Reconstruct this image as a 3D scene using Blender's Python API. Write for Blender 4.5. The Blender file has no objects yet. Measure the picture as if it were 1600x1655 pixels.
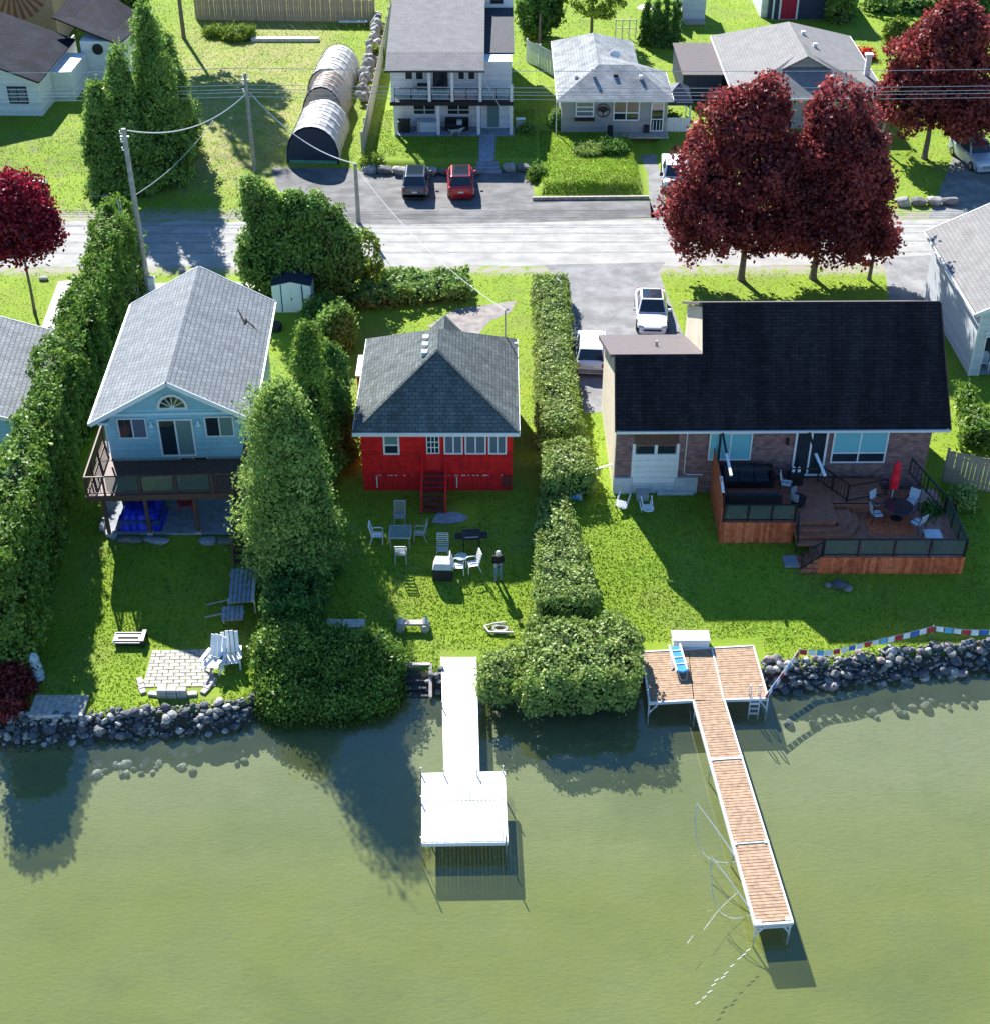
import bpy, math, random
import numpy as np
from mathutils import Vector, Matrix
random.seed(7); RNG = np.random.default_rng(11)
S = bpy.context.scene; C = S.collection
R = math.radians
# ------------------------------------------------------------ camera, sky, sun, exposure
CAMH = 41.5; PITCH = 35.6; FPX = 2346.0
cam = bpy.data.objects.new('camera', bpy.data.cameras.new('camera')); C.objects.link(cam)
cam.location = (0, 0, CAMH); cam.rotation_euler = (R(90 - PITCH), 0, 0)
cam.data.sensor_width = 36; cam.data.sensor_fit = 'VERTICAL'; cam.data.sensor_height = 36
cam.data.lens = 36 * FPX / 1655.0; cam.data.clip_end = 6000; cam.data.clip_start = 1
S.camera = cam
SUN = Vector((-0.356 * 0.816, 0.934 * 0.816, 0.578)).normalized()
w = bpy.data.worlds.new('World'); S.world = w; w.use_nodes = True
nt = w.node_tree; nt.nodes.clear()
sk = nt.nodes.new('ShaderNodeTexSky'); sk.sky_type = 'NISHITA'; sk.sun_disc = False
sk.sun_elevation = math.asin(SUN.z); sk.sun_rotation = math.atan2(SUN.x, SUN.y); sk.air_density = 1.3; sk.dust_density = 0.0; sk.ozone_density = 6
bg = nt.nodes.new('ShaderNodeBackground'); bg.inputs[1].default_value = 0.068
wo = nt.nodes.new('ShaderNodeOutputWorld'); tn = nt.nodes.new('ShaderNodeMix'); tn.data_type = 'RGBA'; tn.blend_type = 'MULTIPLY'; tn.inputs[0].default_value = 1; tn.inputs[7].default_value = (.68, .92, 1.12, 1); nt.links.new(sk.outputs[0], tn.inputs[6]); nt.links.new(tn.outputs[2], bg.inputs[0]); nt.links.new(bg.outputs[0], wo.inputs[0])
sl = bpy.data.lights.new('sun', 'SUN'); sl.energy = 5.0; sl.angle = R(0.5); sl.color = (1, 0.98, 0.94)
so = bpy.data.objects.new('sun', sl); C.objects.link(so); so.rotation_euler = SUN.to_track_quat('Z', 'Y').to_euler(); so.location = (0, 0, 80)
S.view_settings.view_transform = 'Standard'; S.view_settings.look = 'None'; S.view_settings.exposure = 1.4; S.view_settings.gamma = 1

# ------------------------------------------------------------ terrain and picking
WATER = -1.8
LAWN = -1.1
def sstep(v, a, b):
    t = min(1, max(0, (v - a) / (b - a))); return t * t * (3 - 2 * t)
_cp, _sp = math.cos(R(PITCH)), math.sin(R(PITCH))
def G(px, py, z=0.0):
    u = (px - 800) / FPX; v = -(py - 827.5) / FPX
    r = (u, _cp + v * _sp, -_sp + v * _cp); t = (z - CAMH) / r[2]
    return Vector((r[0] * t, r[1] * t, z))
_sh = [G(*p, LAWN) for p in [(-300, 1150), (0, 1160), (150, 1153), (330, 1143), (400, 1132), (440, 1090), (560, 1075), (650, 1072), (715, 1082), (775, 1070), (900, 1065), (1030, 1062), (1060, 1070), (1220, 1078), (1300, 1074), (1400, 1062), (1600, 1042), (2000, 1042)]]
def shore(x):
    return float(np.interp(x, [p.x for p in _sh], [p.y for p in _sh]))
def hgt(x, y):
    z = -1.1 * (1 - sstep(y, 48.5, 58.5))
    s = shore(x)
    if y < s: z = LAWN - 1.25 * sstep(s - y, 0, 1.6)
    if y > 94:
        if -10.3 < x < 3.3: z += 0.5 * sstep(y, 101.0, 101.3)
        elif -17.5 < x <= -10.3: z += 0.5 * sstep(y, 101.3, 103.5)
        elif 3.3 <= x < 10.3: z += 0.55 * sstep(y, 96, 97.2) + .35 * max(0, 1 - ((x - 6.9) / 3.4) ** 2) * max(0, 1 - ((y - 99) / 3.2) ** 2) + .1 * sstep(y, 101, 104)
        elif 10.3 <= x < 12.4: z += 0.5 * sstep(y, 105, 107.5)
        elif x > 31: z += 0.5 * sstep(y, 107, 112)
        else: z += 0.5 * sstep(y, 99, 106)
    return z
def T(px, py, dz=0):
    z = 0
    for _ in range(12):
        g = G(px, py, z); z = hgt(g.x, g.y)
    return Vector((g.x, g.y, z + dz))
def hat(g, py):
    a, b = 0, 25
    for _ in range(40):
        m = (a + b) / 2; Z = g.z + m - CAMH
        d = g.y * _cp - Z * _sp; v = g.y * _sp + Z * _cp
        if 827.5 - FPX * v / d > py: a = m
        else: b = m
    return a

# ------------------------------------------------------------ materials
def mat(name, col, rough=0.8, metal=0.0, var=0.15, vs=3.0, bump=0.0, bs=20.0, spec=0.3, kind=None, col2=None, **k):
    m = bpy.data.materials.new(name); m.use_nodes = True; t = m.node_tree; N = t.nodes; L = t.links
    b = N['Principled BSDF']; b.inputs['Roughness'].default_value = rough; b.inputs['Metallic'].default_value = metal
    b.inputs['Specular IOR Level'].default_value = spec
    if kind == 'shingle': b.inputs['Specular IOR Level'].default_value = .05
    tc = N.new('ShaderNodeTexCoord')
    src = tc.outputs['UV'] if kind else tc.outputs['Object']
    nz = N.new('ShaderNodeTexNoise'); nz.inputs['Scale'].default_value = vs; nz.inputs['Detail'].default_value = 6; L.new(tc.outputs['Object'], nz.inputs[0])
    rp = N.new('ShaderNodeMapRange'); rp.inputs[1].default_value = 0.3; rp.inputs[2].default_value = 0.7
    rp.inputs[3].default_value = 1 - var; rp.inputs[4].default_value = 1 + var; L.new(nz.outputs[0], rp.inputs[0])
    mx = N.new('ShaderNodeMix'); mx.data_type = 'RGBA'; mx.blend_type = 'MULTIPLY'; mx.inputs[0].default_value = 1
    c = (*col, 1)
    mx.inputs[6].default_value = c; L.new(rp.outputs[0], mx.inputs[7]); out = mx.outputs[2]; hsrc = None
    if kind in ('shingle', 'brick', 'paver'):
        bt = N.new('ShaderNodeTexBrick'); L.new(src, bt.inputs[0]); bt.inputs['Scale'].default_value = 1
        bt.inputs['Color1'].default_value = c; bt.inputs['Color2'].default_value = (*(col2 or tuple(v * 0.75 for v in col)), 1)
        bt.inputs['Mortar'].default_value = (*k.get('mortar', tuple(v * 0.45 for v in col)), 1)
        bt.inputs['Brick Width'].default_value = k.get('bw', .4); bt.inputs['Row Height'].default_value = k.get('rh', .22)
        bt.inputs['Mortar Size'].default_value = k.get('ms', .018); bt.inputs['Mortar Smooth'].default_value = 0.3
        L.new(bt.outputs[0], mx.inputs[6]); hsrc = bt.outputs[1]; inv = True
    elif kind in ('siding', 'boards', 'ribs'):
        sp = N.new('ShaderNodeSeparateXYZ'); L.new(src, sp.inputs[0])
        ma = N.new('ShaderNodeMath'); ma.operation = 'MULTIPLY'; ma.inputs[1].default_value = 1 / k.get('rh', .13)
        L.new(sp.outputs[1 if kind == 'siding' else 0], ma.inputs[0])
        fr = N.new('ShaderNodeMath'); fr.operation = 'FRACT'; L.new(ma.outputs[0], fr.inputs[0])
        r2 = N.new('ShaderNodeMapRange'); r2.inputs[1].default_value = 0; r2.inputs[2].default_value = .18
        r2.inputs[3].default_value = k.get('dk', .6); r2.inputs[4].default_value = 1; L.new(fr.outputs[0], r2.inputs[0])
        m2 = N.new('ShaderNodeMix'); m2.data_type = 'RGBA'; m2.blend_type = 'MULTIPLY'; m2.inputs[0].default_value = 1
        L.new(mx.outputs[2], m2.inputs[6]); L.new(r2.outputs[0], m2.inputs[7]); out = m2.outputs[2]; hsrc = fr.outputs[0]; inv = False
        fl = N.new('ShaderNodeMath'); fl.operation = 'FLOOR'; L.new(ma.outputs[0], fl.inputs[0])
        wn = N.new('ShaderNodeTexWhiteNoise'); wn.noise_dimensions = '1D'; L.new(fl.outputs[0], wn.inputs['W'])
        r3 = N.new('ShaderNodeMapRange'); r3.inputs[3].default_value = 1 - k.get('bv', .08); r3.inputs[4].default_value = 1 + k.get('bv', .08); L.new(wn.outputs[0], r3.inputs[0])
        m3 = N.new('ShaderNodeMix'); m3.data_type = 'RGBA'; m3.blend_type = 'MULTIPLY'; m3.inputs[0].default_value = 1
        L.new(out, m3.inputs[6]); L.new(r3.outputs[0], m3.inputs[7]); out = m3.outputs[2]
    if k.get('wear'):
        mpw = N.new('ShaderNodeMapping'); mpw.inputs['Scale'].default_value = k.get('ws', (.5, .5, .5)); L.new(src, mpw.inputs[0])
        nw = N.new('ShaderNodeTexNoise'); nw.inputs['Scale'].default_value = 1; nw.inputs['Detail'].default_value = 7; nw.inputs['Roughness'].default_value = .65; L.new(mpw.outputs[0], nw.inputs[0])
        rw = N.new('ShaderNodeMapRange'); rw.inputs[1].default_value = .42; rw.inputs[2].default_value = .62; rw.inputs[3].default_value = 1 - k['wear']; rw.inputs[4].default_value = 1 + k['wear'] * .6; L.new(nw.outputs[0], rw.inputs[0])
        mw = N.new('ShaderNodeMix'); mw.data_type = 'RGBA'; mw.blend_type = 'MULTIPLY'; mw.inputs[0].default_value = 1; L.new(out, mw.inputs[6]); L.new(rw.outputs[0], mw.inputs[7]); out = mw.outputs[2]
    L.new(out, b.inputs['Base Color'])
    if bump or hsrc:
        bp = N.new('ShaderNodeBump'); bp.inputs['Strength'].default_value = bump or .5; bp.inputs['Distance'].default_value = 0.03
        if hsrc is not None:
            if inv: bp.invert = True
            L.new(hsrc, bp.inputs['Height'])
        else:
            n2 = N.new('ShaderNodeTexNoise'); n2.inputs['Scale'].default_value = bs; n2.inputs['Detail'].default_value = 4; L.new(tc.outputs['Object'], n2.inputs[0]); L.new(n2.outputs[0], bp.inputs['Height'])
        L.new(bp.outputs[0], b.inputs['Normal'])
    return m
def leafmat(name, c1, c2, trans=0.35, patch=None):
    m = bpy.data.materials.new(name); m.use_nodes = True; t = m.node_tree; N = t.nodes; L = t.links; N.clear()
    at = N.new('ShaderNodeAttribute'); at.attribute_name = 'rnd'
    cr = N.new('ShaderNodeMix'); cr.data_type = 'RGBA'; cr.inputs[6].default_value = (*c1, 1); cr.inputs[7].default_value = (*c2, 1); L.new(at.outputs['Fac'], cr.inputs[0])
    out = cr.outputs[2]
    tc = N.new('ShaderNodeTexCoord'); nz = N.new('ShaderNodeTexNoise'); nz.inputs['Scale'].default_value = .8; nz.inputs['Detail'].default_value = 3; L.new(tc.outputs['Object'], nz.inputs[0])
    rp = N.new('ShaderNodeMapRange'); rp.inputs[1].default_value = .3; rp.inputs[2].default_value = .7; rp.inputs[3].default_value = .75; rp.inputs[4].default_value = 1.25; L.new(nz.outputs[0], rp.inputs[0])
    mm = N.new('ShaderNodeMix'); mm.data_type = 'RGBA'; mm.blend_type = 'MULTIPLY'; mm.inputs[0].default_value = 1; L.new(out, mm.inputs[6]); L.new(rp.outputs[0], mm.inputs[7]); out = mm.outputs[2]
    d = N.new('ShaderNodeBsdfDiffuse'); tr = N.new('ShaderNodeBsdfTranslucent'); g = N.new('ShaderNodeBsdfGlossy'); g.inputs['Roughness'].default_value = .45
    g.inputs[0].default_value = (.9, .9, .9, 1)
    L.new(out, d.inputs[0]); L.new(out, tr.inputs[0])
    a = N.new('ShaderNodeMixShader'); a.inputs[0].default_value = trans; L.new(d.outputs[0], a.inputs[1]); L.new(tr.outputs[0], a.inputs[2])
    b = N.new('ShaderNodeMixShader'); b.inputs[0].default_value = .02; L.new(a.outputs[0], b.inputs[1]); L.new(g.outputs[0], b.inputs[2])
    o = N.new('ShaderNodeOutputMaterial'); L.new(b.outputs[0], o.inputs[0]); return m
def glass(name, col, rough=.05, alpha=None):
    m = bpy.data.materials.new(name); m.use_nodes = True; b = m.node_tree.nodes['Principled BSDF']
    b.inputs['Base Color'].default_value = (*col, 1); b.inputs['Roughness'].default_value = rough; b.inputs['Specular IOR Level'].default_value = .8
    if alpha is not None: b.inputs['Alpha'].default_value = alpha
    return m
M = {}
M['white'] = mat('white_paint', (.78, .78, .76), .5, var=.06)
M['whitewall'] = mat('white_siding', (.74, .75, .76), .6, kind='siding', rh=.2, dk=.8, var=.05)
M['bluewall'] = mat('blue_siding', (.36, .64, .74), .6, kind='siding', rh=.16, dk=.66, var=.06, bv=.07, wear=.08, ws=(.8, .5, 1))
M['bluetrim'] = mat('pale_blue_trim', (.58, .78, .84), .5, var=.04)
M['red'] = mat('red_painted_boards', (.80, .014, .016), .65, kind='siding', rh=.18, dk=.68, var=.18, bv=.12, wear=.18, ws=(1.2, .6, 1))
M['redplain'] = mat('red_paint', (.74, .015, .018), .6, var=.15)
M['darkred'] = mat('worn_red_step', (.16, .03, .03), .7, var=.3)
M['sh_grey'] = mat('light_grey_shingle', (.27, .285, .295), .85, kind='shingle', col2=(.21, .225, .235), bw=.33, rh=.24, ms=.022, var=.08, wear=.12, ws=(1.4, .25, 1))
M['sh_green'] = mat('grey_green_shingle', (.16, .18, .175), .85, kind='shingle', col2=(.11, .125, .122), bw=.33, rh=.2, ms=.02, var=.12, wear=.2, ws=(1.4, .25, 1))
M['sh_brown'] = mat('dark_brown_shingle', (.036, .030, .036), .85, kind='shingle', col2=(.024, .021, .026), bw=.45, rh=.17, ms=.02, var=.15, wear=.3, ws=(1.1, .2, 1))
M['sh_taupe'] = mat('taupe_shingle', (.26, .25, .24), .85, kind='shingle', col2=(.23, .222, .215), bw=.33, rh=.24, ms=.012, var=.1, vs=1.2, bump=.3)
M['sh_pale'] = mat('weathered_pale_shingle', (.32, .33, .33), .85, kind='shingle', col2=(.25, .265, .27), bw=.33, rh=.24, ms=.014, var=.28, vs=1.0, bump=.3)
M['sh_dark'] = mat('shaded_charcoal_shingle', (.018, .022, .036), .8, kind='shingle', col2=(.011, .014, .024), bw=.33, rh=.24, ms=.02, var=.5, vs=.8)  # tree shade over the roof is put into this dark, patchy colour
M['rolled'] = mat('pinkish_grey_roofing', (.115, .095, .095), .85, var=.12, bump=.2)
M['tar'] = mat('dark_roofing_felt', (.05, .052, .06), .8, var=.2, bump=.2)
M['tanwall'] = mat('cream_siding', (.62, .54, .40), .7, kind='boards', rh=.3, dk=.85, var=.1)
M['brick'] = mat('brown_red_brick', (.40, .19, .17), .85, kind='brick', col2=(.20, .10, .10), mortar=(.16, .13, .13), bw=.34, rh=.13, ms=.02, var=.25)
M['block'] = mat('painted_block', (.46, .50, .52), .8, var=.15, bump=.3)
M['concrete'] = mat('concrete', (.42, .41, .38), .85, var=.15, bump=.2)
M['paleconc'] = mat('pale_concrete', (.60, .58, .55), .85, var=.12, bump=.15)
M['asph'] = mat('driveway_asphalt', (.225, .222, .218), .9, wear=.22, ws=(.8, .8, .8), var=.2, vs=.6, bump=.4, bs=60)
M['asph2'] = mat('parking_asphalt', (.165, .16, .155), .9, wear=.3, ws=(.5, .9, .9), var=.2, vs=.5, bump=.4, bs=50)
M['dirt'] = mat('bare_gravel_dirt', (.26, .23, .21), .95, var=.3, vs=2, bump=.5, bs=20)
M['greywall'] = mat('grey_siding', (.34, .34, .34), .7, kind='siding', rh=.22, dk=.8, var=.06)
M['garagewall'] = mat('pale_grey_siding', (.62, .65, .68), .7, kind='siding', rh=.2, dk=.85, var=.05)
M['darkwall'] = mat('navy_siding', (.035, .045, .09), .6, kind='siding', rh=.2, dk=.7)
M['door_red'] = mat('crimson_door', (.35, .01, .04), .5, var=.05)
M['black'] = mat('black_metal', (.018, .018, .02), .45, var=.1)
M['dark'] = mat('dark_interior', (.02, .02, .022), .8)
M['darkwood'] = mat('dark_brown_stained_wood', (.11, .06, .045), .6, var=.3, vs=6, bump=.2)
M['deckwood'] = mat('wet_brown_deck_board', (.36, .13, .08), .3, var=.3, vs=4, bump=.2, spec=.5)
M['redwood'] = mat('red_cedar_skirting_board', (.58, .13, .05), .65, var=.35, vs=5, bump=.2)
M['redwood2'] = mat('red_cedar_board_dark', (.46, .10, .04), .65, var=.35, vs=5, bump=.2); M['redwood3'] = mat('red_cedar_board_light', (.66, .17, .07), .65, var=.3, vs=5, bump=.2)
M['dock'] = mat('tan_dock_plank', (.37, .245, .155), .75, var=.28, vs=5, bump=.3)
M['alum'] = mat('white_aluminium', (.72, .74, .76), .35, metal=.2, var=.05)
M['whiteplank'] = mat('white_dock_plank', (.66, .66, .64), .7, var=.12, vs=6)
M['whiteplank2'] = mat('white_dock_plank_worn', (.56, .56, .54), .7, var=.15, vs=6)
M['oldwood'] = mat('weathered_grey_wood', (.42, .37, .32), .85, var=.3, vs=5, bump=.3)
M['palewood'] = mat('pale_bleached_wood', (.60, .56, .50), .8, var=.15, vs=5, bump=.2)
M['fence'] = mat('tan_fence_board', (.40, .30, .22), .85, var=.25, vs=4, bump=.3)
M['pole'] = mat('grey_utility_pole', (.34, .32, .29), .85, var=.25, vs=4, bump=.3)
M['bark'] = mat('grey_brown_bark', (.16, .13, .11), .9, var=.35, vs=8, bump=.6)
M['steel'] = mat('dull_steel', (.45, .46, .48), .35, metal=.7, var=.1)
M['wire'] = mat('pale_wire', (.55, .55, .55), .5)
M['tarpw'] = mat('pale_tarp', (.58, .55, .50), .5, var=.12, vs=1.5, bump=.4, bs=5)
M['tarpb'] = mat('tan_tarp', (.46, .36, .27), .6, var=.15, vs=1.5, bump=.4, bs=5)
M['tarpdark'] = mat('navy_door_cloth', (.03, .04, .07), .6, var=.2)
M['bluetarp'] = mat('bright_blue_tarp', (.01, .03, .55), .4, var=.25, vs=3, bump=.6, bs=6)
M['teal'] = mat('teal_plastic', (.08, .32, .55), .3, var=.05)
M['blueplastic'] = mat('dark_blue_plastic', (.03, .07, .20), .4)
M['plastic'] = mat('white_plastic', (.82, .83, .84), .35, var=.03)
M['seatmesh'] = mat('pale_green_sling', (.40, .50, .48), .6, var=.05)
M['grey_and_shaded'] = mat('grey_and_shaded_frame', (.40, .43, .44), .4, metal=.3, var=.1)  # grey parts; on white chairs it puts the cottage shade into the colour
M['slate'] = mat('bluish_slab_stone', (.26, .29, .33), .8, var=.25, vs=3, bump=.3)
M['pave'] = mat('cream_paver', (.40, .37, .33), .85, var=.2, vs=6, bump=.3)
M['cushion'] = mat('dark_cushion', (.04, .05, .06), .8)
M['feather'] = mat('dark_feather', (.012, .01, .01), .95)
M['charcoal'] = mat('charcoal_cover', (.02, .022, .025), .6, bump=.3, bs=6)
M['skin'] = mat('skin', (.55, .33, .24), .6); M['hair'] = mat('grey_hair', (.65, .63, .60), .8)
M['jacket'] = mat('black_jacket', (.012, .013, .016), .7, bump=.3); M['jeans'] = mat('blue_jeans', (.12, .20, .33), .8, bump=.2)
M['fur'] = mat('cream_grey_fur', (.45, .40, .34), .9, bump=.5, var=.3)
M['umb'] = mat('red_cloth', (.75, .01, .03), .6); M['flagb'] = mat('blue_flag', (.05, .14, .50), .7); M['flagw'] = mat('white_flag', (.75, .76, .78), .7); M['flagr'] = mat('red_flag', (.50, .03, .05), .7); M['flagt'] = mat('light_blue_flag', (.12, .42, .68), .7)
M['reddk'] = mat('red_plastic', (.40, .02, .03), .4)
M['mural1'] = mat('cream_mural', (.55, .36, .24), .8, var=.1); M['mural2'] = mat('rust_mural', (.38, .12, .10), .8, var=.1); M['muralg'] = mat('green_mural', (.10, .30, .22), .8)
M['gl_dark'] = glass('dark_window_glass', (.02, .03, .04)); M['gl_blue'] = glass('window_with_teal_blind', (.20, .52, .58), .15)
M['gl_green'] = glass('window_with_grey_curtain', (.16, .26, .24), .15); M['gl_grey'] = glass('window_with_lace', (.14, .17, .22), .15)
M['gl_rail'] = glass('smoked_railing_glass', (.10, .15, .13), .08, alpha=.42); M['gl_pink'] = glass('window_with_brown_blind', (.22, .14, .12), .2)
M['gl_railb'] = glass('clear_railing_glass', (.25, .40, .45), .08, alpha=.35)
M['tyre'] = mat('tyre_rubber', (.015, .015, .015), .8); M['rim'] = mat('wheel_rim', (.4, .4, .42), .3, metal=.8)
def carpaint(n, c):
    m = mat(n, c, .25, var=.02, spec=.6); m.node_tree.nodes['Principled BSDF'].inputs['Coat Weight'].default_value = .8; return m
M['c_white'] = carpaint('white_car_paint', (.80, .81, .83)); M['c_grey'] = carpaint('grey_car_paint', (.10, .11, .12)); M['c_red'] = carpaint('red_car_paint', (.50, .008, .012)); M['c_silver'] = carpaint('pale_blue_car_paint', (.42, .48, .55))
M['lampw'] = glass('headlamp_lens', (.5, .52, .55), .1); M['lampr'] = glass('tail_lamp_lens', (.3, .01, .01), .15)
for nme, c in (('st_grey', (.19, .185, .175)), ('st_pale', (.36, .34, .31)), ('st_dark', (.09, .095, .105)), ('st_pink', (.27, .21, .20)), ('st_wet', (.13, .14, .12))):
    M[nme] = mat(nme.replace('st_', '') + '_stone', c, .8, var=.35, vs=2.5, bump=.5, bs=6)
M['cedar'] = leafmat('cedar_leaf', (.045, .13, .022), (.17, .30, .055), .35)
M['cedarb'] = leafmat('bright_cedar_leaf', (.06, .16, .022), (.26, .37, .055), .35)
M['hedge'] = leafmat('hedge_leaf', (.13, .23, .04), (.42, .50, .14), .3)
M['shrub'] = leafmat('shrub_leaf', (.09, .20, .035), (.33, .46, .10), .38)
M['feathery'] = leafmat('feathery_cedar_leaf', (.12, .24, .045), (.42, .52, .13), .38)
M['maple'] = leafmat('purple_maple_leaf', (.06, .015, .022), (.50, .10, .085), .42)
M['maple2'] = leafmat('crimson_maple_leaf', (.06, .008, .018), (.48, .02, .05), .4)
M['lime'] = leafmat('light_green_leaf', (.12, .2, .02), (.28, .36, .05), .35)
M['flower'] = leafmat('red_flower_leaf', (.5, .01, .02), (.7, .03, .02), .3); M['rustb'] = leafmat('rust_red_shrub_leaf', (.12, .015, .02), (.3, .05, .04), .3)
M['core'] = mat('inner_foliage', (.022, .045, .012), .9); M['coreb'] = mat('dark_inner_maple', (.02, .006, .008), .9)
M['grassb'] = leafmat('grass_blade', (.155, .27, .018), (.25, .37, .03), .4)
M['drygrass'] = leafmat('dry_grass_blade', (.20, .22, .05), (.42, .40, .14), .4)

# ------------------------------------------------------------ mesh helpers
class MB:
    def __init__(s): s.v = []; s.f = []; s.m = []; s.mi = 0
    def add(s, vs, fs):
        n = len(s.v); s.v += [tuple(p) for p in vs]; s.f += [tuple(i + n for i in f) for f in fs]; s.m += [s.mi] * len(fs); return s
    def hexa(s, p): return s.add(p, [(0, 3, 2, 1), (4, 5, 6, 7), (0, 1, 5, 4), (1, 2, 6, 5), (2, 3, 7, 6), (3, 0, 4, 7)])
    def box(s, x0, x1, y0, y1, z0, z1):
        return s.hexa([(x0, y0, z0), (x1, y0, z0), (x1, y1, z0), (x0, y1, z0), (x0, y0, z1), (x1, y0, z1), (x1, y1, z1), (x0, y1, z1)])
    def beam(s, a, b, w, h, up=(0, 0, 1)):
        a = Vector(a); b = Vector(b); d = (b - a).normalized(); u = Vector(up)
        if abs(d.dot(u)) > .98: u = Vector((0, 1, 0))
        x = d.cross(u).normalized() * w / 2; z = x.cross(d).normalized() * h / 2
        return s.hexa([a - x - z, a + x - z, b + x - z, b - x - z, a - x + z, a + x + z, b + x + z, b - x + z])
    def tube(s, pts, r, n=6, cap=True):
        pts = [Vector(p) for p in pts]; rs = r if isinstance(r, (list, tuple)) else [r] * len(pts); vs = []; fs = []
        for i, p in enumerate(pts):
            d = (pts[min(i + 1, len(pts) - 1)] - pts[max(i - 1, 0)]).normalized()
            u = Vector((0, 0, 1)) if abs(d.z) < .9 else Vector((0, 1, 0)); x = d.cross(u).normalized(); y = d.cross(x)
            vs += [p + (x * math.cos(k * 2 * math.pi / n) + y * math.sin(k * 2 * math.pi / n)) * rs[i] for k in range(n)]
        for i in range(len(pts) - 1):
            for k in range(n): fs.append((i * n + k, i * n + (k + 1) % n, (i + 1) * n + (k + 1) % n, (i + 1) * n + k))
        if cap: fs.append(tuple(range(n))[::-1]); fs.append(tuple((len(pts) - 1) * n + k for k in range(n)))
        return s.add(vs, fs)
    def lathe(s, c, prof, n=16):
        c = Vector(c); vs = []; fs = []
        for r, z in prof: vs += [c + Vector((r * math.cos(k * 2 * math.pi / n), r * math.sin(k * 2 * math.pi / n), z)) for k in range(n)]
        for i in range(len(prof) - 1):
            for k in range(n): fs.append((i * n + k, i * n + (k + 1) % n, (i + 1) * n + (k + 1) % n, (i + 1) * n + k))
        fs.append(tuple(range(n))[::-1]); fs.append(tuple((len(prof) - 1) * n + k for k in range(n)))
        return s.add(vs, fs)
    def slab(s, pts, th):                       # thick panel, thickness hangs below the given top face
        pts = [Vector(p) for p in pts]; nrm = (pts[1] - pts[0]).cross(pts[2] - pts[0]).normalized()
        if nrm.z < 0: pts = pts[::-1]; nrm = -nrm
        n = len(pts); lo = [p - nrm * th for p in pts]
        return s.add(pts + lo, [tuple(range(n)), tuple(range(2 * n - 1, n - 1, -1))] + [(i, i + n, (i + 1) % n + n, (i + 1) % n) for i in range(n)])
    def prism(s, poly, z0, z1):
        a = sum(poly[i][0] * poly[(i + 1) % len(poly)][1] - poly[(i + 1) % len(poly)][0] * poly[i][1] for i in range(len(poly)))
        if a < 0: poly = poly[::-1]
        n = len(poly); vs = [(p[0], p[1], z0) for p in poly] + [(p[0], p[1], z1) for p in poly]
        return s.add(vs, [tuple(range(n))[::-1], tuple(range(n, 2 * n))] + [(i, (i + 1) % n, (i + 1) % n + n, i + n) for i in range(n)])
    def wallpoly(s, pts, y0, y1):               # polygon in xz extruded along y
        n = len(pts); vs = [(p[0], y0, p[1]) for p in pts] + [(p[0], y1, p[1]) for p in pts]
        return s.add(vs, [tuple(range(n)), tuple(range(n, 2 * n))[::-1]] + [(i, i + n, (i + 1) % n + n, (i + 1) % n) for i in range(n)])
    def mesh(s, name, mats, smooth=False):
        me = bpy.data.meshes.new(name); me.from_pydata(s.v, [], s.f)
        for m in (mats if isinstance(mats, list) else [mats]): me.materials.append(m)
        if isinstance(mats, list): me.polygons.foreach_set('material_index', s.m)
        uv = me.uv_layers.new(name='UVMap').data; li = 0
        for p in me.polygons:
            nr = p.normal; u = Vector((0, 0, 1)).cross(nr)
            u = Vector((1, 0, 0)) if u.length < .05 else u.normalized(); v = nr.cross(u)
            for i in p.loop_indices:
                co = me.vertices[me.loops[i].vertex_index].co; uv[i].uv = (co.dot(u), co.dot(v))
        if smooth: me.polygons.foreach_set('use_smooth', [True] * len(me.polygons))
        me.update(); return me
    def build(s, name, mats, parent=None, smooth=False, loc=None):
        o = bpy.data.objects.new(name, s.mesh(name, mats, smooth)); C.objects.link(o)
        if parent is not None: o.parent = parent
        if loc is not None: o.location = loc
        return o
def tag(o, label=None, cat=None, group=None, kind=None):
    if label: o['label'] = label
    if cat: o['category'] = cat
    if group: o['group'] = group
    if kind: o['kind'] = kind
    return o
def thing(name, label, cat, loc=(0, 0, 0), rz=0, group=None):
    o = bpy.data.objects.new(name, None); C.objects.link(o); o.location = loc; o.rotation_euler = (0, 0, rz); o.empty_display_size = .3
    return tag(o, label, cat, group)
def inst(me, name, parent=None, loc=(0, 0, 0), rot=(0, 0, 0), scale=(1, 1, 1)):
    o = bpy.data.objects.new(name, me); C.objects.link(o); o.parent = parent; o.location = loc; o.rotation_euler = rot; o.scale = scale; return o
def dup(root, loc, rz, label, group=None):
    def cp(o, par):
        c = o.copy(); C.objects.link(c); c.parent = par
        for ch in list(o.children): cp(ch, c)
        return c
    r = cp(root, None); r.location = loc; r.rotation_euler = (0, 0, rz); r['label'] = label
    if group: r['group'] = group
    return r
def struct(name, mb, m): return tag(mb.build(name, m), kind='structure')
def B(x0, x1, y0, y1, z0, z1): return MB().box(x0, x1, y0, y1, z0, z1)

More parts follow.
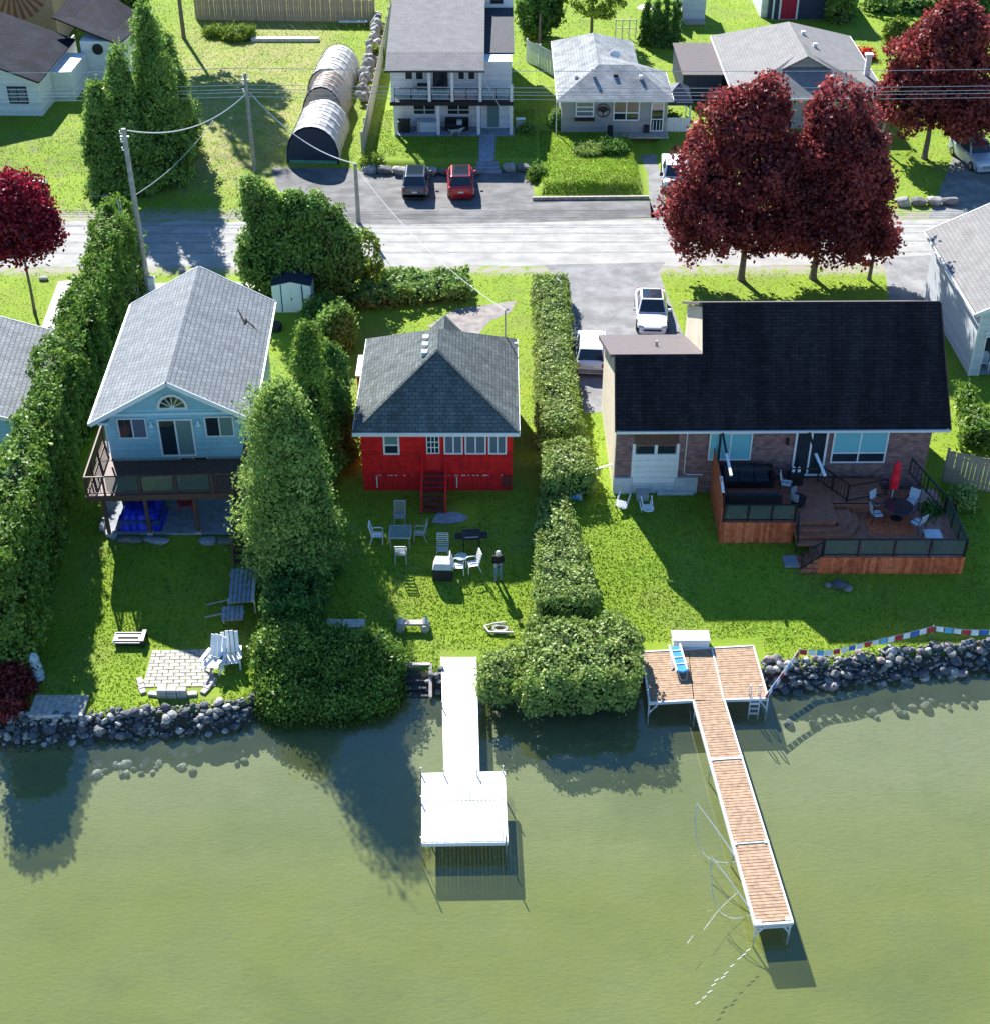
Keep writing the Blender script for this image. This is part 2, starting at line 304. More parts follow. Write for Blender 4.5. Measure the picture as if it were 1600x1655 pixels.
def np_noise(P, freq, seed, n=7):
    r = np.random.default_rng(seed); k = r.normal(size=(n, 3)) * freq; ph = r.uniform(0, 6.28, n)
    return np.sin(P @ k.T + ph).sum(1) / math.sqrt(n)
def leaves(name, P, Nn, size, m, parent, flat=.5, aspect=.65, clump=(.2, .08, .7, 70)):
    n = len(P); r = RNG; rv = r.uniform(0, 1, n)
    if clump and n > 400:
        sg, jt, fr, per = clump; ns = max(8, n // per); si = r.integers(0, n, ns); jv = r.normal(size=ns) * jt; cv = r.uniform(0, 1, ns); k = r.uniform(0, 1, n) < fr; ci = r.integers(0, ns, n)
        dl = r.normal(size=(n, 3)) * sg; nn_ = Nn[si[ci]]; dl -= nn_ * (dl * nn_).sum(1)[:, None] * .45; dl[:, 2] -= np.abs(r.normal(size=n)) * sg * .3
        P = np.where(k[:, None], P[si[ci]] + nn_ * jv[ci][:, None] + dl, P); Nn = np.where(k[:, None], nn_, Nn); rv = np.where(k, np.clip(cv[ci] * .6 + rv * .4, 0, 1), rv * .7)
    nr = Nn * flat + r.normal(size=(n, 3)) * .55; nr /= np.linalg.norm(nr, axis=1)[:, None] + 1e-9
    t = r.normal(size=(n, 3)); t -= (t * nr).sum(1)[:, None] * nr; t /= np.linalg.norm(t, axis=1)[:, None] + 1e-9
    b = np.cross(nr, t); s = (size * r.uniform(.55, 1.3, n))[:, None] * .5
    V = np.stack([P - t * s, P + b * s * aspect, P + t * s, P - b * s * aspect], 1).reshape(-1, 3)
    me = bpy.data.meshes.new(name); me.vertices.add(4 * n); me.vertices.foreach_set('co', V.ravel().astype(np.float32))
    me.loops.add(4 * n); me.loops.foreach_set('vertex_index', np.arange(4 * n, dtype=np.int32))
    me.polygons.add(n); me.polygons.foreach_set('loop_start', np.arange(0, 4 * n, 4, dtype=np.int32))
    me.update(calc_edges=True); a = me.attributes.new('rnd', 'FLOAT', 'FACE'); a.data.foreach_set('value', rv.astype(np.float32))
    me.materials.append(m); o = bpy.data.objects.new(name, me); C.objects.link(o)
    if parent is not None: o.parent = parent
    return o
def inpoly(x, y, poly):
    c = np.zeros(len(x), bool); n = len(poly)
    for i in range(n):
        x1, y1 = poly[i]; x2, y2 = poly[(i + 1) % n]
        k = (y1 > y) != (y2 > y); c ^= k & (x < (x2 - x1) * (y - y1) / (y2 - y1 + 1e-12) + x1)
    return c
def hedge(label, poly, h, m='hedge', z0=None, dens=90, size=.2, amp=.16, freq=2.2, name='hedge', group=None, h2=None, droop=0, rnd=.4):
    """clipped hedge on a footprint polygon; h at the first vertex end, h2 towards the far end in y"""
    poly = [(p[0], p[1]) for p in poly]; cx = sum(p[0] for p in poly) / len(poly); cy = sum(p[1] for p in poly) / len(poly)
    zb = hgt(cx, cy) if z0 is None else z0
    t = thing(name, label, 'hedge', (cx, cy, zb), group=group); L = [(p[0] - cx, p[1] - cy) for p in poly]
    a = sum(L[i][0] * L[(i + 1) % len(L)][1] - L[(i + 1) % len(L)][0] * L[i][1] for i in range(len(L)))
    if a < 0: L = L[::-1]
    ys = [p[1] for p in L]; y0, y1 = min(ys), max(ys)
    def hh(y): return h + ((h2 - h) if h2 else 0) * (y - y0) / (y1 - y0 + 1e-9)
    xs = [p[0] for p in L]; area = abs(a) / 2; n = int(area * dens * 1.1) + 10
    X = RNG.uniform(min(xs), max(xs), n * 3); Y = RNG.uniform(y0, y1, n * 3); k = inpoly(X, Y, L); X = X[k][:n]; Y = Y[k][:n]
    dm = np.full(len(X), 9.)
    for i in range(len(L)):
        p = np.array(L[i]); q = np.array(L[(i + 1) % len(L)]); e = q - p; le = np.linalg.norm(e)
        if le < 1e-6: continue
        dm = np.minimum(dm, np.abs((X - p[0]) * e[1] - (Y - p[1]) * e[0]) / le)
    P = [np.stack([X, Y, hh(Y) - rnd * np.exp(-dm / .3)], 1)]; Nn = [np.tile([0, 0, 1.], (len(X), 1))]
    for i in range(len(L)):
        p = np.array(L[i]); q = np.array(L[(i + 1) % len(L)]); e = q - p; le = np.linalg.norm(e)
        if le < 1e-6: continue
        nrm = np.array([e[1], -e[0]]) / le; k = int(le * h * dens); u = RNG.uniform(0, 1, k); zz = RNG.uniform(0, 1, k) ** .8
        pt = p + e * u[:, None]; H = hh(pt[:, 1]); z = zz * H
        off = -rnd * np.exp(-(H - z) / .3) * .8 - .15 * (z < .3)
        P.append(np.column_stack([pt + nrm * off[:, None], z])); Nn.append(np.tile([nrm[0], nrm[1], .35], (k, 1)))
    P = np.concatenate(P); Nn = np.concatenate(Nn); nz = np_noise(P, freq, len(bpy.data.objects)) * amp + np_noise(P, freq * 2.6, 5) * amp * .5
    P = P + Nn * nz[:, None] + RNG.normal(size=P.shape) * .05
    core = MB(); n = len(L)
    # inner mass: inset polygon
    def inset(pl, d):
        out = []
        for i in range(len(pl)):
            p0, p1, p2 = Vector(pl[i - 1]), Vector(pl[i]), Vector(pl[(i + 1) % len(pl)])
            e1 = (p1 - p0).normalized(); e2 = (p2 - p1).normalized(); n1 = Vector((-e1.y, e1.x)); n2 = Vector((-e2.y, e2.x)); b = (n1 + n2)
            b = b / max(.5, b.length_squared) * 2; out.append(p1 + b * d)
        return out
    I = inset(L, .2 + amp * .8); top = inset(L, .45 + amp)
    vs = [(p.x, p.y, 0) for p in I] + [(p.x, p.y, hh(p.y) - .5 - amp) for p in I] + [(p.x, p.y, hh(p.y) - .22 - amp) for p in top]
    fs = [tuple(range(2 * n, 3 * n))]
    for j in (0, 1):
        for i in range(n): fs.append((j * n + i, j * n + (i + 1) % n, (j + 1) * n + (i + 1) % n, (j + 1) * n + i))
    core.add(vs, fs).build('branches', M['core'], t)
    leaves('foliage', P, Nn, size, M[m], t, flat=1.0, clump=(size * .8, .035, .5, 45))
    return t
def rect(p, q, wd):
    """footprint rectangle about the line p-q"""
    p = Vector((p[0], p[1])); q = Vector((q[0], q[1])); d = (q - p).normalized(); n = Vector((-d.y, d.x)) * wd / 2
    return [p - n, q - n, q + n, p + n]
def blob_crown(t, blobs, n, size, m, core=True, flat=.5, amp=.12, name='crown', corem='core', corek=.72, clump=(.24, .12, .7, 70)):
    """blobs: (x,y,z,rx,ry,rz) local; leaves over their joined surface"""
    A = np.array([b[3] * b[4] + b[4] * b[5] + b[3] * b[5] for b in blobs]); A = A / A.sum(); PP = []; NN = []
    for b, a in zip(blobs, A):
        k = int(n * a); d = RNG.normal(size=(k, 3)); d /= np.linalg.norm(d, axis=1)[:, None]
        rr = 1 - np.abs(RNG.normal(size=k)) * .12; sd_ = int(abs(b[0] * 13 + b[1] * 7)) + 500; dd_ = d * np.array(b[3:6]); nz = np_noise(dd_, 1.7, sd_) * amp + np_noise(dd_, 4.5, sd_ + 9) * amp * .55 + 1 + (RNG.uniform(0, 1, k) < .06) * RNG.uniform(0, .16, k)
        p = d * (rr * nz)[:, None] * np.array(b[3:6]) + np.array(b[:3]); keep = np.ones(k, bool)
        for c in blobs:
            if c is b: continue
            q = (p - np.array(c[:3])) / (np.array(c[3:6]) * .78); keep &= (q * q).sum(1) > 1
        PP.append(p[keep]); NN.append(d[keep])
    leaves(name, np.concatenate(PP), np.concatenate(NN), size, M[m], t, flat, clump=clump)
    if core:
        c = MB()
        for b in blobs:
            pr = [(max(.02, math.sin(math.pi * i / 7)), -math.cos(math.pi * i / 7)) for i in range(8)]
            n0 = len(c.v); c.lathe((0, 0, 0), pr, 10)
            for i in range(n0, len(c.v)):
                v = c.v[i]; c.v[i] = (b[0] + v[0] * b[3] * corek, b[1] + v[1] * b[4] * corek, b[2] + v[2] * b[5] * corek)
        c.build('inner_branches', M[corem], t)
def cone_tree(label, base, h, r, m='cedar', n=9000, size=.22, name='cedar_tree', group=None, lean=0, pw=.75, zlow=0.0):
    t = thing(name, label, 'tree', base, group=group)
    k = n; u = RNG.uniform(0, 1, k) ** 1.35; th = RNG.uniform(0, 2 * np.pi, k)
    rad = r * np.clip((1 - u) ** pw, .0, 1) * (1 - .35 * np.exp(-u / .06))
    ph = RNG.uniform(0, 6, 3); lump = 1 + .13 * np.sin(3 * th + ph[0] + u * 5) + .10 * np.sin(5 * th + ph[1] - u * 17) + .13 * np.sin(u * h * 3.3 + 2 * th) * np.sin(4 * th + u * h) + RNG.normal(size=k) * .12
    P = np.stack([rad * lump * np.cos(th), rad * lump * np.sin(th), zlow + u * (h - zlow)], 1); Nn = np.stack([np.cos(th), np.sin(th), np.full(k, .5)], 1)
    leaves('foliage', P, Nn, size, M[m], t, .6, .5, clump=(.10 + .10 * r, .06 + .11 * r, .8, 75))
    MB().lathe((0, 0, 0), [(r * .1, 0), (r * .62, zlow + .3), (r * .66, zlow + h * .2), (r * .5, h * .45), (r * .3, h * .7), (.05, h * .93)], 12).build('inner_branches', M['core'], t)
    MB().tube([(0, 0, -.2), (0, 0, h * .5)], [.16, .08], 6).build('trunk', M['bark'], t)
    return t

def Px(*a): return [(p.x, p.y) for p in (T(*q) for q in a)]
# ------------------------------------------------------------ the setting
def groundmat():
    m = bpy.data.materials.new('lawn'); m.use_nodes = True; t = m.node_tree; N = t.nodes; L = t.links; b = N['Principled BSDF']
    b.inputs['Roughness'].default_value = .9; b.inputs['Specular IOR Level'].default_value = .15
    tc = N.new('ShaderNodeTexCoord')
    def noise(sc, d=5, rough=.6):
        n = N.new('ShaderNodeTexNoise'); n.inputs['Scale'].default_value = sc; n.inputs['Detail'].default_value = d; n.inputs['Roughness'].default_value = rough; L.new(tc.outputs['Object'], n.inputs[0]); return n.outputs[0]
    def mr(x, a, b_, c=0, d=1):
        r = N.new('ShaderNodeMapRange'); r.inputs[1].default_value = a; r.inputs[2].default_value = b_; r.inputs[3].default_value = c; r.inputs[4].default_value = d; L.new(x, r.inputs[0]); return r.outputs[0]
    def mix(f, a, b_):
        x = N.new('ShaderNodeMix'); x.data_type = 'RGBA'; L.new(f, x.inputs[0])
        for i, c in ((6, a), (7, b_)):
            if isinstance(c, tuple): x.inputs[i].default_value = (*c, 1)
            else: L.new(c, x.inputs[i])
        return x.outputs[2]
    def mul(a, b_):
        x = N.new('ShaderNodeMath'); x.operation = 'MULTIPLY'; L.new(a, x.inputs[0]); L.new(b_, x.inputs[1]); return x.outputs[0]
    sp = N.new('ShaderNodeSeparateXYZ'); L.new(tc.outputs['Object'], sp.inputs[0])
    c = mix(mr(noise(.5), .35, .65), (.14, .24, .014), (.20, .285, .02))
    c = mix(mr(noise(9, 4), .35, .7, 0, .55), c, (.25, .31, .035))
    # dry, worn field beyond the road on the left
    fld = mul(mr(sp.outputs[1], 96, 101), mul(mr(sp.outputs[0], -13, -16), mr(sp.outputs[0], -30, -25))); 
    c = mix(mul(fld, mr(noise(.8), .3, .6)), c, (.30, .285, .10))
    drt = mul(mul(mr(sp.outputs[1], 93, 94.5), mr(sp.outputs[1], 112, 100)), mul(mr(sp.outputs[0], -14, -16), mr(noise(.9, 6), .54, .68)))
    c = mix(drt, c, (.17, .15, .10))
    c = mix(mr(noise(.28, 6), .48, .72, 0, .6), c, (.17, .19, .055))
    # gravelly verge at the road edges
    v1 = mul(mul(mr(sp.outputs[1], 91.6, 92.4), mr(sp.outputs[1], 94.5, 93)), mr(noise(1.7), .35, .5)); c = mix(v1, c, (.30, .27, .23))
    v2 = mul(mul(mr(sp.outputs[1], 83.5, 84.6), mr(sp.outputs[1], 86, 85)), mr(noise(1.7), .38, .5)); c = mix(v2, c, (.30, .27, .23))
    # lake bed
    bed = mr(sp.outputs[2], -1.75, -2.1)
    deep = mix(mr(sp.outputs[1], 45, 36), (.25, .25, .165), (.20, .21, .045))
    deep = mix(mr(noise(.35, 5), .3, .7, 0, .5), deep, (.22, .22, .10)); deep = mix(mr(noise(.13, 4), .5, .66, 0, .45), deep, (.10, .13, .045)); deep = mix(mr(noise(2.2, 5), .5, .8, 0, .3), deep, (.12, .13, .06))
    bank = mr(sp.outputs[2], -1.13, -1.22); c = mix(bank, c, (.055, .05, .04))
    c = mix(bed, c, deep)
    L.new(c, b.inputs['Base Color'])
    bp = N.new('ShaderNodeBump'); bp.inputs['Strength'].default_value = .35; bp.inputs['Distance'].default_value = .08
    n2 = N.new('ShaderNodeTexNoise'); n2.inputs['Scale'].default_value = 7; n2.inputs['Detail'].default_value = 6
    mp = N.new('ShaderNodeMapping'); mp.inputs['Scale'].default_value = (.6, 1.2, 1); L.new(tc.outputs['Object'], mp.inputs[0]); L.new(mp.outputs[0], n2.inputs[0])
    L.new(n2.outputs[0], bp.inputs['Height']); L.new(bp.outputs[0], b.inputs['Normal'])
    return m
gx = list(np.arange(-1500, -60, 120)) + list(np.arange(-60, 60, .5)) + list(np.arange(60, 1501, 120))
gy = list(np.arange(-1500, 24, 127)) + list(np.arange(24, 62, .4)) + list(np.arange(62, 92, 1.5)) + list(np.arange(92, 110, .4)) + list(np.arange(110, 160, 2.5)) + list(np.arange(160, 2500, 130))
vs = [(x, y, hgt(x, y)) for y in gy for x in gx]; nx = len(gx)
fs = [(j * nx + i, j * nx + i + 1, (j + 1) * nx + i + 1, (j + 1) * nx + i) for j in range(len(gy) - 1) for i in range(nx - 1)]
gme = bpy.data.meshes.new('ground'); gme.from_pydata(vs, [], fs); gme.materials.append(groundmat()); gme.polygons.foreach_set('use_smooth', [True] * len(fs))
go = bpy.data.objects.new('ground', gme); C.objects.link(go); tag(go, kind='structure')
def watermat():
    m = bpy.data.materials.new('lake_water'); m.use_nodes = True; t = m.node_tree; N = t.nodes; L = t.links; N.clear()
    tc = N.new('ShaderNodeTexCoord'); mp = N.new('ShaderNodeMapping'); mp.inputs['Scale'].default_value = (1, 1.8, 1); L.new(tc.outputs['Object'], mp.inputs[0])
    n1 = N.new('ShaderNodeTexNoise'); n1.inputs['Scale'].default_value = 1.6; n1.inputs['Detail'].default_value = 5; n1.inputs['Distortion'].default_value = .5; L.new(mp.outputs[0], n1.inputs[0])
    bp = N.new('ShaderNodeBump'); bp.inputs['Strength'].default_value = .02; bp.inputs['Distance'].default_value = .04; L.new(n1.outputs[0], bp.inputs['Height'])
    tr = N.new('ShaderNodeBsdfTransparent'); tr.inputs[0].default_value = (.90, .95, .90, 1)
    df = N.new('ShaderNodeBsdfDiffuse'); df.inputs[0].default_value = (.15, .17, .05, 1)
    n3 = N.new('ShaderNodeTexNoise'); n3.inputs['Scale'].default_value = .25; n3.inputs['Detail'].default_value = 4; L.new(mp.outputs[0], n3.inputs[0])
    rr = N.new('ShaderNodeMapRange'); rr.inputs[1].default_value = .3; rr.inputs[2].default_value = .7; rr.inputs[3].default_value = .16; rr.inputs[4].default_value = .26; L.new(n3.outputs[0], rr.inputs[0])
    a = N.new('ShaderNodeMixShader'); L.new(rr.outputs[0], a.inputs[0]); L.new(tr.outputs[0], a.inputs[1]); L.new(df.outputs[0], a.inputs[2])
    gl = N.new('ShaderNodeBsdfGlossy'); gl.inputs['Roughness'].default_value = .03; L.new(bp.outputs[0], gl.inputs['Normal'])
    ge = N.new('ShaderNodeNewGeometry'); dt = N.new('ShaderNodeVectorMath'); dt.operation = 'DOT_PRODUCT'; L.new(ge.outputs['Incoming'], dt.inputs[0]); L.new(bp.outputs[0], dt.inputs[1])
    def mth(op, a_, b_=None):
        q = N.new('ShaderNodeMath'); q.operation = op
        for i_, v_ in enumerate((a_, b_)):
            if v_ is None: continue
            if isinstance(v_, float): q.inputs[i_].default_value = v_
            else: L.new(v_, q.inputs[i_])
        return q.outputs[0]
    fz = mth('ADD', mth('MULTIPLY', mth('POWER', mth('SUBTRACT', 1.0, mth('ABSOLUTE', dt.outputs['Value'])), 5.0), .93), .065)
    b = N.new('ShaderNodeMixShader'); L.new(fz, b.inputs[0]); L.new(a.outputs[0], b.inputs[1]); L.new(gl.outputs[0], b.inputs[2])
    o = N.new('ShaderNodeOutputMaterial'); L.new(b.outputs[0], o.inputs[0]); return m
struct('water', MB().add([(-1500, -1500, WATER), (1500, -1500, WATER), (1500, 52, WATER), (-1500, 52, WATER)], [(0, 1, 2, 3)]), watermat())
def roadmat():
    m = mat('dusty_road', (.34, .33, .305), .9, wear=.13, ws=(.45, 1.1, 1), var=.15, vs=.9, bump=.4, bs=30); return m
def sheet(name, pts, m, z=.004):
    return struct(name, MB().add([(p[0], p[1], z) for p in pts], [tuple(range(len(pts)))]), m)
def jag(a, b, n, amp, seed):
    r = random.Random(seed); return [(a[0] + (b[0] - a[0]) * i / n, a[1] + (b[1] - a[1]) * i / n + r.uniform(-amp, amp)) for i in range(n + 1)]
sheet('road', jag((-120, 84.6), (120, 85.6), 160, .16, 1) + jag((120, 92.6), (-120, 91.6), 160, .22, 2), roadmat())
tracks = MB()
for yy in (86.7, 88.3, 89.6, 91.0):
    a = jag((-110, yy - .02 + 0), (110, yy + .9), 90, .07, int(yy * 7)); wd = .09
    tracks.add([(p[0], p[1] - wd * (1 + .5 * math.sin(p[0])), .009) for p in a] + [(p[0], p[1] + wd, .009) for p in a], [(i, i + 1, i + 92, i + 91) for i in range(90)])
struct('wheel_tracks', tracks, mat('worn_track', (.24, .235, .23), .9, var=.25))
P = lambda *a: [G(*p) for p in a]
sheet('driveway', P((880, 428), (1075, 424), (1064, 436), (1075, 470), (1105, 545), (1120, 600), (1000, 665), (943, 668), (930, 580), (915, 500), (905, 460)), M['asph'], .008)
sheet('garage_driveway', P((1428, 418), (1503, 412), (1540, 470), (1500, 560), (1440, 520)), M['asph'], .008)
sheet('parking_area', P((555, 364), (580, 270), (700, 266), (855, 272), (865, 322), (1050, 325), (1060, 352), (850, 360)), M['asph2'], .008)
sheet('shelter_pad', P((438, 264), (582, 264), (573, 365), (515, 365), (448, 305)), M['asph2'], .012)
sheet('side_lane', P((1034, 250), (1072, 250), (1075, 356), (1052, 356), (1046, 280)), M['asph'], .008)
sheet('right_lane', P((1500, 352), (1545, 240), (1640, 240), (1660, 350)), M['asph'], .008)
sheet('concrete_pad', P((232, 458), (420, 456), (425, 500), (232, 500)), M['paleconc'], .010)
sheet('left_pad', P((95, 455), (130, 452), (112, 540), (62, 545)), M['paleconc'], .010)
sheet('gravel_patch', P((690, 528), (735, 500), (790, 492), (835, 486), (825, 505), (790, 520), (770, 545)), M['dirt'], .006)
# grass blades
def grass():
    reg = []
    def area(x0, x1, y0, y1, n): 
        x = RNG.uniform(x0, x1, n); y = RNG.uniform(y0, y1, n); reg.append(np.stack([x, y], 1))
    area(-24, 24, 45, 60, 125000); area(-32, 34, 60, 84.2, 60000); area(3.3, 10.2, 96.2, 107, 14000); area(-55, -9, 93, 145, 85000); area(-9, 3.3, 102, 112, 12000); area(12, 50, 94, 145, 36000); area(1.5, 12, 107, 145, 9000)
    X = np.concatenate(reg)
    z = np.array([hgt(a, b) for a, b in X]); ok = z > -1.125
    for poly in ([(p.x, p.y) for p in P((878, 426), (1077, 422), (1066, 436), (1077, 470), (1107, 545), (1120, 600), (1000, 667), (941, 670), (928, 580), (903, 460))],
                 [(p.x, p.y) for p in P((1426, 416), (1505, 410), (1542, 470), (1500, 560), (1438, 520))],
                 [(p.x, p.y) for p in P((700, 535), (735, 500), (790, 492), (835, 486), (825, 505), (770, 545))],
                 Px((243, 1047), (342, 1046), (358, 1130), (225, 1130)), Px((165, 790), (395, 790), (390, 884), (160, 884)), Px((50, 1120), (145, 1120), (142, 1165), (45, 1165)), Px((710, 1050), (775, 1050), (775, 1120), (710, 1120)), Px((1025, 1040), (1230, 1028), (1250, 1150), (1025, 1150)), Px((90, 450), (135, 450), (118, 545), (58, 550)), Px((228, 450), (424, 450), (428, 505), (228, 505)), Px((700, 815), (770, 815), (770, 850), (700, 850))): ok &= ~inpoly(X[:, 0], X[:, 1], poly)
    for bx in ((-7.9, 1.4, 106.4, 125), (4.8, 13.2, 106.6, 120.5), (18, 30, 107.3, 122.5), (-19.3, -11, 58, 70.5), (-6.8, .9, 59.6, 68.6), (5.8, 22, 59.5, 68), (10.3, 12.6, 92, 105), (-17, 3.3, 92, 101.3), (-6, 3, 101, 106)):
        if bx[0] == -6: bx = (-1.3, .2, 101, 106.6)
        ok &= ~((X[:, 0] > bx[0]) & (X[:, 0] < bx[1]) & (X[:, 1] > bx[2]) & (X[:, 1] < bx[3]))
    X = X[ok]; z = z[ok]; n = len(X); a = RNG.uniform(0, 6.28, n); hh = RNG.uniform(.02, .06, n) * (1 + .5 * (X[:, 1] > 90)); wd = RNG.uniform(.03, .07, n)
    c = np.cos(a) * wd; s_ = np.sin(a) * wd; lx = RNG.normal(size=n) * .04; ly = RNG.normal(size=n) * .04
    V = np.stack([np.stack([X[:, 0] - c, X[:, 1] - s_, z - .01], 1), np.stack([X[:, 0] + c, X[:, 1] + s_, z - .01], 1), np.stack([X[:, 0] + lx, X[:, 1] + ly, z + hh], 1)], 1).reshape(-1, 3)
    me = bpy.data.meshes.new('grass'); me.vertices.add(3 * n); me.vertices.foreach_set('co', V.ravel().astype(np.float32)); me.loops.add(3 * n); me.loops.foreach_set('vertex_index', np.arange(3 * n, dtype=np.int32))
    me.polygons.add(n); me.polygons.foreach_set('loop_start', np.arange(0, 3 * n, 3, dtype=np.int32)); me.update(calc_edges=True)
    at = me.attributes.new('rnd', 'FLOAT', 'FACE'); at.data.foreach_set('value', RNG.uniform(0, 1, n).astype(np.float32)); me.materials.append(M['grassb']); me.materials.append(M['drygrass']); fld = ((X[:, 1] > 96) & (X[:, 0] < -9) & (RNG.uniform(0, 1, n) < np.clip((X[:, 0] + 29) / 6, .0, .8))).astype(np.int32); me.polygons.foreach_set('material_index', fld)
    o = bpy.data.objects.new('grass', me); C.objects.link(o); tag(o, 'short mown green grass covering the lawns', 'grass', kind='stuff')
grass()

# ------------------------------------------------------------ building helpers
def window(par, x0, x1, z0, z1, y, fm='white', gm='gl_dark', cols=1, rows=1, fw=.07, glasses=None, hbar=None, name='window', lab=None):
    """window on a wall whose outer face is at local y, looking to -y"""
    f = MB(); d0, d1 = y - .07, y - .003
    f.box(x0, x1, d0, d1, z0, z0 + fw).box(x0, x1, d0, d1, z1 - fw, z1).box(x0, x0 + fw, d0, d1, z0 + fw, z1 - fw).box(x1 - fw, x1, d0, d1, z0 + fw, z1 - fw)
    xs = [x0 + fw + (x1 - x0 - 2 * fw) * i / cols for i in range(cols + 1)]; bw = fw * .45
    zs = [z0 + fw + (z1 - z0 - 2 * fw) * i / rows for i in range(rows + 1)]
    if hbar: zs = [z0 + fw, z0 + (z1 - z0) * hbar, z1 - fw]; rows = 2
    for x in xs[1:-1]: f.box(x - bw, x + bw, d0 + .012, d1, z0 + fw, z1 - fw)
    for z in zs[1:-1]: f.box(x0 + fw, x1 - fw, d0 + .006, d1 - .003, z - bw, z + bw)
    o = f.build(name, M[fm], par)
    if lab: o['label'] = lab
    k = 0
    for j in range(rows):
        for i in range(cols):
            g = glasses[k % len(glasses)] if glasses else gm; k += 1
            B(xs[i] + (bw if i else 0) + .002, xs[i + 1] - .002 - (bw if i < cols - 1 else 0), d0 + .03, d1 - .01, zs[j] + (bw if j else 0) + .002, zs[j + 1] - (bw if j < rows - 1 else 0) - .002).build('pane', M[g], o)
    return o
def panel_wall(name, pts, y0, y1, m, par): return MB().wallpoly(pts, y0, y1).build(name, M[m], par)
def railing(par, a, b, h=1.0, posts=4, glassm=None, post=.06, m='black', bal=0, name='railing'):
    a = Vector(a); b = Vector(b); f = MB(); up = Vector((0, 0, 1))
    for i in range(posts): 
        p = a.lerp(b, i / (posts - 1)); f.beam(p, p + up * h, post, post)
    f.beam(a + up * (h + .02), b + up * (h + .02), .07, .045); f.beam(a + up * .1, b + up * .1, .045, .045)
    if bal:
        for i in range(1, bal): p = a.lerp(b, i / bal); f.beam(p + up * .12, p + up * h, .028, .028)
    o = f.build(name, M[m], par)
    if glassm:
        for i in range(posts - 1):
            p = a.lerp(b, (i + .06) / (posts - 1)); q = a.lerp(b, (i + .94) / (posts - 1)); MB().beam(p + up * (h * .56), q + up * (h * .56), .02, h * .8).build('glass_panel', M[glassm], o)
    return o
def chimneyvent(par, p, s=.25): return MB().box(p[0] - s / 2, p[0] + s / 2, p[1] - s / 2, p[1] + s / 2, p[2] - .1, p[2] + s * .7).build('roof_vent', M['white'], par)

# ------------------------------------------------------------ blue house (left)
def gable_roof(par, x0, x1, y0, y1, ze, zr, xr, m, fascia='white', th=.12, cap=None):
    MB().slab([(x0, y0, ze), (xr, y0, zr), (xr, y1, zr), (x0, y1, ze)], th).build('roof_slope', M[m], par)
    MB().slab([(x1, y0, ze), (xr, y0, zr), (xr, y1, zr), (x1, y1, ze)], th).build('roof_slope', M[m], par)
    for y in (y0 - .03, y1 + .03): MB().beam((x0, y, ze - .1), (xr, y, zr - .1), .05, .22).beam((x1, y, ze - .1), (xr, y, zr - .1), .05, .22).build('bargeboard', M[fascia], par)
    MB().box(x0 - .1, x0 - .01, y0, y1, ze - .17, ze - .04).build('gutter', M['white'], par)
    MB().box(x1 + .01, x1 + .1, y0, y1, ze - .17, ze - .04).build('gutter', M['white'], par)
    if cap: MB().slab([(xr - .14, y0, zr - .06), (xr, y0, zr + .035), (xr, y1, zr + .035), (xr - .14, y1, zr - .06)], .03).slab([(xr + .14, y0, zr - .06), (xr, y0, zr + .035), (xr, y1, zr + .035), (xr + .14, y1, zr - .06)], .03).build('ridge_cap', M[cap], par)
bh = thing('blue_house', 'pale blue two storey house with light grey gable roof and dark upper deck', 'house', (-15.3, 58.96, 0), R(2.3))
W = 3.3
MB().box(-W, W, 0.02, 11, 2.55, 5.05).build('upper_wall', M['bluewall'], bh)
MB().box(-W, W, 0.3, 11, 0, 2.55).build('lower_wall', M['bluewall'], bh)
panel_wall('gable_wall', [(-W, 5.05), (W, 5.05), (.02, 6.98)], 0.02, .2, 'bluewall', bh)
panel_wall('gable_wall', [(-W, 5.05), (W, 5.05), (.02, 6.98)], 10.8, 11, 'bluewall', bh)
gable_roof(bh, -3.85, 3.85, -.7, 11.4, 5.05, 7.2, .02, 'sh_grey', 'white', cap='sh_grey')
MB().box(-3.0, 3.0, -.06, .01, 5.0, 5.14).build('trim_band', M['bluetrim'], bh)
MB().box(-3.5, -3.0, -.62, .015, 4.86, 4.98).box(3.0, 3.5, -.62, .015, 4.86, 4.98).build('soffit', M['bluetrim'], bh)
window(bh, -2.75, -1.35, 3.72, 4.88, 0, 'white', cols=2, glasses=['gl_dark', 'gl_grey'])
window(bh, 1.4, 2.8, 3.72, 4.88, 0, 'white', cols=2, glasses=['gl_dark', 'gl_green'])
window(bh, -.85, .85, 2.66, 4.78, 0, 'white', cols=2, glasses=['gl_dark', 'gl_green'], fw=.09, name='patio_door')
fan = MB(); zc = 5.42; ro, ri = .74, .6; n = 12
for k in range(n):
    a, b = math.pi * k / n, math.pi * (k + 1) / n
    fan.wallpoly([(ri * math.cos(a), zc + ri * math.sin(a)), (ro * math.cos(a), zc + ro * math.sin(a)), (ro * math.cos(b), zc + ro * math.sin(b)), (ri * math.cos(b), zc + ri * math.sin(b))], -.07, .0)
fan.box(-ro, ro, -.07, 0, zc - .1, zc)
for k in range(1, 6): a = math.pi * k / 6; fan.beam((.1 * math.cos(a), -.05, zc + .1 * math.sin(a)), (ri * math.cos(a), -.05, zc + ri * math.sin(a)), .035, .03, (0, 1, 0))
fan.wallpoly([(.12 * math.cos(math.pi * k / 6), zc + .12 * math.sin(math.pi * k / 6)) for k in range(7)], -.075, 0)
fo = fan.build('fanlight', M['white'], bh)
MB().wallpoly([(ri * math.cos(math.pi * k / n), zc + ri * math.sin(math.pi * k / n)) for k in range(n + 1)], -.03, .005).build('pane', M['gl_dark'], fo)
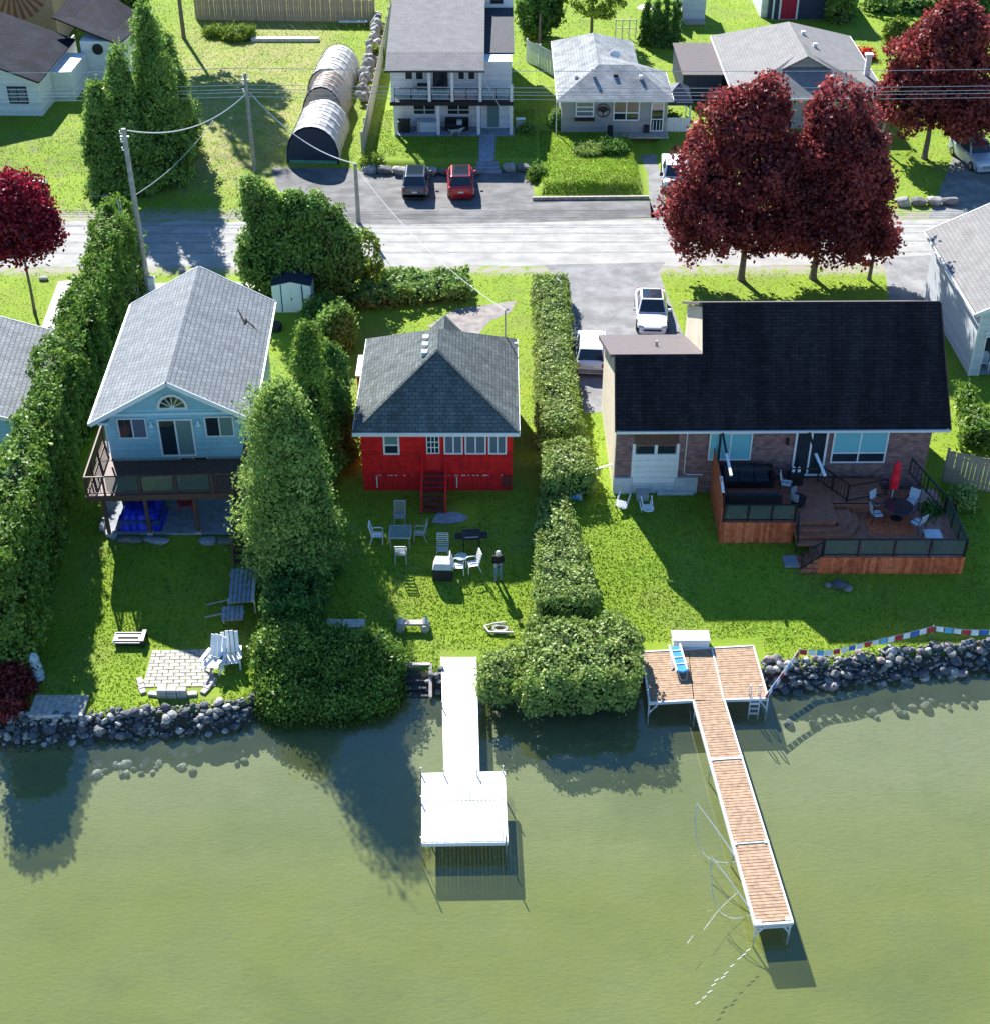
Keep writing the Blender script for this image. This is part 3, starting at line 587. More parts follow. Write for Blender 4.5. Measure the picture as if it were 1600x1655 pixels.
for x in (-1.12, 1.12):
    MB().lathe((x, -.14, 4.42), [(.04, .3), (.07, .27), (.05, .2), (.13, 0)], 8).box(x - .05, x + .05, -.12, 0, 4.6, 4.72).build('wall_lantern', M['bluetrim'], bh)
window(bh, -.1, 1.3, 1.5, 2.45, .28, 'white', cols=2, glasses=['gl_grey', 'gl_dark'])
MB().tube([(-3.42, -.15, 5.0), (-3.2, -.2, 4.85), (-3.3, -.05, 4.7), (-3.38, -.02, 2.9)], .05, 6).build('downpipe', M['white'], bh)
MB().tube([(3.45, -.2, 4.9), (3.36, -.04, 4.7), (3.36, -.04, 2.9)], .045, 6).build('downpipe', M['white'], bh)
# small porch on the right side
MB().box(3.35, 4.25, 5.0, 7.6, .9, 1.0).build('side_landing', M['paleconc'], bh)
dk = thing('raised_deck', 'dark brown raised deck with smoked glass railing below the blue gable', 'deck', (-15.3, 58.96, 0), R(2.3))
for i in range(20): B(-3.95, 3.3, -2.95 + i * .145, -2.95 + i * .145 + .137, 2.42, 2.455).build('board', M['darkwood'], dk)
MB().box(-4.0, 3.34, -3.02, -2.96, 2.15, 2.46).box(-4.0, -3.95, -2.96, 0, 2.15, 2.45).box(3.3, 3.35, -2.96, -.0, 2.15, 2.45).build('rim_joist', M['darkwood'], dk)
j = MB()
for i in range(12): j.box(-3.7 + i * .62, -3.65 + i * .62, -2.95, 0, 2.2, 2.415)
j.build('joist', M['darkwood'], dk)
for x in (-3.3, -1.35, .95, 2.95): 
    p = MB().box(x - .08, x + .08, -2.86, -2.7, .15, 2.2).build('post', M['darkwood'], dk); B(x - .14, x + .14, -2.92, -2.64, .0, .16).build('footing', M['concrete'], p)
railing(dk, (-3.1, -2.92, 2.46), (1.9, -2.92, 2.46), 1.0, 4, 'gl_rail', .07, 'darkwood')
railing(dk, (1.95, -2.92, 2.46), (3.28, -2.92, 2.46), 1.0, 2, None, .08, 'darkwood', bal=9)
railing(dk, (-3.95, -2.92, 2.46), (-3.12, -2.92, 2.46), 1.0, 2, None, .08, 'darkwood', bal=5)
railing(dk, (-3.95, -2.9, 2.46), (-3.95, 1.6, 2.46), 1.0, 4, None, .08, 'darkwood', bal=24)
railing(dk, (3.28, -2.85, 2.46), (3.28, 0, 2.46), 1.1, 3, None, .08, 'darkwood', bal=14)
B(-4.1, -3.34, 0.0, 1.8, 2.2, 2.45).build('side_platform', M['darkwood'], dk)
st = thing('deck_stairs', 'dark wooden staircase beside the blue house half hidden by the tall cedar', 'staircase', (-11.75, 55.8, 0), R(2.3))
for i in range(9): B(-.45, .45, -i * .27, -i * .27 + .28, 2.15 - i * .25, 2.19 - i * .25).build('tread', M['darkwood'], st)
MB().beam((-.47, .2, 2.3), (-.47, -2.3, 0), .05, .22).beam((.47, .2, 2.3), (.47, -2.3, 0), .05, .22).build('stringer', M['darkwood'], st)
railing(st, (-.47, .1, 2.35), (-.47, -2.2, .1), 1.0, 3, None, .07, 'darkwood', bal=14); railing(st, (.47, .1, 2.35), (.47, -2.2, .1), 1.0, 3, None, .07, 'darkwood', bal=14)
struct('patio_floor', MB().prism([(p.x, p.y) for p in P((170, 862), (385, 862), (392, 800), (170, 800))], -.1, .02), M['slate'])
bt = thing('covered_boat', 'bright blue tarpaulin draped over a bulky item under the deck', 'tarpaulin', (-17.1, 57.3, 0.02))
tarp = MB(); nxx, nyy = 12, 9; vs = []
for jj in range(nyy + 1):
    for ii in range(nxx + 1):
        u = ii / nxx * 2 - 1; v = jj / nyy * 2 - 1; e = max(abs(u), abs(v)); z = .95 * (1 if e < .7 else max(0, 1 - (e - .7) / .3) ** .7) + .06 * math.sin(ii * 2.1 + jj) * (e < .95)
        vs.append((u * 1.05 + .04 * math.sin(jj * 3), v * .95 + .05 * math.sin(ii * 2.7), max(0, z)))
tarp.add(vs, [(jj * (nxx + 1) + ii, jj * (nxx + 1) + ii + 1, (jj + 1) * (nxx + 1) + ii + 1, (jj + 1) * (nxx + 1) + ii) for jj in range(nyy) for ii in range(nxx)])
tarp.build('cover', M['bluetarp'], bt); MB().box(-.98, .98, -.85, .85, -.01, .55).build('load', M['blueplastic'], bt)
def armchair_wood(label, loc, rz, m='reddk', cat='chair'):
    t = thing('garden_chair', label, cat, loc, rz)
    for i in range(5): B(-.24 + i * .1, -.16 + i * .1, -.24, .22, .36, .39).build('seat_slat', M[m], t)
    for i in range(5): MB().beam((-.2 + i * .1, .22, .38), (-.21 + i * .105, .42, .98), .085, .025, (0, 1, 0)).build('back_slat', M[m], t)
    for x in (-.32, .32):
        MB().box(x - .06, x + .06, -.3, .3, .56, .59).build('armrest', M[m], t)
        MB().beam((x, -.24, 0), (x, -.24, .57), .06, .05).build('leg', M[m], t); MB().beam((x, .3, 0), (x, .2, .57), .06, .05).build('leg', M[m], t)
    return t
armchair_wood('dark red wooden armchair standing under the blue house deck', (-15.15, 58.15, .02), R(5))
# ------------------------------------------------------------ red cottage
rc = thing('red_cottage', 'small bright red lakeside cottage with grey hipped roof and white trim', 'house', (-2.85, 59.8, 0), 0)
MB().box(-3.72, 3.72, .02, 8.6, .95, 3.5).build('wall', M['red'], rc)
MB().box(-3.66, 3.66, .06, 8.5, -.1, .945).build('skirting', M['redplain'], rc)
for i in range(30): B(-3.7 + i * .248, -3.49 + i * .248, .018, .06, 0, .9).build('skirting_board', M['redplain'], rc)
sp_ = MB()
for k in range(34):
    x = random.uniform(-3.3, 3.3); sp_.box(x, x + random.uniform(.03, .14), .005, .02, .90, .945)
sp_.build('peeled_paint', M['white'], rc)
ze = 3.72; zr = 6.5; ex = 4.03; yf = -.42; yb = 8.95; ya, yb2 = 2.75, 4.95
for nm, pts in (('roof_slope', [(-ex, yf, ze), (ex, yf, ze), (0, ya, zr)]), ('roof_slope', [(-ex, yb, ze), (-ex, yf, ze), (0, ya, zr), (0, yb2, zr)]), ('roof_slope', [(ex, yf, ze), (ex, yb, ze), (0, yb2, zr), (0, ya, zr)]), ('roof_slope', [(ex, yb, ze), (-ex, yb, ze), (0, yb2, zr)])):
    MB().slab(pts, .1).build(nm, M['sh_green'], rc)
f = MB()
for a, b in (((-ex, yf), (ex, yf)), ((ex, yf), (ex, yb)), ((ex, yb), (-ex, yb)), ((-ex, yb), (-ex, yf))): f.beam((a[0], a[1], ze - .12), (b[0], b[1], ze - .12), .07, .2)
f.build('fascia', M['white'], rc)
B(-3.95, 3.95, yf + .05, yb - .05, ze - .2, ze - .16).build('soffit', M['white'], rc)
for a in ((-ex, yf), (ex, yf)): MB().beam((a[0], a[1], ze + .02), (0, ya, zr + .02), .16, .05).build('hip_cap', M['sh_green'], rc)
for k in range(3): q = (-.62, 3.1 + k * .75, 6.12); MB().box(q[0] - .14, q[0] + .14, q[1] - .16, q[1] + .16, q[2] - .15, q[2] + .14).build('roof_vent', M['white'], rc)
# rear lean-to gable
MB().slab([(-.9, 6.5, 4.15), (.2, 6.5, 5.35), (.2, 8.6, 5.35), (-.9, 8.6, 4.15)], .08).slab([(1.3, 6.5, 4.15), (.2, 6.5, 5.35), (.2, 8.6, 5.35), (1.3, 8.6, 4.15)], .08).build('rear_gable', M['sh_green'], rc)
panel_wall('rear_gable_wall', [(-.8, 3.8), (1.2, 3.8), (1.2, 4.15), (.2, 5.25), (-.8, 4.15)], 8.4, 8.5, 'red', rc)
B(-4.35, -3.72, 6.0, 8.0, 2.2, 3.1).build('side_box', M['redplain'], rc); B(-4.42, -3.7, 5.9, 8.1, 3.1, 3.2).build('side_box_lid', M['white'], rc)
window(rc, -2.62, -1.82, 2.2, 3.36, 0, 'white', hbar=.48, glasses=['gl_dark', 'gl_green'], fw=.09)
door = B(-.55, .22, -.04, .0, 1.25, 3.38).build('door', M['redplain'], rc)
window(rc, -.5, .14, 2.28, 3.32, -.04, 'white', cols=3, rows=3, gm='gl_dark', fw=.05)
for x0, x1 in ((.35, 1.28), (1.38, 2.42), (2.52, 3.42)): window(rc, x0, x1, 2.22, 3.38, 0, 'white', cols=2, gm='gl_grey', fw=.08, name='window')
MB().box(-3.76, 3.76, -.03, .02, 3.4, 3.52).build('frieze', M['white'], rc)
for k, x in enumerate((-3.05, .93)): MB().box(x, x + .05, -.02, .02, .2, .85).build('pipe', M['white'], rc)
B(3.2, 3.66, -.04, .01, .25, .9).build('hatch', M['darkred'], rc)
ss = thing('cottage_steps', 'steep red wooden steps with handrails up to the cottage door', 'staircase', (-3.0, 59.74, 0), 0)
for i in range(7): B(-.55, .55, -.35 - i * .26, -.1 - i * .26, 1.18 - i * .175, 1.22 - i * .175).build('tread', M['darkred'], ss)
for x in (-.58, .58):
    MB().beam((x, -.05, 1.2), (x, -1.95, 0), .06, .24).build('stringer', M['redplain'], ss)
    MB().beam((x, -.05, 2.1), (x, -1.9, .85), .06, .07).beam((x, -1.88, 0), (x, -1.88, .9), .07, .07).beam((x, -.08, 1.2), (x, -.08, 2.15), .07, .07).beam((x, -1, .6), (x, -1, 1.5), .06, .06).build('handrail', M['redplain'], ss)
tag(MB().prism([(-.9, -.5), (-.3, -.62), (.55, -.5), (.9, -.1), (.3, .35), (-.6, .3)], 0, .05).build('doormat_slab', M['slate'], None, loc=T(728, 835)), 'flat bluish stone slab in the grass beside the cottage steps', 'stone slab')
mast = thing('service_mast', 'thin grey electrical service mast at the right eave of the cottage', 'pole', (.55, 68.4, 0))
MB().tube([(0, 0, 1.2), (0, 0, 5.6)], .04, 6).tube([(0, 0, 5.6), (.1, 0, 5.7), (.18, 0, 5.6)], .05, 6).build('conduit', M['steel'], mast)
MB().box(-.12, .16, -.5, -.3, 3.6, 3.85).box(.1, .7, -.35, -.25, 3.75, 3.83).build('bracket', M['white'], mast)
# ------------------------------------------------------------ brown roofed house (right)
br = thing('brick_house', 'large brown brick house with steep dark shingle roof and rear lit strip', 'house', (5.9, 59.62, 0), R(.6))
L_ = 16.05; gx = 4.2; ye, zee = -.52, 4.0; yg, zg = 1.6, 7.0; yu, zu = 3.0, 9.05
MB().box(0.03, 3.6, 0.02, 8.0, 0.55, 4.2).build('garage_wall', M['brick'], br)
MB().box(3.6, L_ - .7, 0.02, 8.0, 0, 4.2).build('front_wall', M['brick'], br)
MB().box(0.0, .9, -.12, .3, 0, .95).build('foundation_block', M['block'], br); MB().box(3.0, 4.15, -.12, .3, 0, .95).build('foundation_block', M['block'], br)
MB().box(.9, 3.0, -.05, .3, 0, .5).build('foundation_block', M['block'], br)
# side gable wall in cream siding
def ywall(name, pts, x0, x1, m, par):
    n = len(pts); vs = [(x0, p[0], p[1]) for p in pts] + [(x1, p[0], p[1]) for p in pts]
    return MB().add(vs, [tuple(range(n))[::-1], tuple(range(n, 2 * n))] + [(i, (i + 1) % n, (i + 1) % n + n, i + n) for i in range(n)]).build(name, M[m], par)
ywall('side_wall', [(.03, .0), (8.05, 0), (8.05, 4.2), (yg, 6.7), (.03, 4.55)], -.03, .02, 'tanwall', br)
ywall('upper_side_wall', [(yg, 6.8), (yu, 8.8), (8.0, 6.3), (8.0, 4.3), (2.0, 6.6)], gx - .02, gx + .05, 'tanwall', br)
ywall('right_side_wall', [(.03, 0), (8.05, 0), (8.05, 6.1), (yu, 8.75), (.03, 4.4)], L_ - .75, L_ - .65, 'brick', br)
MB().slab([(-.1, ye, zee), (L_, ye, zee), (L_ - .25, yg, zg), (-.1, yg, zg)], .12).build('front_roof_slope', M['sh_brown'], br)
MB().slab([(gx - .1, yg + .002, zg + .003), (L_ - .25, yg + .002, zg + .003), (L_ - .5, yu, zu), (gx - .1, yu, zu)], .12).build('front_roof_slope', M['sh_brown'], br)
MB().slab([(-.35, yg, zg), (gx, yg, zg), (gx, 8.4, 4.35), (-.35, 8.4, 4.35)], .12).build('rear_roof_slope', M['rolled'], br)
MB().slab([(gx - .25, yu, zu), (L_ - .5, yu, zu), (L_ - .3, 8.4, 6.3), (gx - .25, 8.4, 6.3)], .12).build('rear_roof_slope', M['rolled'], br)
MB().beam((-.12, ye, zee - .1), (-.12, yg, zg - .1), .05, .2).beam((-.32, yg, zg - .12), (-.32, 8.4, 4.23), .05, .2).beam((L_ + .02, ye, zee - .1), (L_ - .46, yu, zu - .1), .05, .2).build('bargeboard', M['darkwood'], br)
MB().box(-.1, L_, ye - .1, ye - .0, zee - .14, zee - .02).build('gutter', M['alum'], br)
B(0, L_ - .1, ye + .02, .02, zee - .2, zee - .15).build('soffit', M['darkwood'], br)
MB().box(.95, 3.0, -.02, .02, .5, .55).box(.82, .97, -.04, .02, .5, 2.9).box(2.98, 3.13, -.04, .02, .5, 2.9).build('door_frame', M['white'], br)
gd = MB().box(.97, 2.98, -.02, .015, .58, 2.32).build('garage_door', M['paleconc'], br)
for k in range(5): B(.97, 2.98, -.045, -.02, .6 + k * .345, .6 + k * .345 + .32).build('door_panel', M['white'], gd)
for x0 in (1.03, 2.03): MB().box(x0, x0 + .88, -.03, .016, 2.36, 2.75).build('transom_pane', M['gl_dark'], br)
B(1.9, 2.05, -.05, .015, 2.33, 2.85).build('mullion', M['white'], br)
B(.9, 3.05, -.01, .018, 2.82, 3.75).build('header_panel', M['darkwood'], br)
window(br, 4.55, 6.65, 1.95, 3.55, 0, 'white', cols=2, gm='gl_blue', fw=.07)
window(br, 8.75, 10.35, 1.0, 3.7, 0, 'white', cols=2, gm='gl_dark', fw=.1, name='patio_door')
window(br, 10.6, 13.3, 1.75, 3.7, 0, 'white', cols=2, glasses=['gl_dark', 'gl_dark', 'gl_blue', 'gl_blue'], hbar=.3, fw=.08)
MB().box(8.3, 8.42, -.2, 0, 2.9, 3.2).build('wall_lamp', M['black'], br)
MB().tube([(3.45, -.03, 3.6), (3.45, -.03, 1.2), (3.6, -.03, 1.1), (4.4, -.03, 1.1)], .03, 5).build('conduit', M['alum'], br)
for k, (px, w_, h_) in enumerate(((1042, .5, .22), (1075, 1.5, .14), (1085, 1.9, .0))):
    pass
tag(MB().box(-.3, .3, -.4, .3, 0, .28).build('entry_step', M['concrete'], None, loc=T(1037, 803)), 'grey concrete block below the white garage door', 'step')
tag(MB().box(-.9, .9, -.2, .2, 0, .2).build('entry_step', M['block'], None, loc=T(1090, 797)), 'long pale stone step along the foundation right of the concrete block', 'step')
MB().tube([(2.2, 4.2, 5.6), (2.2, 4.2, 6.3)], .07, 8).build('vent_pipe', M['steel'], br)
# terrace of the brick house
dk2 = thing('terrace_deck', 'two level brown timber terrace with red cedar skirting and glass railings', 'deck', (0, 0, 0), 0)
x0, x1 = 10.75, 14.2; ux = 19.0
def skirt(a, b, z0, z1, par, m='redwood', wd=.14):
    a = Vector((a[0], a[1], 0)); b = Vector((b[0], b[1], 0)); L = (b - a).length; n = max(1, int(L / wd)); d = (b - a).normalized()
    for i in range(n):
        p = a + d * (i * L / n + .004); q = a + d * ((i + 1) * L / n - .006); o = .004 * (i % 3)
        nn = Vector((d.y, -d.x, 0)) * (.02 + o); c = (p + q) / 2
        MB().add([p + nn + Vector((0, 0, z0)), q + nn + Vector((0, 0, z0)), q - nn + Vector((0, 0, z0)), p - nn + Vector((0, 0, z0)), p + nn + Vector((0, 0, z1)), q + nn + Vector((0, 0, z1)), q - nn + Vector((0, 0, z1)), p - nn + Vector((0, 0, z1))],
                 [(0, 1, 5, 4), (1, 2, 6, 5), (2, 3, 7, 6), (3, 0, 4, 7), (4, 5, 6, 7)])\
                 .build('skirting_board', M[m if m != 'redwood' else random.choice(('redwood', 'redwood2', 'redwood3'))], par)
zU = 1.0; yf1 = 55.75; yW = 59.45; zL = .45; yf2 = 53.75; xL0, xL1 = 14.2, 21.85
for i in range(25):
    y = yf1 + .0 + i * .148
    B(x0, ux - .1 if y > 57.3 else 16.3, y, y + .14, zU - .04, zU).build('board', M['deckwood'], dk2)
for i in range(12):
    y = yf2 + i * .148 ; B(xL0 + (.0 if y > 54.6 else .9), xL1, y, y + .14, zL - .04, zL).build('board', M['deckwood'], dk2)
for i in range(12, 36):
    y = yf2 + i * .148
    if y < 59.3: B(16.3 if y < 57.3 else 19.0, xL1, y, y + .14, zL - .04, zL).build('board', M['deckwood'], dk2)
B(x0 + .05, 16.2, yf1 + .05, yW, .2, zU - .05).build('under_deck', M['deckwood'], dk2); B(15.2, xL1 - .05, yf2 + .05, yW - .1, -.6, zL - .05).build('under_deck', M['deckwood'], dk2)
for k, (d, z) in enumerate(((0, zU - .28), (.32, zU - .42))):
    MB().prism([(x1, yf1 - .32 - d), (16.45 + d, yf1 - .32 - d), (17.1 + d, yf1 + .5 - d * .3), (17.1 + d, 57.1), (16.3, 57.1), (16.3, yf1), (x1, yf1)], z - .1 + .14 * (1 - k) * 0, z + .06).build('step', M['deckwood'], dk2)
skirt((x0, yf1 - .03), (x1, yf1 - .03), -.35, zU + .0, dk2); skirt((x0 - .03, yW), (x0 - .03, yf1), -.3, zU, dk2); 
skirt((15.1, yf2 - .03), (xL1, yf2 - .03), -.75, zL, dk2); skirt((xL1 + .03, yf2), (xL1 + .03, yW), -.7, zL, dk2)
B(16.32, 19.0, 57.26, 57.3, .45, .96).build('riser', M['deckwood'], dk2); B(18.86, 18.9, 57.3, yW, .45, .96).build('riser', M['deckwood'], dk2); B(16.28, 16.32, 55.8, 57.26, .45, .96).build('riser', M['deckwood'], dk2)
# privacy screen on the left side
for i in range(24): 
    y = yf1 + .02 + i * .155; B(x0 - .06, x0 - .02, y, y + .145, zU, zU + 1.75 - (.9 * (1 - i / 6) if i < 6 else 0)).build('screen_board', M['redwood'], dk2)
railing(dk2, (x0 + .1, yf1 + .05, zU), (x1, yf1 + .05, zU), .95, 4, 'gl_rail')
railing(dk2, (x1 + .02, yf1 + .05, zU), (x1 + .02, yf1 - .0 + .01, zU), .95, 2)
railing(dk2, (15.2, yf2 + .05, zL), (xL1, yf2 + .05, zL), .95, 5, 'gl_rail')
railing(dk2, (xL1 - .04, yf2 + .05, zL), (xL1 - .04, 57.2, zL), .95, 4, 'gl_rail')
railing(dk2, (xL1 - .1, 57.3, zL), (20.4, 59.3, zL + .9), .9, 3, None, bal=10)
railing(dk2, (15.9, 59.2, zU), (17.0, 57.5, zU), .95, 3, None, bal=9)
railing(dk2, (17.0, 57.4, zU), (19.0, 58.0, zU), .1 + .8, 2, None, bal=0)
railing(dk2, (x1 + .1, yf1 - .2, .8), (x1 + .05, yf2 + 1.1, -.1), .95, 3, None, bal=9)
railing(dk2, (15.25, yf2 + .0, .5), (14.3, yf2 - .1, -.25), .9, 3, None, bal=8)
for k in range(4): B(14.15, 15.1, yf2 + .0 + k * .02, 55.4, -.6 + k * .25, -.52 + k * .25).build('step', M['deckwood'], dk2) if k == 9 else MB().box(14.0 + k * .27, 15.1, yf2 - .05, yf2 + .95, -.75 + k * .28, -.5 + k * .28).build('step', M['deckwood'], dk2)
tag(MB().box(-.5, .35, -.35, .45, 0, .12).build('landing_slab', M['slate'], None, loc=T(1283, 910)), 'blue grey slab at the foot of the terrace stairs', 'stone slab')
# pergola beam frame over left part
pg = thing('awning_frame', 'black awning frame with bar ends whitened for sunlight over the left of the terrace', 'awning frame', (0, 0, 0))
MB().beam((10.95, 59.5, 3.95), (11.0, 56.6, 3.4), .09, .09).beam((15.1, 59.5, 3.95), (15.3, 56.6, 3.4), .09, .09).beam((10.95, 56.95, 3.25), (15.25, 56.95, 3.25), .06, .06).beam((10.95, 59.5, 3.95), (10.95, 59.5, 1.0), .09, .09).beam((10.98, 56.7, 3.3), (10.9, 57.3, 1.0), .07, .07).build('frame', M['black'], pg)
MB().beam((10.97, 57.6, 3.66), (11.03, 56.2, 3.36), .12, .08).build('sun_whitened_beam_end', M['white'], pg); MB().beam((15.2, 57.6, 3.66), (15.42, 56.2, 3.36), .12, .08).build('sun_whitened_beam_end', M['white'], pg)  # brown beams; the white puts sunlight on their ends into the colour
MB().beam((10.72, 57.0, 2.75), (10.75, 56.2, 2.4), .12, .08).build('sun_whitened_beam_end', M['white'], pg)
# terrace furniture
sf = thing('outdoor_sofa', 'dark outdoor sofa against the brick wall under the left terrace window', 'sofa', (12.3, 58.85, 1.0))
MB().box(-1.3, 1.3, -.35, .35, .1, .42).box(-1.35, -1.15, -.35, .35, .42, .7).box(1.15, 1.35, -.35, .35, .42, .7).box(-1.3, 1.3, .3, .45, .42, .95).build('frame', M['black'], sf)
for i in range(3): B(-1.1 + i * .74, -1.1 + i * .74 + .7, -.33, .25, .42, .55).build('seat_cushion', M['cushion'], sf); B(-1.1 + i * .74, -1.1 + i * .74 + .7, .15, .3, .55, .95).build('back_cushion', M['cushion'], sf)
sf2 = thing('outdoor_sofa', 'long dark outdoor sofa in the middle of the left terrace bay', 'sofa', (12.4, 57.1, 1.0), math.pi)
MB().box(-1.3, 1.3, -.35, .35, .1, .42).box(-1.3, 1.3, .3, .42, .42, .85).build('frame', M['black'], sf2)
for i in range(3): B(-1.2 + i * .8, -1.2 + i * .8 + .77, -.33, .28, .42, .54).build('seat_cushion', M['cushion'], sf2)
for i, (x, y, rz, l) in enumerate(((14.6, 57.2, 80, 'dark curved wicker chair on the terrace near the long sofa'),)):
    t = thing('wicker_chair', l, 'chair', (x, y, 1.0), R(rz)); MB().lathe((0, 0, 0), [(.3, 0), (.34, .2), (.38, .42)], 14).build('seat', M['black'], t)
    bk = MB(); 
    for k in range(9): a = R(20 + k * 17.5); b = R(20 + (k + 1) * 17.5 - 2); bk.beam((.4 * math.cos(a), .4 * math.sin(a), .6), (.4 * math.cos(b), .4 * math.sin(b), .6), .05, .42)
    bk.build('backrest', M['slate'], t)

# ------------------------------------------------------------ white two storey house (top centre)
wh = thing('white_house', 'white two storey house with pale shingle roof and full width glass balcony', 'house', (-7.75, 106.6, .5), 0)
B(0, 6.7, 1.6, 16, 0, 5.3).build('wall', M['whitewall'], wh); B(6.7, 9.0, 1.3, 16, 0, 5.2).build('wall', M['whitewall'], wh)
MB().slab([(-.35, -.5, 5.15), (6.95, -.5, 5.15), (6.95, 1.6, 5.75), (-.35, 1.6, 5.75)], .1).build('porch_roof', M['sh_taupe'], wh)
MB().slab([(-.35, 1.6, 5.76), (6.95, 1.6, 5.76), (6.95, 13, 7.6), (-.35, 13, 7.6)], .1).build('roof_slope', M['sh_taupe'], wh)
MB().slab([(-.35, 13, 7.6), (6.95, 13, 7.6), (6.95, 20, 5.5), (-.35, 20, 5.5)], .1).build('roof_slope', M['sh_taupe'], wh)
MB().slab([(6.96, 3.0, 5.3), (9.2, 3.0, 5.3), (9.2, 11, 6.3), (6.96, 11, 6.3)], .1).build('side_roof', M['tar'], wh)
B(6.96, 9.2, 11.05, 17, 5.0, 7.4).build('rear_tower', M['white'], wh); B(7.4, 8.4, 11.0, 11.04, 6.6, 6.9).build('vent_slot', M['dark'], wh)
MB().box(-.4, 7.0, -.6, -.5, 5.0, 5.14).build('gutter', M['black'], wh)
B(-.1, 9.1, -.15, 1.6, 2.45, 2.6).build('balcony_floor', M['tar'], wh); B(-.12, 9.12, -.22, -.15, 2.35, 2.62).build('balcony_fascia', M['black'], wh)
for x in (.0, 2.75, 4.45, 6.55): B(x, x + .22, -.12, .1, 2.62, 5.1).build('column', M['white'], wh)
for x in (.15, 3.35, 6.4, 8.85): B(x, x + .24, -.12, .12, 0, 2.42).build('column', M['white'], wh)
B(8.85, 9.09, -.12, .12, 2.62, 3.9).build('column', M['white'], wh)
for a, b, n in ((.25, 2.72, 3), (3.0, 4.42, 2), (4.7, 6.52, 3), (6.8, 8.84, 3)): railing(wh, (a, -.05, 2.62), (b, -.05, 2.62), 1.0, n, 'gl_railb', .05)
for a, b in ((.95, 1.6), (1.75, 2.4), (4.95, 5.5), (5.7, 6.3)): window(wh, a, b, 3.7, 4.9, 1.6, 'white', gm='gl_dark')
window(wh, 3.1, 4.2, 2.65, 4.9, 1.6, 'black', cols=2, gm='gl_dark', name='patio_door')
window(wh, 1.5, 3.25, 1.0, 2.3, 1.6, 'white', cols=2, hbar=.3, gm='gl_dark'); window(wh, 4.1, 5.85, 1.0, 2.3, 1.6, 'white', cols=2, hbar=.3, gm='gl_dark')
window(wh, 7.1, 8.1, .05, 2.1, 1.3, 'whitewall', gm='gl_green', name='door')
tag(MB().box(0.2, 9.2, -.3, 1.6, 0, .06).build('porch_floor', M['slate'], None, loc=(-7.75, 106.6, .5)), kind='structure')
fp = struct('flagstone_path', MB().prism([(-.55, 0), (.7, 0), (.55, -5.0), (-.5, -5.0)], -.3, .05), M['slate']); fp.location = (-.65, 106.3, .5)
fs_ = thing('stone_steps', 'three broad flagstone steps between the boulders leading up to the white house', 'steps', (-.55, 101.1, 0))
for i in range(3): B(-1.0 + i * .12, 1.0 - i * .1, -.9 + i * .4, -.5 + i * .4 + .04, 0, .16 + i * .15).build('step', M['slate'], fs_)
def clutter_grill(label, loc, rz=0, cover=False, top='charcoal', lid='charcoal', w_=.65, h=1.0):
    t = thing('covered_barbecue' if cover else 'barbecue', label, 'barbecue', loc, rz)
    if cover:
        MB().add([(-w_, -.33, 0), (w_, -.33, 0), (w_, .33, 0), (-w_, .33, 0), (-w_ * .98, -.32, .62), (w_ * .98, -.32, .62), (w_ * .98, .32, .62), (-w_ * .98, .32, .62), (-w_ * .8, -.24, .84), (w_ * .8, -.24, .84), (w_ * .7, .24, h), (-w_ * .7, .24, h)],
                 [(0, 1, 5, 4), (1, 2, 6, 5), (2, 3, 7, 6), (3, 0, 4, 7)]).build('cover_skirt', M['charcoal'], t)
        MB().add([(-w_ * .98, -.32, .62), (w_ * .98, -.32, .62), (w_ * .98, .32, .62), (-w_ * .98, .32, .62), (-w_ * .8, -.2, .88), (w_ * .8, -.2, .88), (w_ * .72, .26, h), (-w_ * .72, .26, h)],
                 [(0, 1, 5, 4), (1, 2, 6, 5), (2, 3, 7, 6), (3, 0, 4, 7), (4, 5, 6, 7)]).build('cover_top', M[top], t)
    else:
        MB().box(-.42, .42, -.26, .26, .72, .86).build('firebox', M['black'], t)
        MB().tube([(-.42, 0, .87), (.42, 0, .87)], .27, 12).build('lid', M[lid], t)
        for s in (-1, 1): B(s * .6 - .17, s * .6 + .17, -.24, .24, .8, .84).build('side_shelf', M['black'], t)
        for s in (-1, 1):
            for q in (-1, 1): MB().beam((s * .36, q * .2, 0), (s * .36, q * .2, .72), .04, .04).build('leg', M['black'], t)
        MB().tube([(-.3, -.3, .95), (.3, -.3, .95)], .018, 6).build('handle', M['steel'], t)
    return t
clutter_grill('dark lidded grill on the balcony of the white house', (-5.4, 107.3, 3.12))
bx = thing('storage_box', 'dark storage box on the white house porch left end', 'box', (-6.9, 107.2, .56)); B(-.45, .45, -.35, .35, 0, .8).build('body', M['black'], bx); B(-.48, .48, -.38, .38, .8, .87).build('lid', M['charcoal'], bx)
bx = thing('hot_tub', 'pale blue tub with wooden side under the balcony', 'tub', (-5.1, 107.4, .56)); B(-.8, .8, -.4, .5, 0, .7).build('shell', M['garagewall'], bx); B(-.82, -.6, -.42, .5, 0, .74).build('wood_side', M['oldwood'], bx); B(-.8, .8, -.4, .5, .7, .76).build('cover', M['garagewall'], bx)
sf3 = thing('porch_sofa', 'dark porch sofa with a pale cushion behind the dog', 'sofa', (-2.9, 107.5, .56)); MB().box(-.9, .9, -.35, .35, .1, .42).box(-.9, .9, .25, .4, .42, .85).box(-.9, -.78, -.35, .3, .42, .62).box(.78, .9, -.35, .3, .42, .62).build('frame', M['black'], sf3); B(-.0, .4, -.1, .22, .43, .75).build('cushion', M['garagewall'], sf3); B(-.75, -.05, -.33, .22, .42, .52).build('cushion', M['cushion'], sf3)
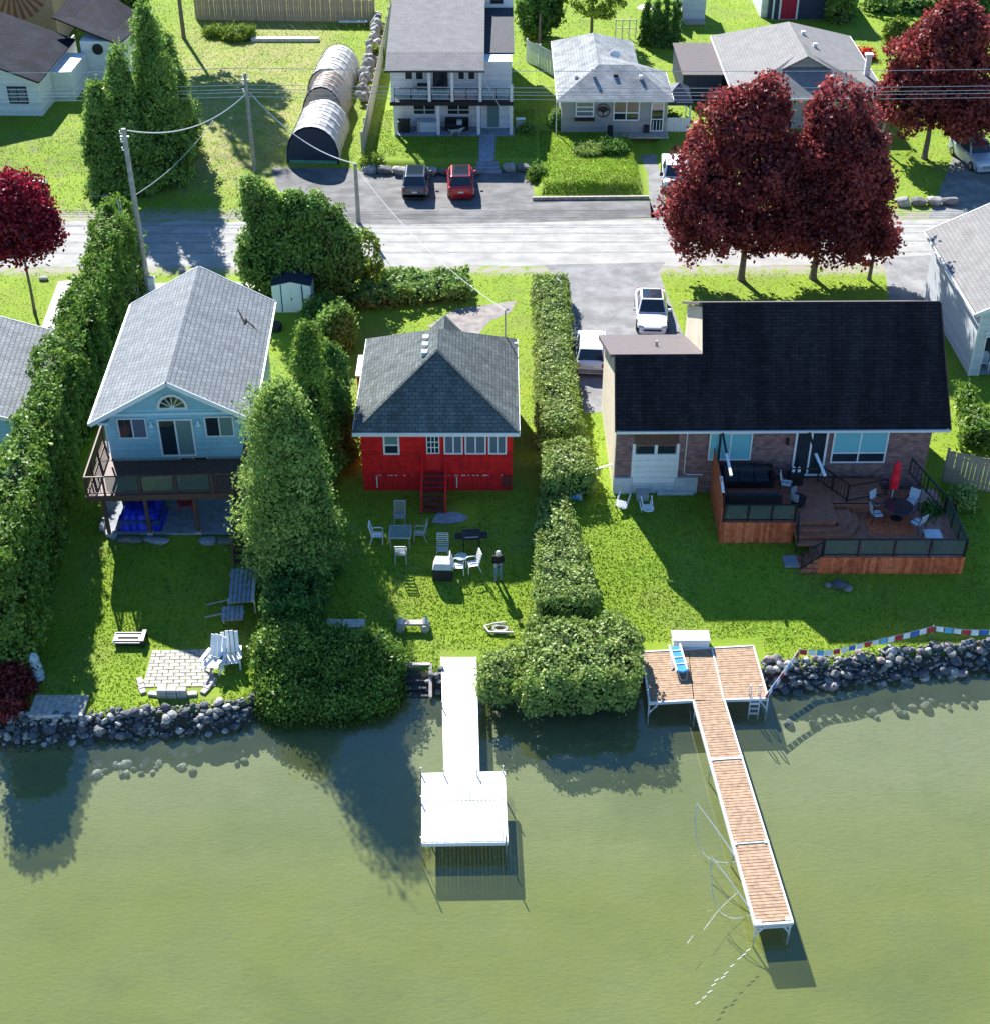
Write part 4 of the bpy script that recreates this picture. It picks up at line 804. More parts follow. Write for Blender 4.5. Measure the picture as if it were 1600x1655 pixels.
ac = thing('heat_pump', 'grey heat pump box at the right end of the white house', 'heat pump', (1.95, 107.6, .5)); B(-.35, .35, -.2, .25, .1, .9).build('case', M['steel'], ac); MB().tube([(0, -.2, .52), (0, -.22, .52)], .28, 14).build('fan_grille', M['grey_and_shaded'], ac)
# ------------------------------------------------------------ grey bungalow
gb = thing('grey_bungalow', 'small grey bungalow with pale streaked hipped roof and round metal wall ornament', 'house', (5.0, 106.8, .6), 0)
B(0, 8.0, 0.02, 5.5, 0, 2.7).build('wall', M['greywall'], gb); B(0, 6.0, 5.5, 13, 0, 2.7).build('wall', M['greywall'], gb)
MB().slab([(-.35, -.4, 2.72), (8.35, -.4, 2.72), (5.5, 2.9, 4.25), (2.85, 2.9, 4.25)], .1).build('roof_slope', M['sh_pale'], gb)
MB().slab([(8.35, -.4, 2.72), (8.35, 5.9, 2.72), (5.5, 2.9, 4.25)], .1).build('roof_slope', M['sh_pale'], gb)
MB().slab([(-.35, 13.4, 2.72), (-.35, -.4, 2.72), (2.85, 2.9, 4.25), (2.85, 10.5, 4.3)], .1).build('roof_slope', M['sh_pale'], gb)
MB().slab([(5.5, 2.9, 4.25), (8.35, 5.9, 2.72), (6.3, 5.9, 2.8), (2.86, 5.8, 4.28), (2.86, 2.92, 4.26)], .09).build('roof_slope', M['sh_pale'], gb)
MB().slab([(6.35, 5.6, 2.72), (6.35, 13.4, 2.72), (2.85, 10.5, 4.3), (2.85, 3.5, 4.3)], .1).build('roof_slope', M['sh_pale'], gb)
MB().slab([(6.35, 13.4, 2.72), (-.35, 13.4, 2.72), (2.85, 10.5, 4.3)], .1).build('roof_slope', M['sh_pale'], gb)
MB().beam((-.35, -.42, 2.62), (8.35, -.42, 2.62), .06, .16).beam((8.37, -.42, 2.62), (8.37, 5.9, 2.62), .06, .16).beam((-.37, -.42, 2.62), (-.37, 13.4, 2.62), .06, .16).beam((-.4, -.4, 2.6), (-.38, -.38, 0), .07, .07).build('fascia', M['white'], gb)
for q in ((1.15, 2.2, 3.55), (2.35, 2.0, 4.1), (6.0, 1.6, 3.7)): chimneyvent(gb, q, .25)
B(3.95, 4.25, 1.7, 2.1, 3.5, 3.9).build('skylight', M['dark'], gb)
window(gb, 1.05, 2.45, 1.25, 2.45, 0, 'white', rows=3, gm='gl_grey', fw=.1); B(1.0, 2.5, -.25, -.02, 1.0, 1.2).build('flower_box', M['black'], gb)
window(gb, 3.9, 5.9, .95, 2.5, 0, 'white', cols=2, hbar=.4, glasses=['gl_dark', 'gl_dark', 'gl_pink', 'gl_pink'], fw=.1)
window(gb, 6.75, 7.75, .12, 2.5, 0, 'white', gm='gl_dark', fw=.09, hbar=.4, name='screen_door')
for k in range(3): B(6.95 + k * .25, 7.0 + k * .25, -.09, -.05, .2, .95).build('door_bar', M['white'], gb)
orn = MB()
for k in range(24): a, b = 2 * math.pi * k / 24, 2 * math.pi * (k + 1) / 24; orn.beam((3.15 + .5 * math.cos(a), -.04, 1.75 + .5 * math.sin(a)), (3.15 + .5 * math.cos(b), -.04, 1.75 + .5 * math.sin(b)), .05, .05, (0, 1, 0))
orn.beam((3.15, -.04, 1.27), (3.15, -.04, 1.7), .07, .05, (0, 1, 0))
for k in range(9): a = R(15 + k * 18.7); orn.beam((3.15, -.04, 1.6), (3.15 + .45 * math.cos(a), -.04, 1.7 + .4 * math.sin(a)), .035, .04, (0, 1, 0)); orn.beam((3.15 + .25 * math.cos(a), -.04, 1.66 + .22 * math.sin(a)), (3.15 + .42 * math.cos(a + .25), -.04, 1.7 + .38 * math.sin(a + .25)), .03, .04, (0, 1, 0))
tag(orn.build('round_metal_ornament', M['black'], None, loc=(5.0, 106.8, .6)), 'round black metal tree ornament on the front wall of the grey bungalow', 'wall ornament')
for k in range(14): pass
pd = thing('front_step_deck', 'low grey slatted deck before the door of the grey bungalow', 'deck', (8.45, 105.9, .55))
for i in range(18): B(i * .26, i * .26 + .24, -.2, .9, .0, .12).build('board', M['oldwood'], pd)
dish = thing('satellite_dish', 'pale round satellite dish on the roof of the grey bungalow', 'satellite dish', (9.35, 113.5, 4.3)); MB().lathe((0, 0, 0), [(.02, -.03), (.3, .02), (.42, .1), (.4, .12), (.28, .05)], 16).build('reflector', M['white'], dish).rotation_euler = (R(60), 0, 0)
MB().tube([(0, .05, -.7), (0, .05, 0)], .03, 6).build('mount', M['steel'], dish)
for i, (px, py, hh_) in enumerate(((985, 220, .75), (1043, 219, .75))): tag(B(-.2, .2, -.2, .2, 0, hh_).lathe((0, 0, hh_), [(.16, 0), (.22, .04), (.1, .1)], 10).build('planter', M['charcoal'], None, loc=T(px, py)), ('tall dark planter left of the large window of the grey bungalow', 'tall dark planter just left of the screen door of the grey bungalow')[i], 'planter')
# ------------------------------------------------------------ taupe bungalow behind the maples
tb = thing('taupe_bungalow', 'bungalow with broad taupe hipped roof half hidden behind the purple maples', 'house', (18.3, 107.4, .3), 0)
B(.4, 11.2, .5, 14.5, 0, 2.75).build('wall', M['greywall'], tb)
MB().slab([(-.2, 14.9, 2.8), (-.2, 0, 2.8), (5.5, 4.5, 5.0), (5.5, 11.5, 5.0)], .1).build('roof_slope', M['sh_taupe'], tb)
MB().slab([(11.4, 0, 2.8), (11.4, 14.9, 2.8), (5.5, 11.5, 5.0), (5.5, 4.5, 5.0)], .1).build('roof_slope', M['sh_taupe'], tb)
MB().slab([(-.2, 0, 2.8), (11.4, 0, 2.8), (5.5, 4.5, 5.0)], .1).build('roof_slope', M['sh_taupe'], tb)
MB().slab([(11.4, 14.9, 2.8), (-.2, 14.9, 2.8), (5.5, 11.5, 5.0)], .1).build('roof_slope', M['sh_taupe'], tb)
MB().slab([(3.6, 2.6, 4.1), (5.5, 2.6, 5.1), (5.5, 6, 5.1), (3.6, 6, 4.1)], .1).slab([(7.4, 2.6, 4.1), (5.5, 2.6, 5.1), (5.5, 6, 5.1), (7.4, 6, 4.1)], .1).build('dormer_roof', M['sh_taupe'], tb)
panel_wall('dormer_gable', [(3.9, 3.8), (7.1, 3.8), (7.1, 4.15), (5.5, 5.0), (3.9, 4.15)], 2.85, 2.95, 'greywall', tb)
MB().beam((-.25, 0, 2.7), (-.25, 14.9, 2.7), .06, .16).beam((11.45, 0, 2.7), (11.45, 14.9, 2.7), .06, .16).beam((-.2, -.03, 2.7), (11.4, -.03, 2.7), .06, .16).build('fascia', M['white'], tb)
for q in ((6.3, 9.2, 4.75), (6.8, 6.6, 4.6)): chimneyvent(tb, q, .3)
MB().box(10.3, 10.7, 3.8, 4.2, 2.9, 4.7).box(10.2, 10.8, 3.7, 4.3, 4.7, 4.85).build('chimney', M['whitewall'], tb)
window(tb, 1.5, 3.0, 1.0, 2.3, .5, 'white', cols=2, gm='gl_dark'); window(tb, 7, 9, 1.0, 2.3, .5, 'white', cols=2, gm='gl_dark')
# ------------------------------------------------------------ grey garage (right edge)
gg = thing('grey_garage', 'pale grey gabled garage with open door at the right edge beside the lawn', 'garage', (26.7, 71.2, 0), R(1))
B(.02, .12, 0, 9.8, 0, 4.2).build('left_wall', M['garagewall'], gg)
panel_wall('front_wall', [(.02, 0), (.6, 0), (.6, 2.45), (5.6, 2.45), (5.6, 0), (7.4, 0), (7.4, 4.2), (3.7, 6.0), (.02, 4.2)], 0, .12, 'garagewall', gg)
B(7.3, 7.4, .12, 9.8, 0, 4.2).build('right_wall', M['garagewall'], gg); panel_wall('rear_wall', [(.12, 0), (7.3, 0), (7.3, 4.2), (3.7, 5.9), (.12, 4.2)], 9.7, 9.8, 'garagewall', gg)
gable_roof(gg, -.45, 7.85, -.4, 10.2, 4.15, 6.2, 3.7, 'sh_taupe')
MB().box(-.02, .1, -.03, .0, 0, 4.1).build('corner_board', M['white'], gg)
MB().box(.52, .6, -.03, .12, 0, 2.45).box(.52, 5.68, -.03, .0, 2.45, 2.54).box(5.6, 5.68, -.03, .12, 0, 2.45).build('door_frame', M['white'], gg)
B(.12, 7.3, .12, 9.7, -.05, .03).build('floor_slab', M['concrete'], gg)
MB().lathe((.5, -.08, 2.75), [(.05, .12), (.09, 0)], 8).build('wall_lantern', M['white'], gg)
# ------------------------------------------------------------ left top white house
lw = thing('left_white_house', 'white sided house with tree shade coloured into its dark roof at the upper left edge', 'house', (-42, 110.8, .5), R(-2))
panel_wall('front_wall', [(-4, 0), (6.6, 0), (6.6, 2.9), (.3, 5.2), (-4, 3.6)], 0, .15, 'whitewall', lw)
B(6.5, 6.6, .15, 11, 0, 2.9).build('side_wall', M['whitewall'], lw); B(-4, -3.9, .15, 11, 0, 3.5).build('side_wall', M['whitewall'], lw)
MB().slab([(6.95, -.45, 2.85), (.3, -.45, 5.35), (.3, 10, 5.35), (6.95, 10, 2.85)], .12).build('roof_slope', M['sh_dark'], lw)
MB().slab([(-4.4, -.45, 3.55), (.3, -.45, 5.35), (.3, 10, 5.35), (-4.4, 10, 3.55)], .12).build('roof_slope', M['sh_dark'], lw)
window(lw, 4.2, 5.7, 1.0, 2.35, 0, 'black', cols=2, gm='gl_grey', fw=.1); window(lw, 1.4, 2.3, .3, 2.3, 0, 'bluetrim', gm='gl_grey', hbar=.5, name='door')
MB().slab([(5.2, 10.2, 4.6), (11.2, 7.5, 3.3), (12.4, 13.2, 3.6), (6.5, 17, 5.6)], .12).build('rear_roof_slope', M['sh_dark'], lw)
B(7.8, 11.2, 8.3, 13, 0, 3.25).build('rear_wall', M['whitewall'], lw)
MB().tube([(9.2, 8.32, 2.6), (9.2, 8.22, 2.6)], .45, 16).build('round_vent', M['black'], lw)
window(lw, 9.9, 10.9, .3, 2.2, 8.3, 'white', gm='gl_dark', name='door')
B(6.62, 8.2, 3.5, 8.2, 0, 2.3).build('side_porch', M['whitewall'], lw)
pv = thing('painted_tower', 'cream end wall painted with rust red sun rays above the dark roofs', 'building', (-41.5, 127.5, .5))
B(-3.3, 3.3, .1, 6, 0, 8.5).build('wall', M['mural1'], pv)
ray_ = MB()
for k in range(13):
    a, b = R(185 + k * 13.4), R(185 + k * 13.4 + 6); c0 = (0, 5.4)
    ray_.wallpoly([(c0[0] + 1.0 * math.cos(a), c0[1] + 1.0 * math.sin(a)), (c0[0] + 3.1 * math.cos(a), c0[1] + 3.1 * math.sin(a)), (c0[0] + 3.1 * math.cos(b), c0[1] + 3.1 * math.sin(b)), (c0[0] + 1.0 * math.cos(b), c0[1] + 1.0 * math.sin(b))], .06, .1)
ray_.build('painted_rays', M['mural2'], pv); window(pv, -.55, .55, 4.6, 6.2, .06, 'white', gm='muralg')
MB().box(-3.4, 3.4, 0, 6.1, 8.5, 8.7).build('roof', M['sh_dark'], pv)
pl_ = thing('porch_railing', 'low brown porch with pale balusters at the far left house', 'porch', (-43.3, 110.1, .5)); B(-2, 2.1, -1.6, .6, 0, .5).build('floor', M['darkwood'], pl_); railing(pl_, (-2, -1.5, .5), (1.9, -1.5, .5), .9, 3, None, .08, 'oldwood', bal=14)
MB().box(1.9, 3.2, -1.5, .3, 0, .25).build('step', M['darkwood'], pl_)
# grey-roofed outbuilding at the left edge
lb = thing('left_edge_house', 'low house with ribbed light grey roof and teal wall at the left edge', 'house', (-22.9, 61.0, 0), R(6))
gable_roof(lb, -9.5, 0, 0, 9.5, 3.2, 5.0, -4.7, 'sh_grey'); B(-9.2, -.35, .3, 9.2, 0, 3.1).build('wall', M['bluewall'], lb); panel_wall('gable_wall', [(-9.2, 3.1), (-.35, 3.1), (-4.7, 4.75)], .3, .45, 'bluewall', lb)
MB().tube([(-3.4, 5.0, 4.4), (-3.4, 5.0, 4.95)], [.22, .12], 8).build('roof_vent', M['black'], lb)
# dark house with red door, shed, carport, gazebo
dh = thing('navy_house', 'navy sided house with a crimson door at the top edge', 'house', tuple(T(1240, 31)), 0)
B(0, 6.4, .02, 8, 0, 4).build('wall', M['darkwall'], dh); B(.95, 2.7, -.06, .02, 0, 3).build('door_frame', M['white'], dh); B(1.12, 2.53, -.1, -.06, .05, 2.85).build('door', M['door_red'], dh)
B(.35, .5, -.04, .02, 0, 4).build('corner_board', M['white'], dh); B(-.6, 0, .5, 8, 0, 4).build('side_wall', M['garagewall'], dh); MB().box(-1, 7, -.6, 9, 4, 4.25).build('roof', M['sh_dark'], dh)
window(dh, 3.9, 5.1, 1.9, 3.0, .02, 'white', gm='gl_dark')
sh2 = thing('grey_shed', 'pale grey shed with a low wooden ramp beyond the columnar cedars', 'shed', tuple(T(1096, 35)), 0); B(0, 2.4, .02, 3, 0, 2.6).build('wall', M['garagewall'], sh2); MB().box(-.1, 2.5, -.1, 3.2, 2.6, 2.75).build('roof', M['sh_dark'], sh2); B(0.05, 2.35, -1.0, 0, 0, .2).build('ramp', M['oldwood'], sh2)
cpt = thing('flat_carport', 'low flat dark roofed outbuilding between the gazebo and the taupe bungalow', 'outbuilding', (14.9, 113.6, .5)); B(0, 3.1, 0, 7.5, 0, 2.2).build('wall', M['darkwall'], cpt); MB().box(-.1, 3.2, -.2, 7.7, 2.2, 2.32).build('roof', M['rolled'], cpt)
gz = thing('garden_gazebo', 'small blue roofed gazebo with white lattice wall beside the grey bungalow', 'gazebo', (14.3, 108.6, .5))
MB().slab([(-1.6, -1.3, 2.3), (.6, -1.3, 2.3), (-.3, .2, 3.3)], .06).slab([(.6, -1.3, 2.3), (.7, 2.2, 2.3), (-.3, .2, 3.3)], .06).slab([(.7, 2.2, 2.3), (-1.7, 2.2, 2.3), (-.3, .2, 3.3)], .06).slab([(-1.7, 2.2, 2.3), (-1.6, -1.3, 2.3), (-.3, .2, 3.3)], .06).build('roof', M['tarpdark'], gz)
B(-1.65, .65, -1.36, -1.3, 2.05, 2.3).build('valance', M['darkwall'], gz)
for x, y in ((-1.5, -1.2), (.5, -1.2), (-1.5, 2.0), (.6, 2.0)): B(x - .06, x + .06, y - .06, y + .06, 0, 2.3).build('post', M['white'], gz)
for k in range(8): B(-1.4 + k * .25, -1.4 + k * .25 + .235, -1.33, -1.28, 0, 1.1).build('panel', M['white'], gz)
# ------------------------------------------------------------ metal shed near the road
ms = thing('metal_shed', 'white metal garden shed with double doors tucked under the tall shrub', 'shed', tuple(T(443, 505)), 0)
Ws = 2.35
MB().wallpoly([(0, 0), (Ws, 0), (Ws, 1.8), (Ws / 2, 2.05), (0, 1.8)], 0, 1.9).build('wall', M['white'], ms)
MB().slab([(-.06, -.06, 1.82), (Ws / 2, -.06, 2.1), (Ws / 2, 2, 2.1), (-.06, 2, 1.82)], .04).slab([(Ws + .06, -.06, 1.82), (Ws / 2, -.06, 2.1), (Ws / 2, 2, 2.1), (Ws + .06, 2, 1.82)], .04).build('roof', M['tarpdark'], ms)
for k in range(2): d = B(.58 + k * .61, .58 + k * .61 + .59, -.03, 0, .06, 1.78).build('door', M['white'], ms)
for k in (.52, 1.79): B(k, k + .07, -.035, 0, .05, 1.85).build('door_track', M['blueplastic'], ms)
B(1.14, 1.2, -.06, -.03, .85, 1.0).build('handle', M['black'], ms)
# ------------------------------------------------------------ storage shelters (three hooped tarpaulin tents in a row)
def shelter(label, p, rz, wd, ln, h, m, dark=False):
    t = thing('hoop_shelter', label, 'shelter', p, rz); n = 12
    prof = [(-wd / 2 * math.cos(math.pi * k / n) * (1 if k not in (0, n) else 1), h * (math.sin(math.pi * k / n) ** .75)) for k in range(n + 1)]; b = MB(); ny = 9
    vs = []
    for j in range(ny + 1):
        sag = .06 * math.cos(j * math.pi) 
        vs += [(x * (1 + .012 * math.cos(j * math.pi)), ln * j / ny, z * (1 + .02 * math.cos(j * math.pi)) + random.uniform(-.03, .03)) for x, z in prof]
    b.add(vs, [(j * (n + 1) + k, j * (n + 1) + k + 1, (j + 1) * (n + 1) + k + 1, (j + 1) * (n + 1) + k) for j in range(ny) for k in range(n)]).build('cover', M[m], t)
    e = MB().wallpoly([(x * .97, z * .97) for x, z in prof][::-1], .05, .1).build('end_panel', M['tarpdark' if dark else m], t)
    MB().wallpoly([(x * .97, z * .97) for x, z in prof][::-1], ln - .1, ln - .05).build('end_panel', M[m], t)
    hp = MB()
    for j in range(0, ny + 1, 1): hp.tube([(x * 1.02, ln * j / ny, z * 1.02) for x, z in prof], .025, 4)
    hp.build('hoop', M['steel'], t)
    if dark: B(-wd / 2 * .9, wd / 2 * .9, -.0, .05, 0, .22).build('bottom_bar', M['muralg'], t)
    return t
a0 = T(507, 264); shelter('hooped storage shelter nearest the road with navy door and pale ribbed cover', a0, R(-3), 3.9, 6.0, 2.75, 'tarpw', True)
a1 = T(521, 210); shelter('middle shelter of the three, tan tarpaulin with pale folds', a1 + Vector((0, 1.2, 0)), R(-4), 3.2, 4.2, 2.9, 'tarpb')
a2 = T(530, 165); shelter('farthest shelter of the three under a cream tarpaulin', a2 + Vector((0, .8, 0)), R(-4), 3.3, 6.2, 2.4, 'tarpw')
# ------------------------------------------------------------ fences
def fence(name, label, a, b, h, m, bw=.15, gap=.01, posts=3.0, cat='fence', wob=.03):
    a = Vector(a); b = Vector(b); d = (b - a); L = Vector((d.x, d.y)).length; u = d.normalized(); t = thing(name, label, cat, a)
    n = max(1, int(L / bw)); me = B(0, bw - gap, -.012, .012, 0, 1).mesh('board', M[m]); ang = math.atan2(d.y, d.x)
    for i in range(n):
        p = d * (i / n); p.z = hgt(a.x + p.x, a.y + p.y) - a.z; inst(me, 'board', t, p, (0, random.uniform(-.01, .01), ang), (1, 1, h + random.uniform(-wob, wob)))
    r = MB()
    for z in (.35, h * .8): r.beam(Vector((0, 0, z)) + Vector((u.y, -u.x, 0)) * -.05, Vector((d.x, d.y, z + hgt(b.x, b.y) - a.z)) + Vector((u.y, -u.x, 0)) * -.05, .04, .09)
    r.build('rail', M[m], t)
    k = int(L / posts) + 1; pm = B(-.06, .06, -.06, .06, 0, 1).mesh('post', M[m])
    for i in range(k + 1):
        p = d * min(1, i / k); p.z = hgt(a.x + p.x, a.y + p.y) - a.z; inst(pm, 'post', t, p + Vector((u.y, -u.x, 0)) * -.08, (0, 0, ang), (1, 1, h + .08))
    return t
fence('wooden_fence', 'tall tan board fence along the back of the dry field', T(318, 32), T(606, 36), 2.0, 'fence', .22)
fence('wooden_fence', 'pale board fence running back beside the white house, boulders piled against it', T(588, 252), T(634, 30), 1.8, 'oldwood', .24)
fence('metal_fence', 'pale blue slatted fence right of the white house', T(850, 100), T(892, 122), 1.9, 'garagewall', .25, .06)
fence('wooden_fence', 'brown board fence between the brick house and the right edge', (22.6, 60.6, 0), (29.5, 57.6, 0), 1.9, 'fence', .2)
fence('wooden_fence', 'grey board fence behind the columnar cedars at the top', T(1098, 50), T(1106, 5), 1.7, 'oldwood', .25)
# ------------------------------------------------------------ boulder walls
def rockmesh(seed, sx=1, sy=1, sz=1, m='st_grey', sq=0.0, sub=2, name='stone'):
    import bmesh
    bm = bmesh.new(); bmesh.ops.create_icosphere(bm, subdivisions=sub, radius=.5); r = random.Random(seed)
    k = [Vector((r.gauss(0, 1), r.gauss(0, 1), r.gauss(0, 1))).normalized() for _ in range(7)]; lv = [r.uniform(.28, .44) for _ in k]
    for v in bm.verts:
        if sq: v.co = Vector([math.copysign(abs(c * 2) ** (1 - sq), c) / 2 for c in v.co])
        for q, l in zip(k, lv):
            e = v.co.dot(q) - l
            if e > 0: v.co -= q * e * .85
        v.co = Vector((v.co.x * sx, v.co.y * sy, v.co.z * sz))
    me = bpy.data.meshes.new(name); bm.to_mesh(me); bm.free(); me.materials.append(M[m]); return me
def boulder_wall(label, pts, h, d, ln, m=('st_pale', 'st_grey'), name='boulder_wall'):
    t = thing(name, label, 'stone wall', pts[0]); mm = [rockmesh(50 + i, m=m[i % len(m)], sq=.45) for i in range(4)]
    for i in range(len(pts) - 1):
        a, b = Vector(pts[i]), Vector(pts[i + 1]); L = (b - a).length; n = max(1, round(L / ln)); ang = math.atan2((b - a).y, (b - a).x)
        for k in range(n):
            c = a.lerp(b, (k + .5) / n) - Vector(pts[0]); inst(mm[(i + k) % 4], 'stone', t, c + Vector((0, random.uniform(-.06, .06), h * .45)), (0, 0, ang + random.uniform(-.05, .05)), (L / n * 1.06, d, h * random.uniform(1.0, 1.15)))
    return t
boulder_wall('row of pale grey boulders retaining the lawn left of the stone steps', [T(586, 266), T(660, 272), T(778, 272)], .62, .9, 1.0)
boulder_wall('two pale boulders right of the stone steps below the white house lawn', [T(812, 276), T(858, 274)], .62, .9, .95)
boulder_wall('row of squared boulders edging the grassy corner under the far right maple', [T(1446, 332), T(1545, 330)], .65, .9, 1.1)
boulder_wall('bluish slabs edging the patio under the blue house deck', [T(170, 860), T(190, 874), T(275, 877)], .32, .5, 1.05, ('slate', 'st_grey'))
boulder_wall('pair of bluish slabs at the right front of the deck patio', [T(322, 878), T(382, 878)], .32, .5, .95, ('slate', 'st_grey'))
boulder_wall('upright bluish slab standing at the left corner of the deck patio', [T(166, 866), T(172, 838)], .45, .35, 1.0, ('slate',))
bpile = thing('boulder_pile', 'heap of pale jagged boulders piled along the fence in the dry field', 'boulders', T(590, 165))
mm = [rockmesh(80 + i, m=('st_pale', 'st_pale', 'st_grey')[i % 3], sq=.2) for i in range(5)]
for i in range(46):
    f_ = i / 46; q = T(591 + 27 * f_ ** .8 - 5 + random.uniform(-7, 5) * (1 - f_ * .6), 170 - 135 * f_ ** .8 + random.uniform(-4, 4)) - bpile.location; s_ = random.uniform(.7, 1.25)
    inst(mm[i % 5], 'stone', bpile, q + Vector((0, 0, .3 + random.uniform(0, .5))), (random.uniform(0, 3), random.uniform(0, 3), random.uniform(0, 6)), (s_, s_ * .9, s_ * .8))

# ------------------------------------------------------------ hedges and trees
def Px(*a): return [(p.x, p.y) for p in (T(*q) for q in a)]
hl = G(215, 470); 
hedge('very long tall clipped cedar hedge running down the left side of the blue house lawn', [(-23.9, 84.0), (-22.3, 84.0), (-21.3, 62), (-20.3, 50), (-20.0, 47.3), (-22.0, 46.8), (-22.9, 62)], 6.1, 'cedarb', z0=-.8, dens=150, size=.22, amp=.3, freq=2.2, h2=6.2, rnd=.6)
for i, (px, py, top, r) in enumerate(((196, 470, 330, 1.0), (172, 500, 395, .95), (140, 560, 455, 1.0))):
    cone_tree(('tall pointed cedar at the road end of the long left hedge', 'second cedar from the road in the long left hedge', 'third cedar from the road, its branches over the ribbed roof')[i], T(px, py), hat(T(px, py), top), r, 'cedarb', 6500, .26)
# middle hedge (right of the cottage), in stretches
hz_ = dict(dens=240, size=.15, amp=.09, freq=2.6, rnd=.3)
hedge('long clipped green hedge between the cottage and the driveway, upper stretch', Px((868, 730), (938, 730), (927, 640), (915, 480), (862, 480), (866, 600)), 1.7, z0=0, m='hedge', **hz_)
hedge('wide clipped hedge block below the notch, level with the cottage front wall', Px((878, 815), (958, 805), (948, 752), (874, 752)), 1.75, z0=-.05, m='hedge', **hz_)
hedge('clipped hedge stretch beside the person, lower part of the long middle hedge', Px((866, 1025), (965, 1015), (938, 900), (918, 822), (874, 822), (866, 900)), 1.65, z0=-.75, m='hedge', h2=1.6, **hz_)
hedge('big square clipped bush overhanging the lake right of the white dock', Px((846, 1185), (1026, 1175), (1036, 1055), (1000, 1035), (850, 1035)), 2.0, z0=-1.5, m='hedge', dens=230, size=.165, amp=.17, freq=2.2, rnd=.5)
hedge('lower rounded bush overhanging the lake right beside the white dock', Px((772, 1165), (846, 1172), (850, 1070), (828, 1062), (782, 1075)), 1.25, z0=-1.4, m='hedge', dens=230, size=.165, amp=.17, freq=2.2, rnd=.5)
def bush(label, p, blobs, n, size, m, name='bush', cat='bush', group=None, corem='core', **k):
    t = thing(name, label, cat, p, group=group); blob_crown(t, blobs, n, size, M[m] and m, corem=corem, name='foliage', **k); return t
p = T(540, 1130); bush('huge rounded bush overhanging the lake left of the white dock', p, [(-1.6, .9, .9, 1.9, 1.7, 1.7), (.2, .8, .8, 1.9, 1.6, 1.6), (1.7, .9, .6, 1.5, 1.4, 1.4), (-1.8, -.7, .1, 1.8, 1.3, 1.4), (.2, -.7, .0, 1.8, 1.3, 1.3), (1.7, -.3, .1, 1.4, 1.2, 1.2), (-1.9, 2.2, .9, 1.4, 1.1, 1.5)], 75000, .165, 'cedarb', amp=.06, corek=.85)
hedge('narrow dark cedar hedge between the tall cedar and the lake bush', Px((432, 1040), (525, 1040), (520, 925), (440, 925)), 2.0, z0=-.8, m='cedar', dens=150, size=.2, amp=.2)
# tall cedars between blue house and cottage
for (px, py, top, r, lab, mm_, nn) in (
    (474, 928, 625, 1.95, 'largest bushy cedar in front of the gap between the blue house and the cottage', 'feathery', 30000),
    (500, 925, 672, 1.25, 'bushy cedar touching the right side of the largest cedar near the cottage', 'cedar', 20000),
    (515, 770, 530, 1.15, 'slim cedar standing between the blue house side landing and the cottage', 'cedarb', 12000),
    (548, 740, 560, 1.0, 'slim dark cedar close to the left wall of the cottage', 'cedar', 9000)):
    b = T(px, py); cone_tree(lab, b, hat(b, top), r, mm_, int(nn * 1.4), .2, pw=.42)
hedge('curved clipped hedge arching around the small lawn by the metal shed', Px((490, 600), (512, 600), (512, 560), (520, 540), (560, 545), (566, 520), (530, 505), (500, 515), (485, 545)), 1.6, m='cedarb', z0=0, dens=130, size=.18, amp=.12)
bush('pale drooping plant at the right side of the terrace by the small fence', T(1553, 822), [(0, 0, .5, .5, .5, .7)], 1800, .16, 'hedge')
bush('leafy green shrub behind the slim cedars by the cottage rear corner', T(545, 560), [(0, 0, 1.2, 1.0, .9, 1.3)], 7000, .22, 'shrub')
# shrub mass at the road
p = T(480, 492)
t = thing('tall_shrub', 'tall dense shrub clump standing behind the white metal shed beside the road', 'shrub', p)
blob_crown(t, [(-1.9, 1.4, 2.2, 1.6, 1.3, 2.8), (-2.3, 1.6, 5.9, .8, .9, 1.6), (-.4, 1.6, 2.4, 1.8, 1.3, 3.2), (-1.5, 1.7, 5.4, .8, 1.0, 1.7), (1.6, 1.4, 2.1, 1.8, 1.2, 3.0), (.1, 1.7, 5.2, .9, 1.0, 1.5), (3.0, 1.2, 2.3, 1.1, 1.1, 2.6), (1.3, 1.9, 5.1, .9, 1.0, 1.4), (2.2, 1.8, 4.3, .9, .9, 1.5)], 42000, .24, 'shrub', name='foliage', amp=.09)
for x in (-1.6, .2, 1.6): MB().tube([(x, 1.4, -.1), (x * 1.1, 1.5, 3.5)], [.12, .05], 6).build('trunk', M['bark'], t)
t = thing('young_tree', 'thin open young tree at the road end of the low hedge beside the utility pole', 'tree', T(590, 470)); blob_crown(t, [(0, 0, 2.6, .9, .8, 1.5), (.5, .1, 1.6, .8, .7, .9)], 2600, .24, 'lime', core=False, name='foliage')
for a in (-.3, 0, .3): MB().tube([(0, 0, 0), (a, 0, 2.0), (a * 1.8, .1, 3.6)], [.06, .04, .01], 5).build('trunk', M['bark'], t)
hedge('low shaggy hedge along the road behind the cottage', Px((575, 505), (762, 488), (757, 455), (590, 455)), 1.15, m='shrub', z0=0, dens=130, size=.22, amp=.22, freq=2.4)
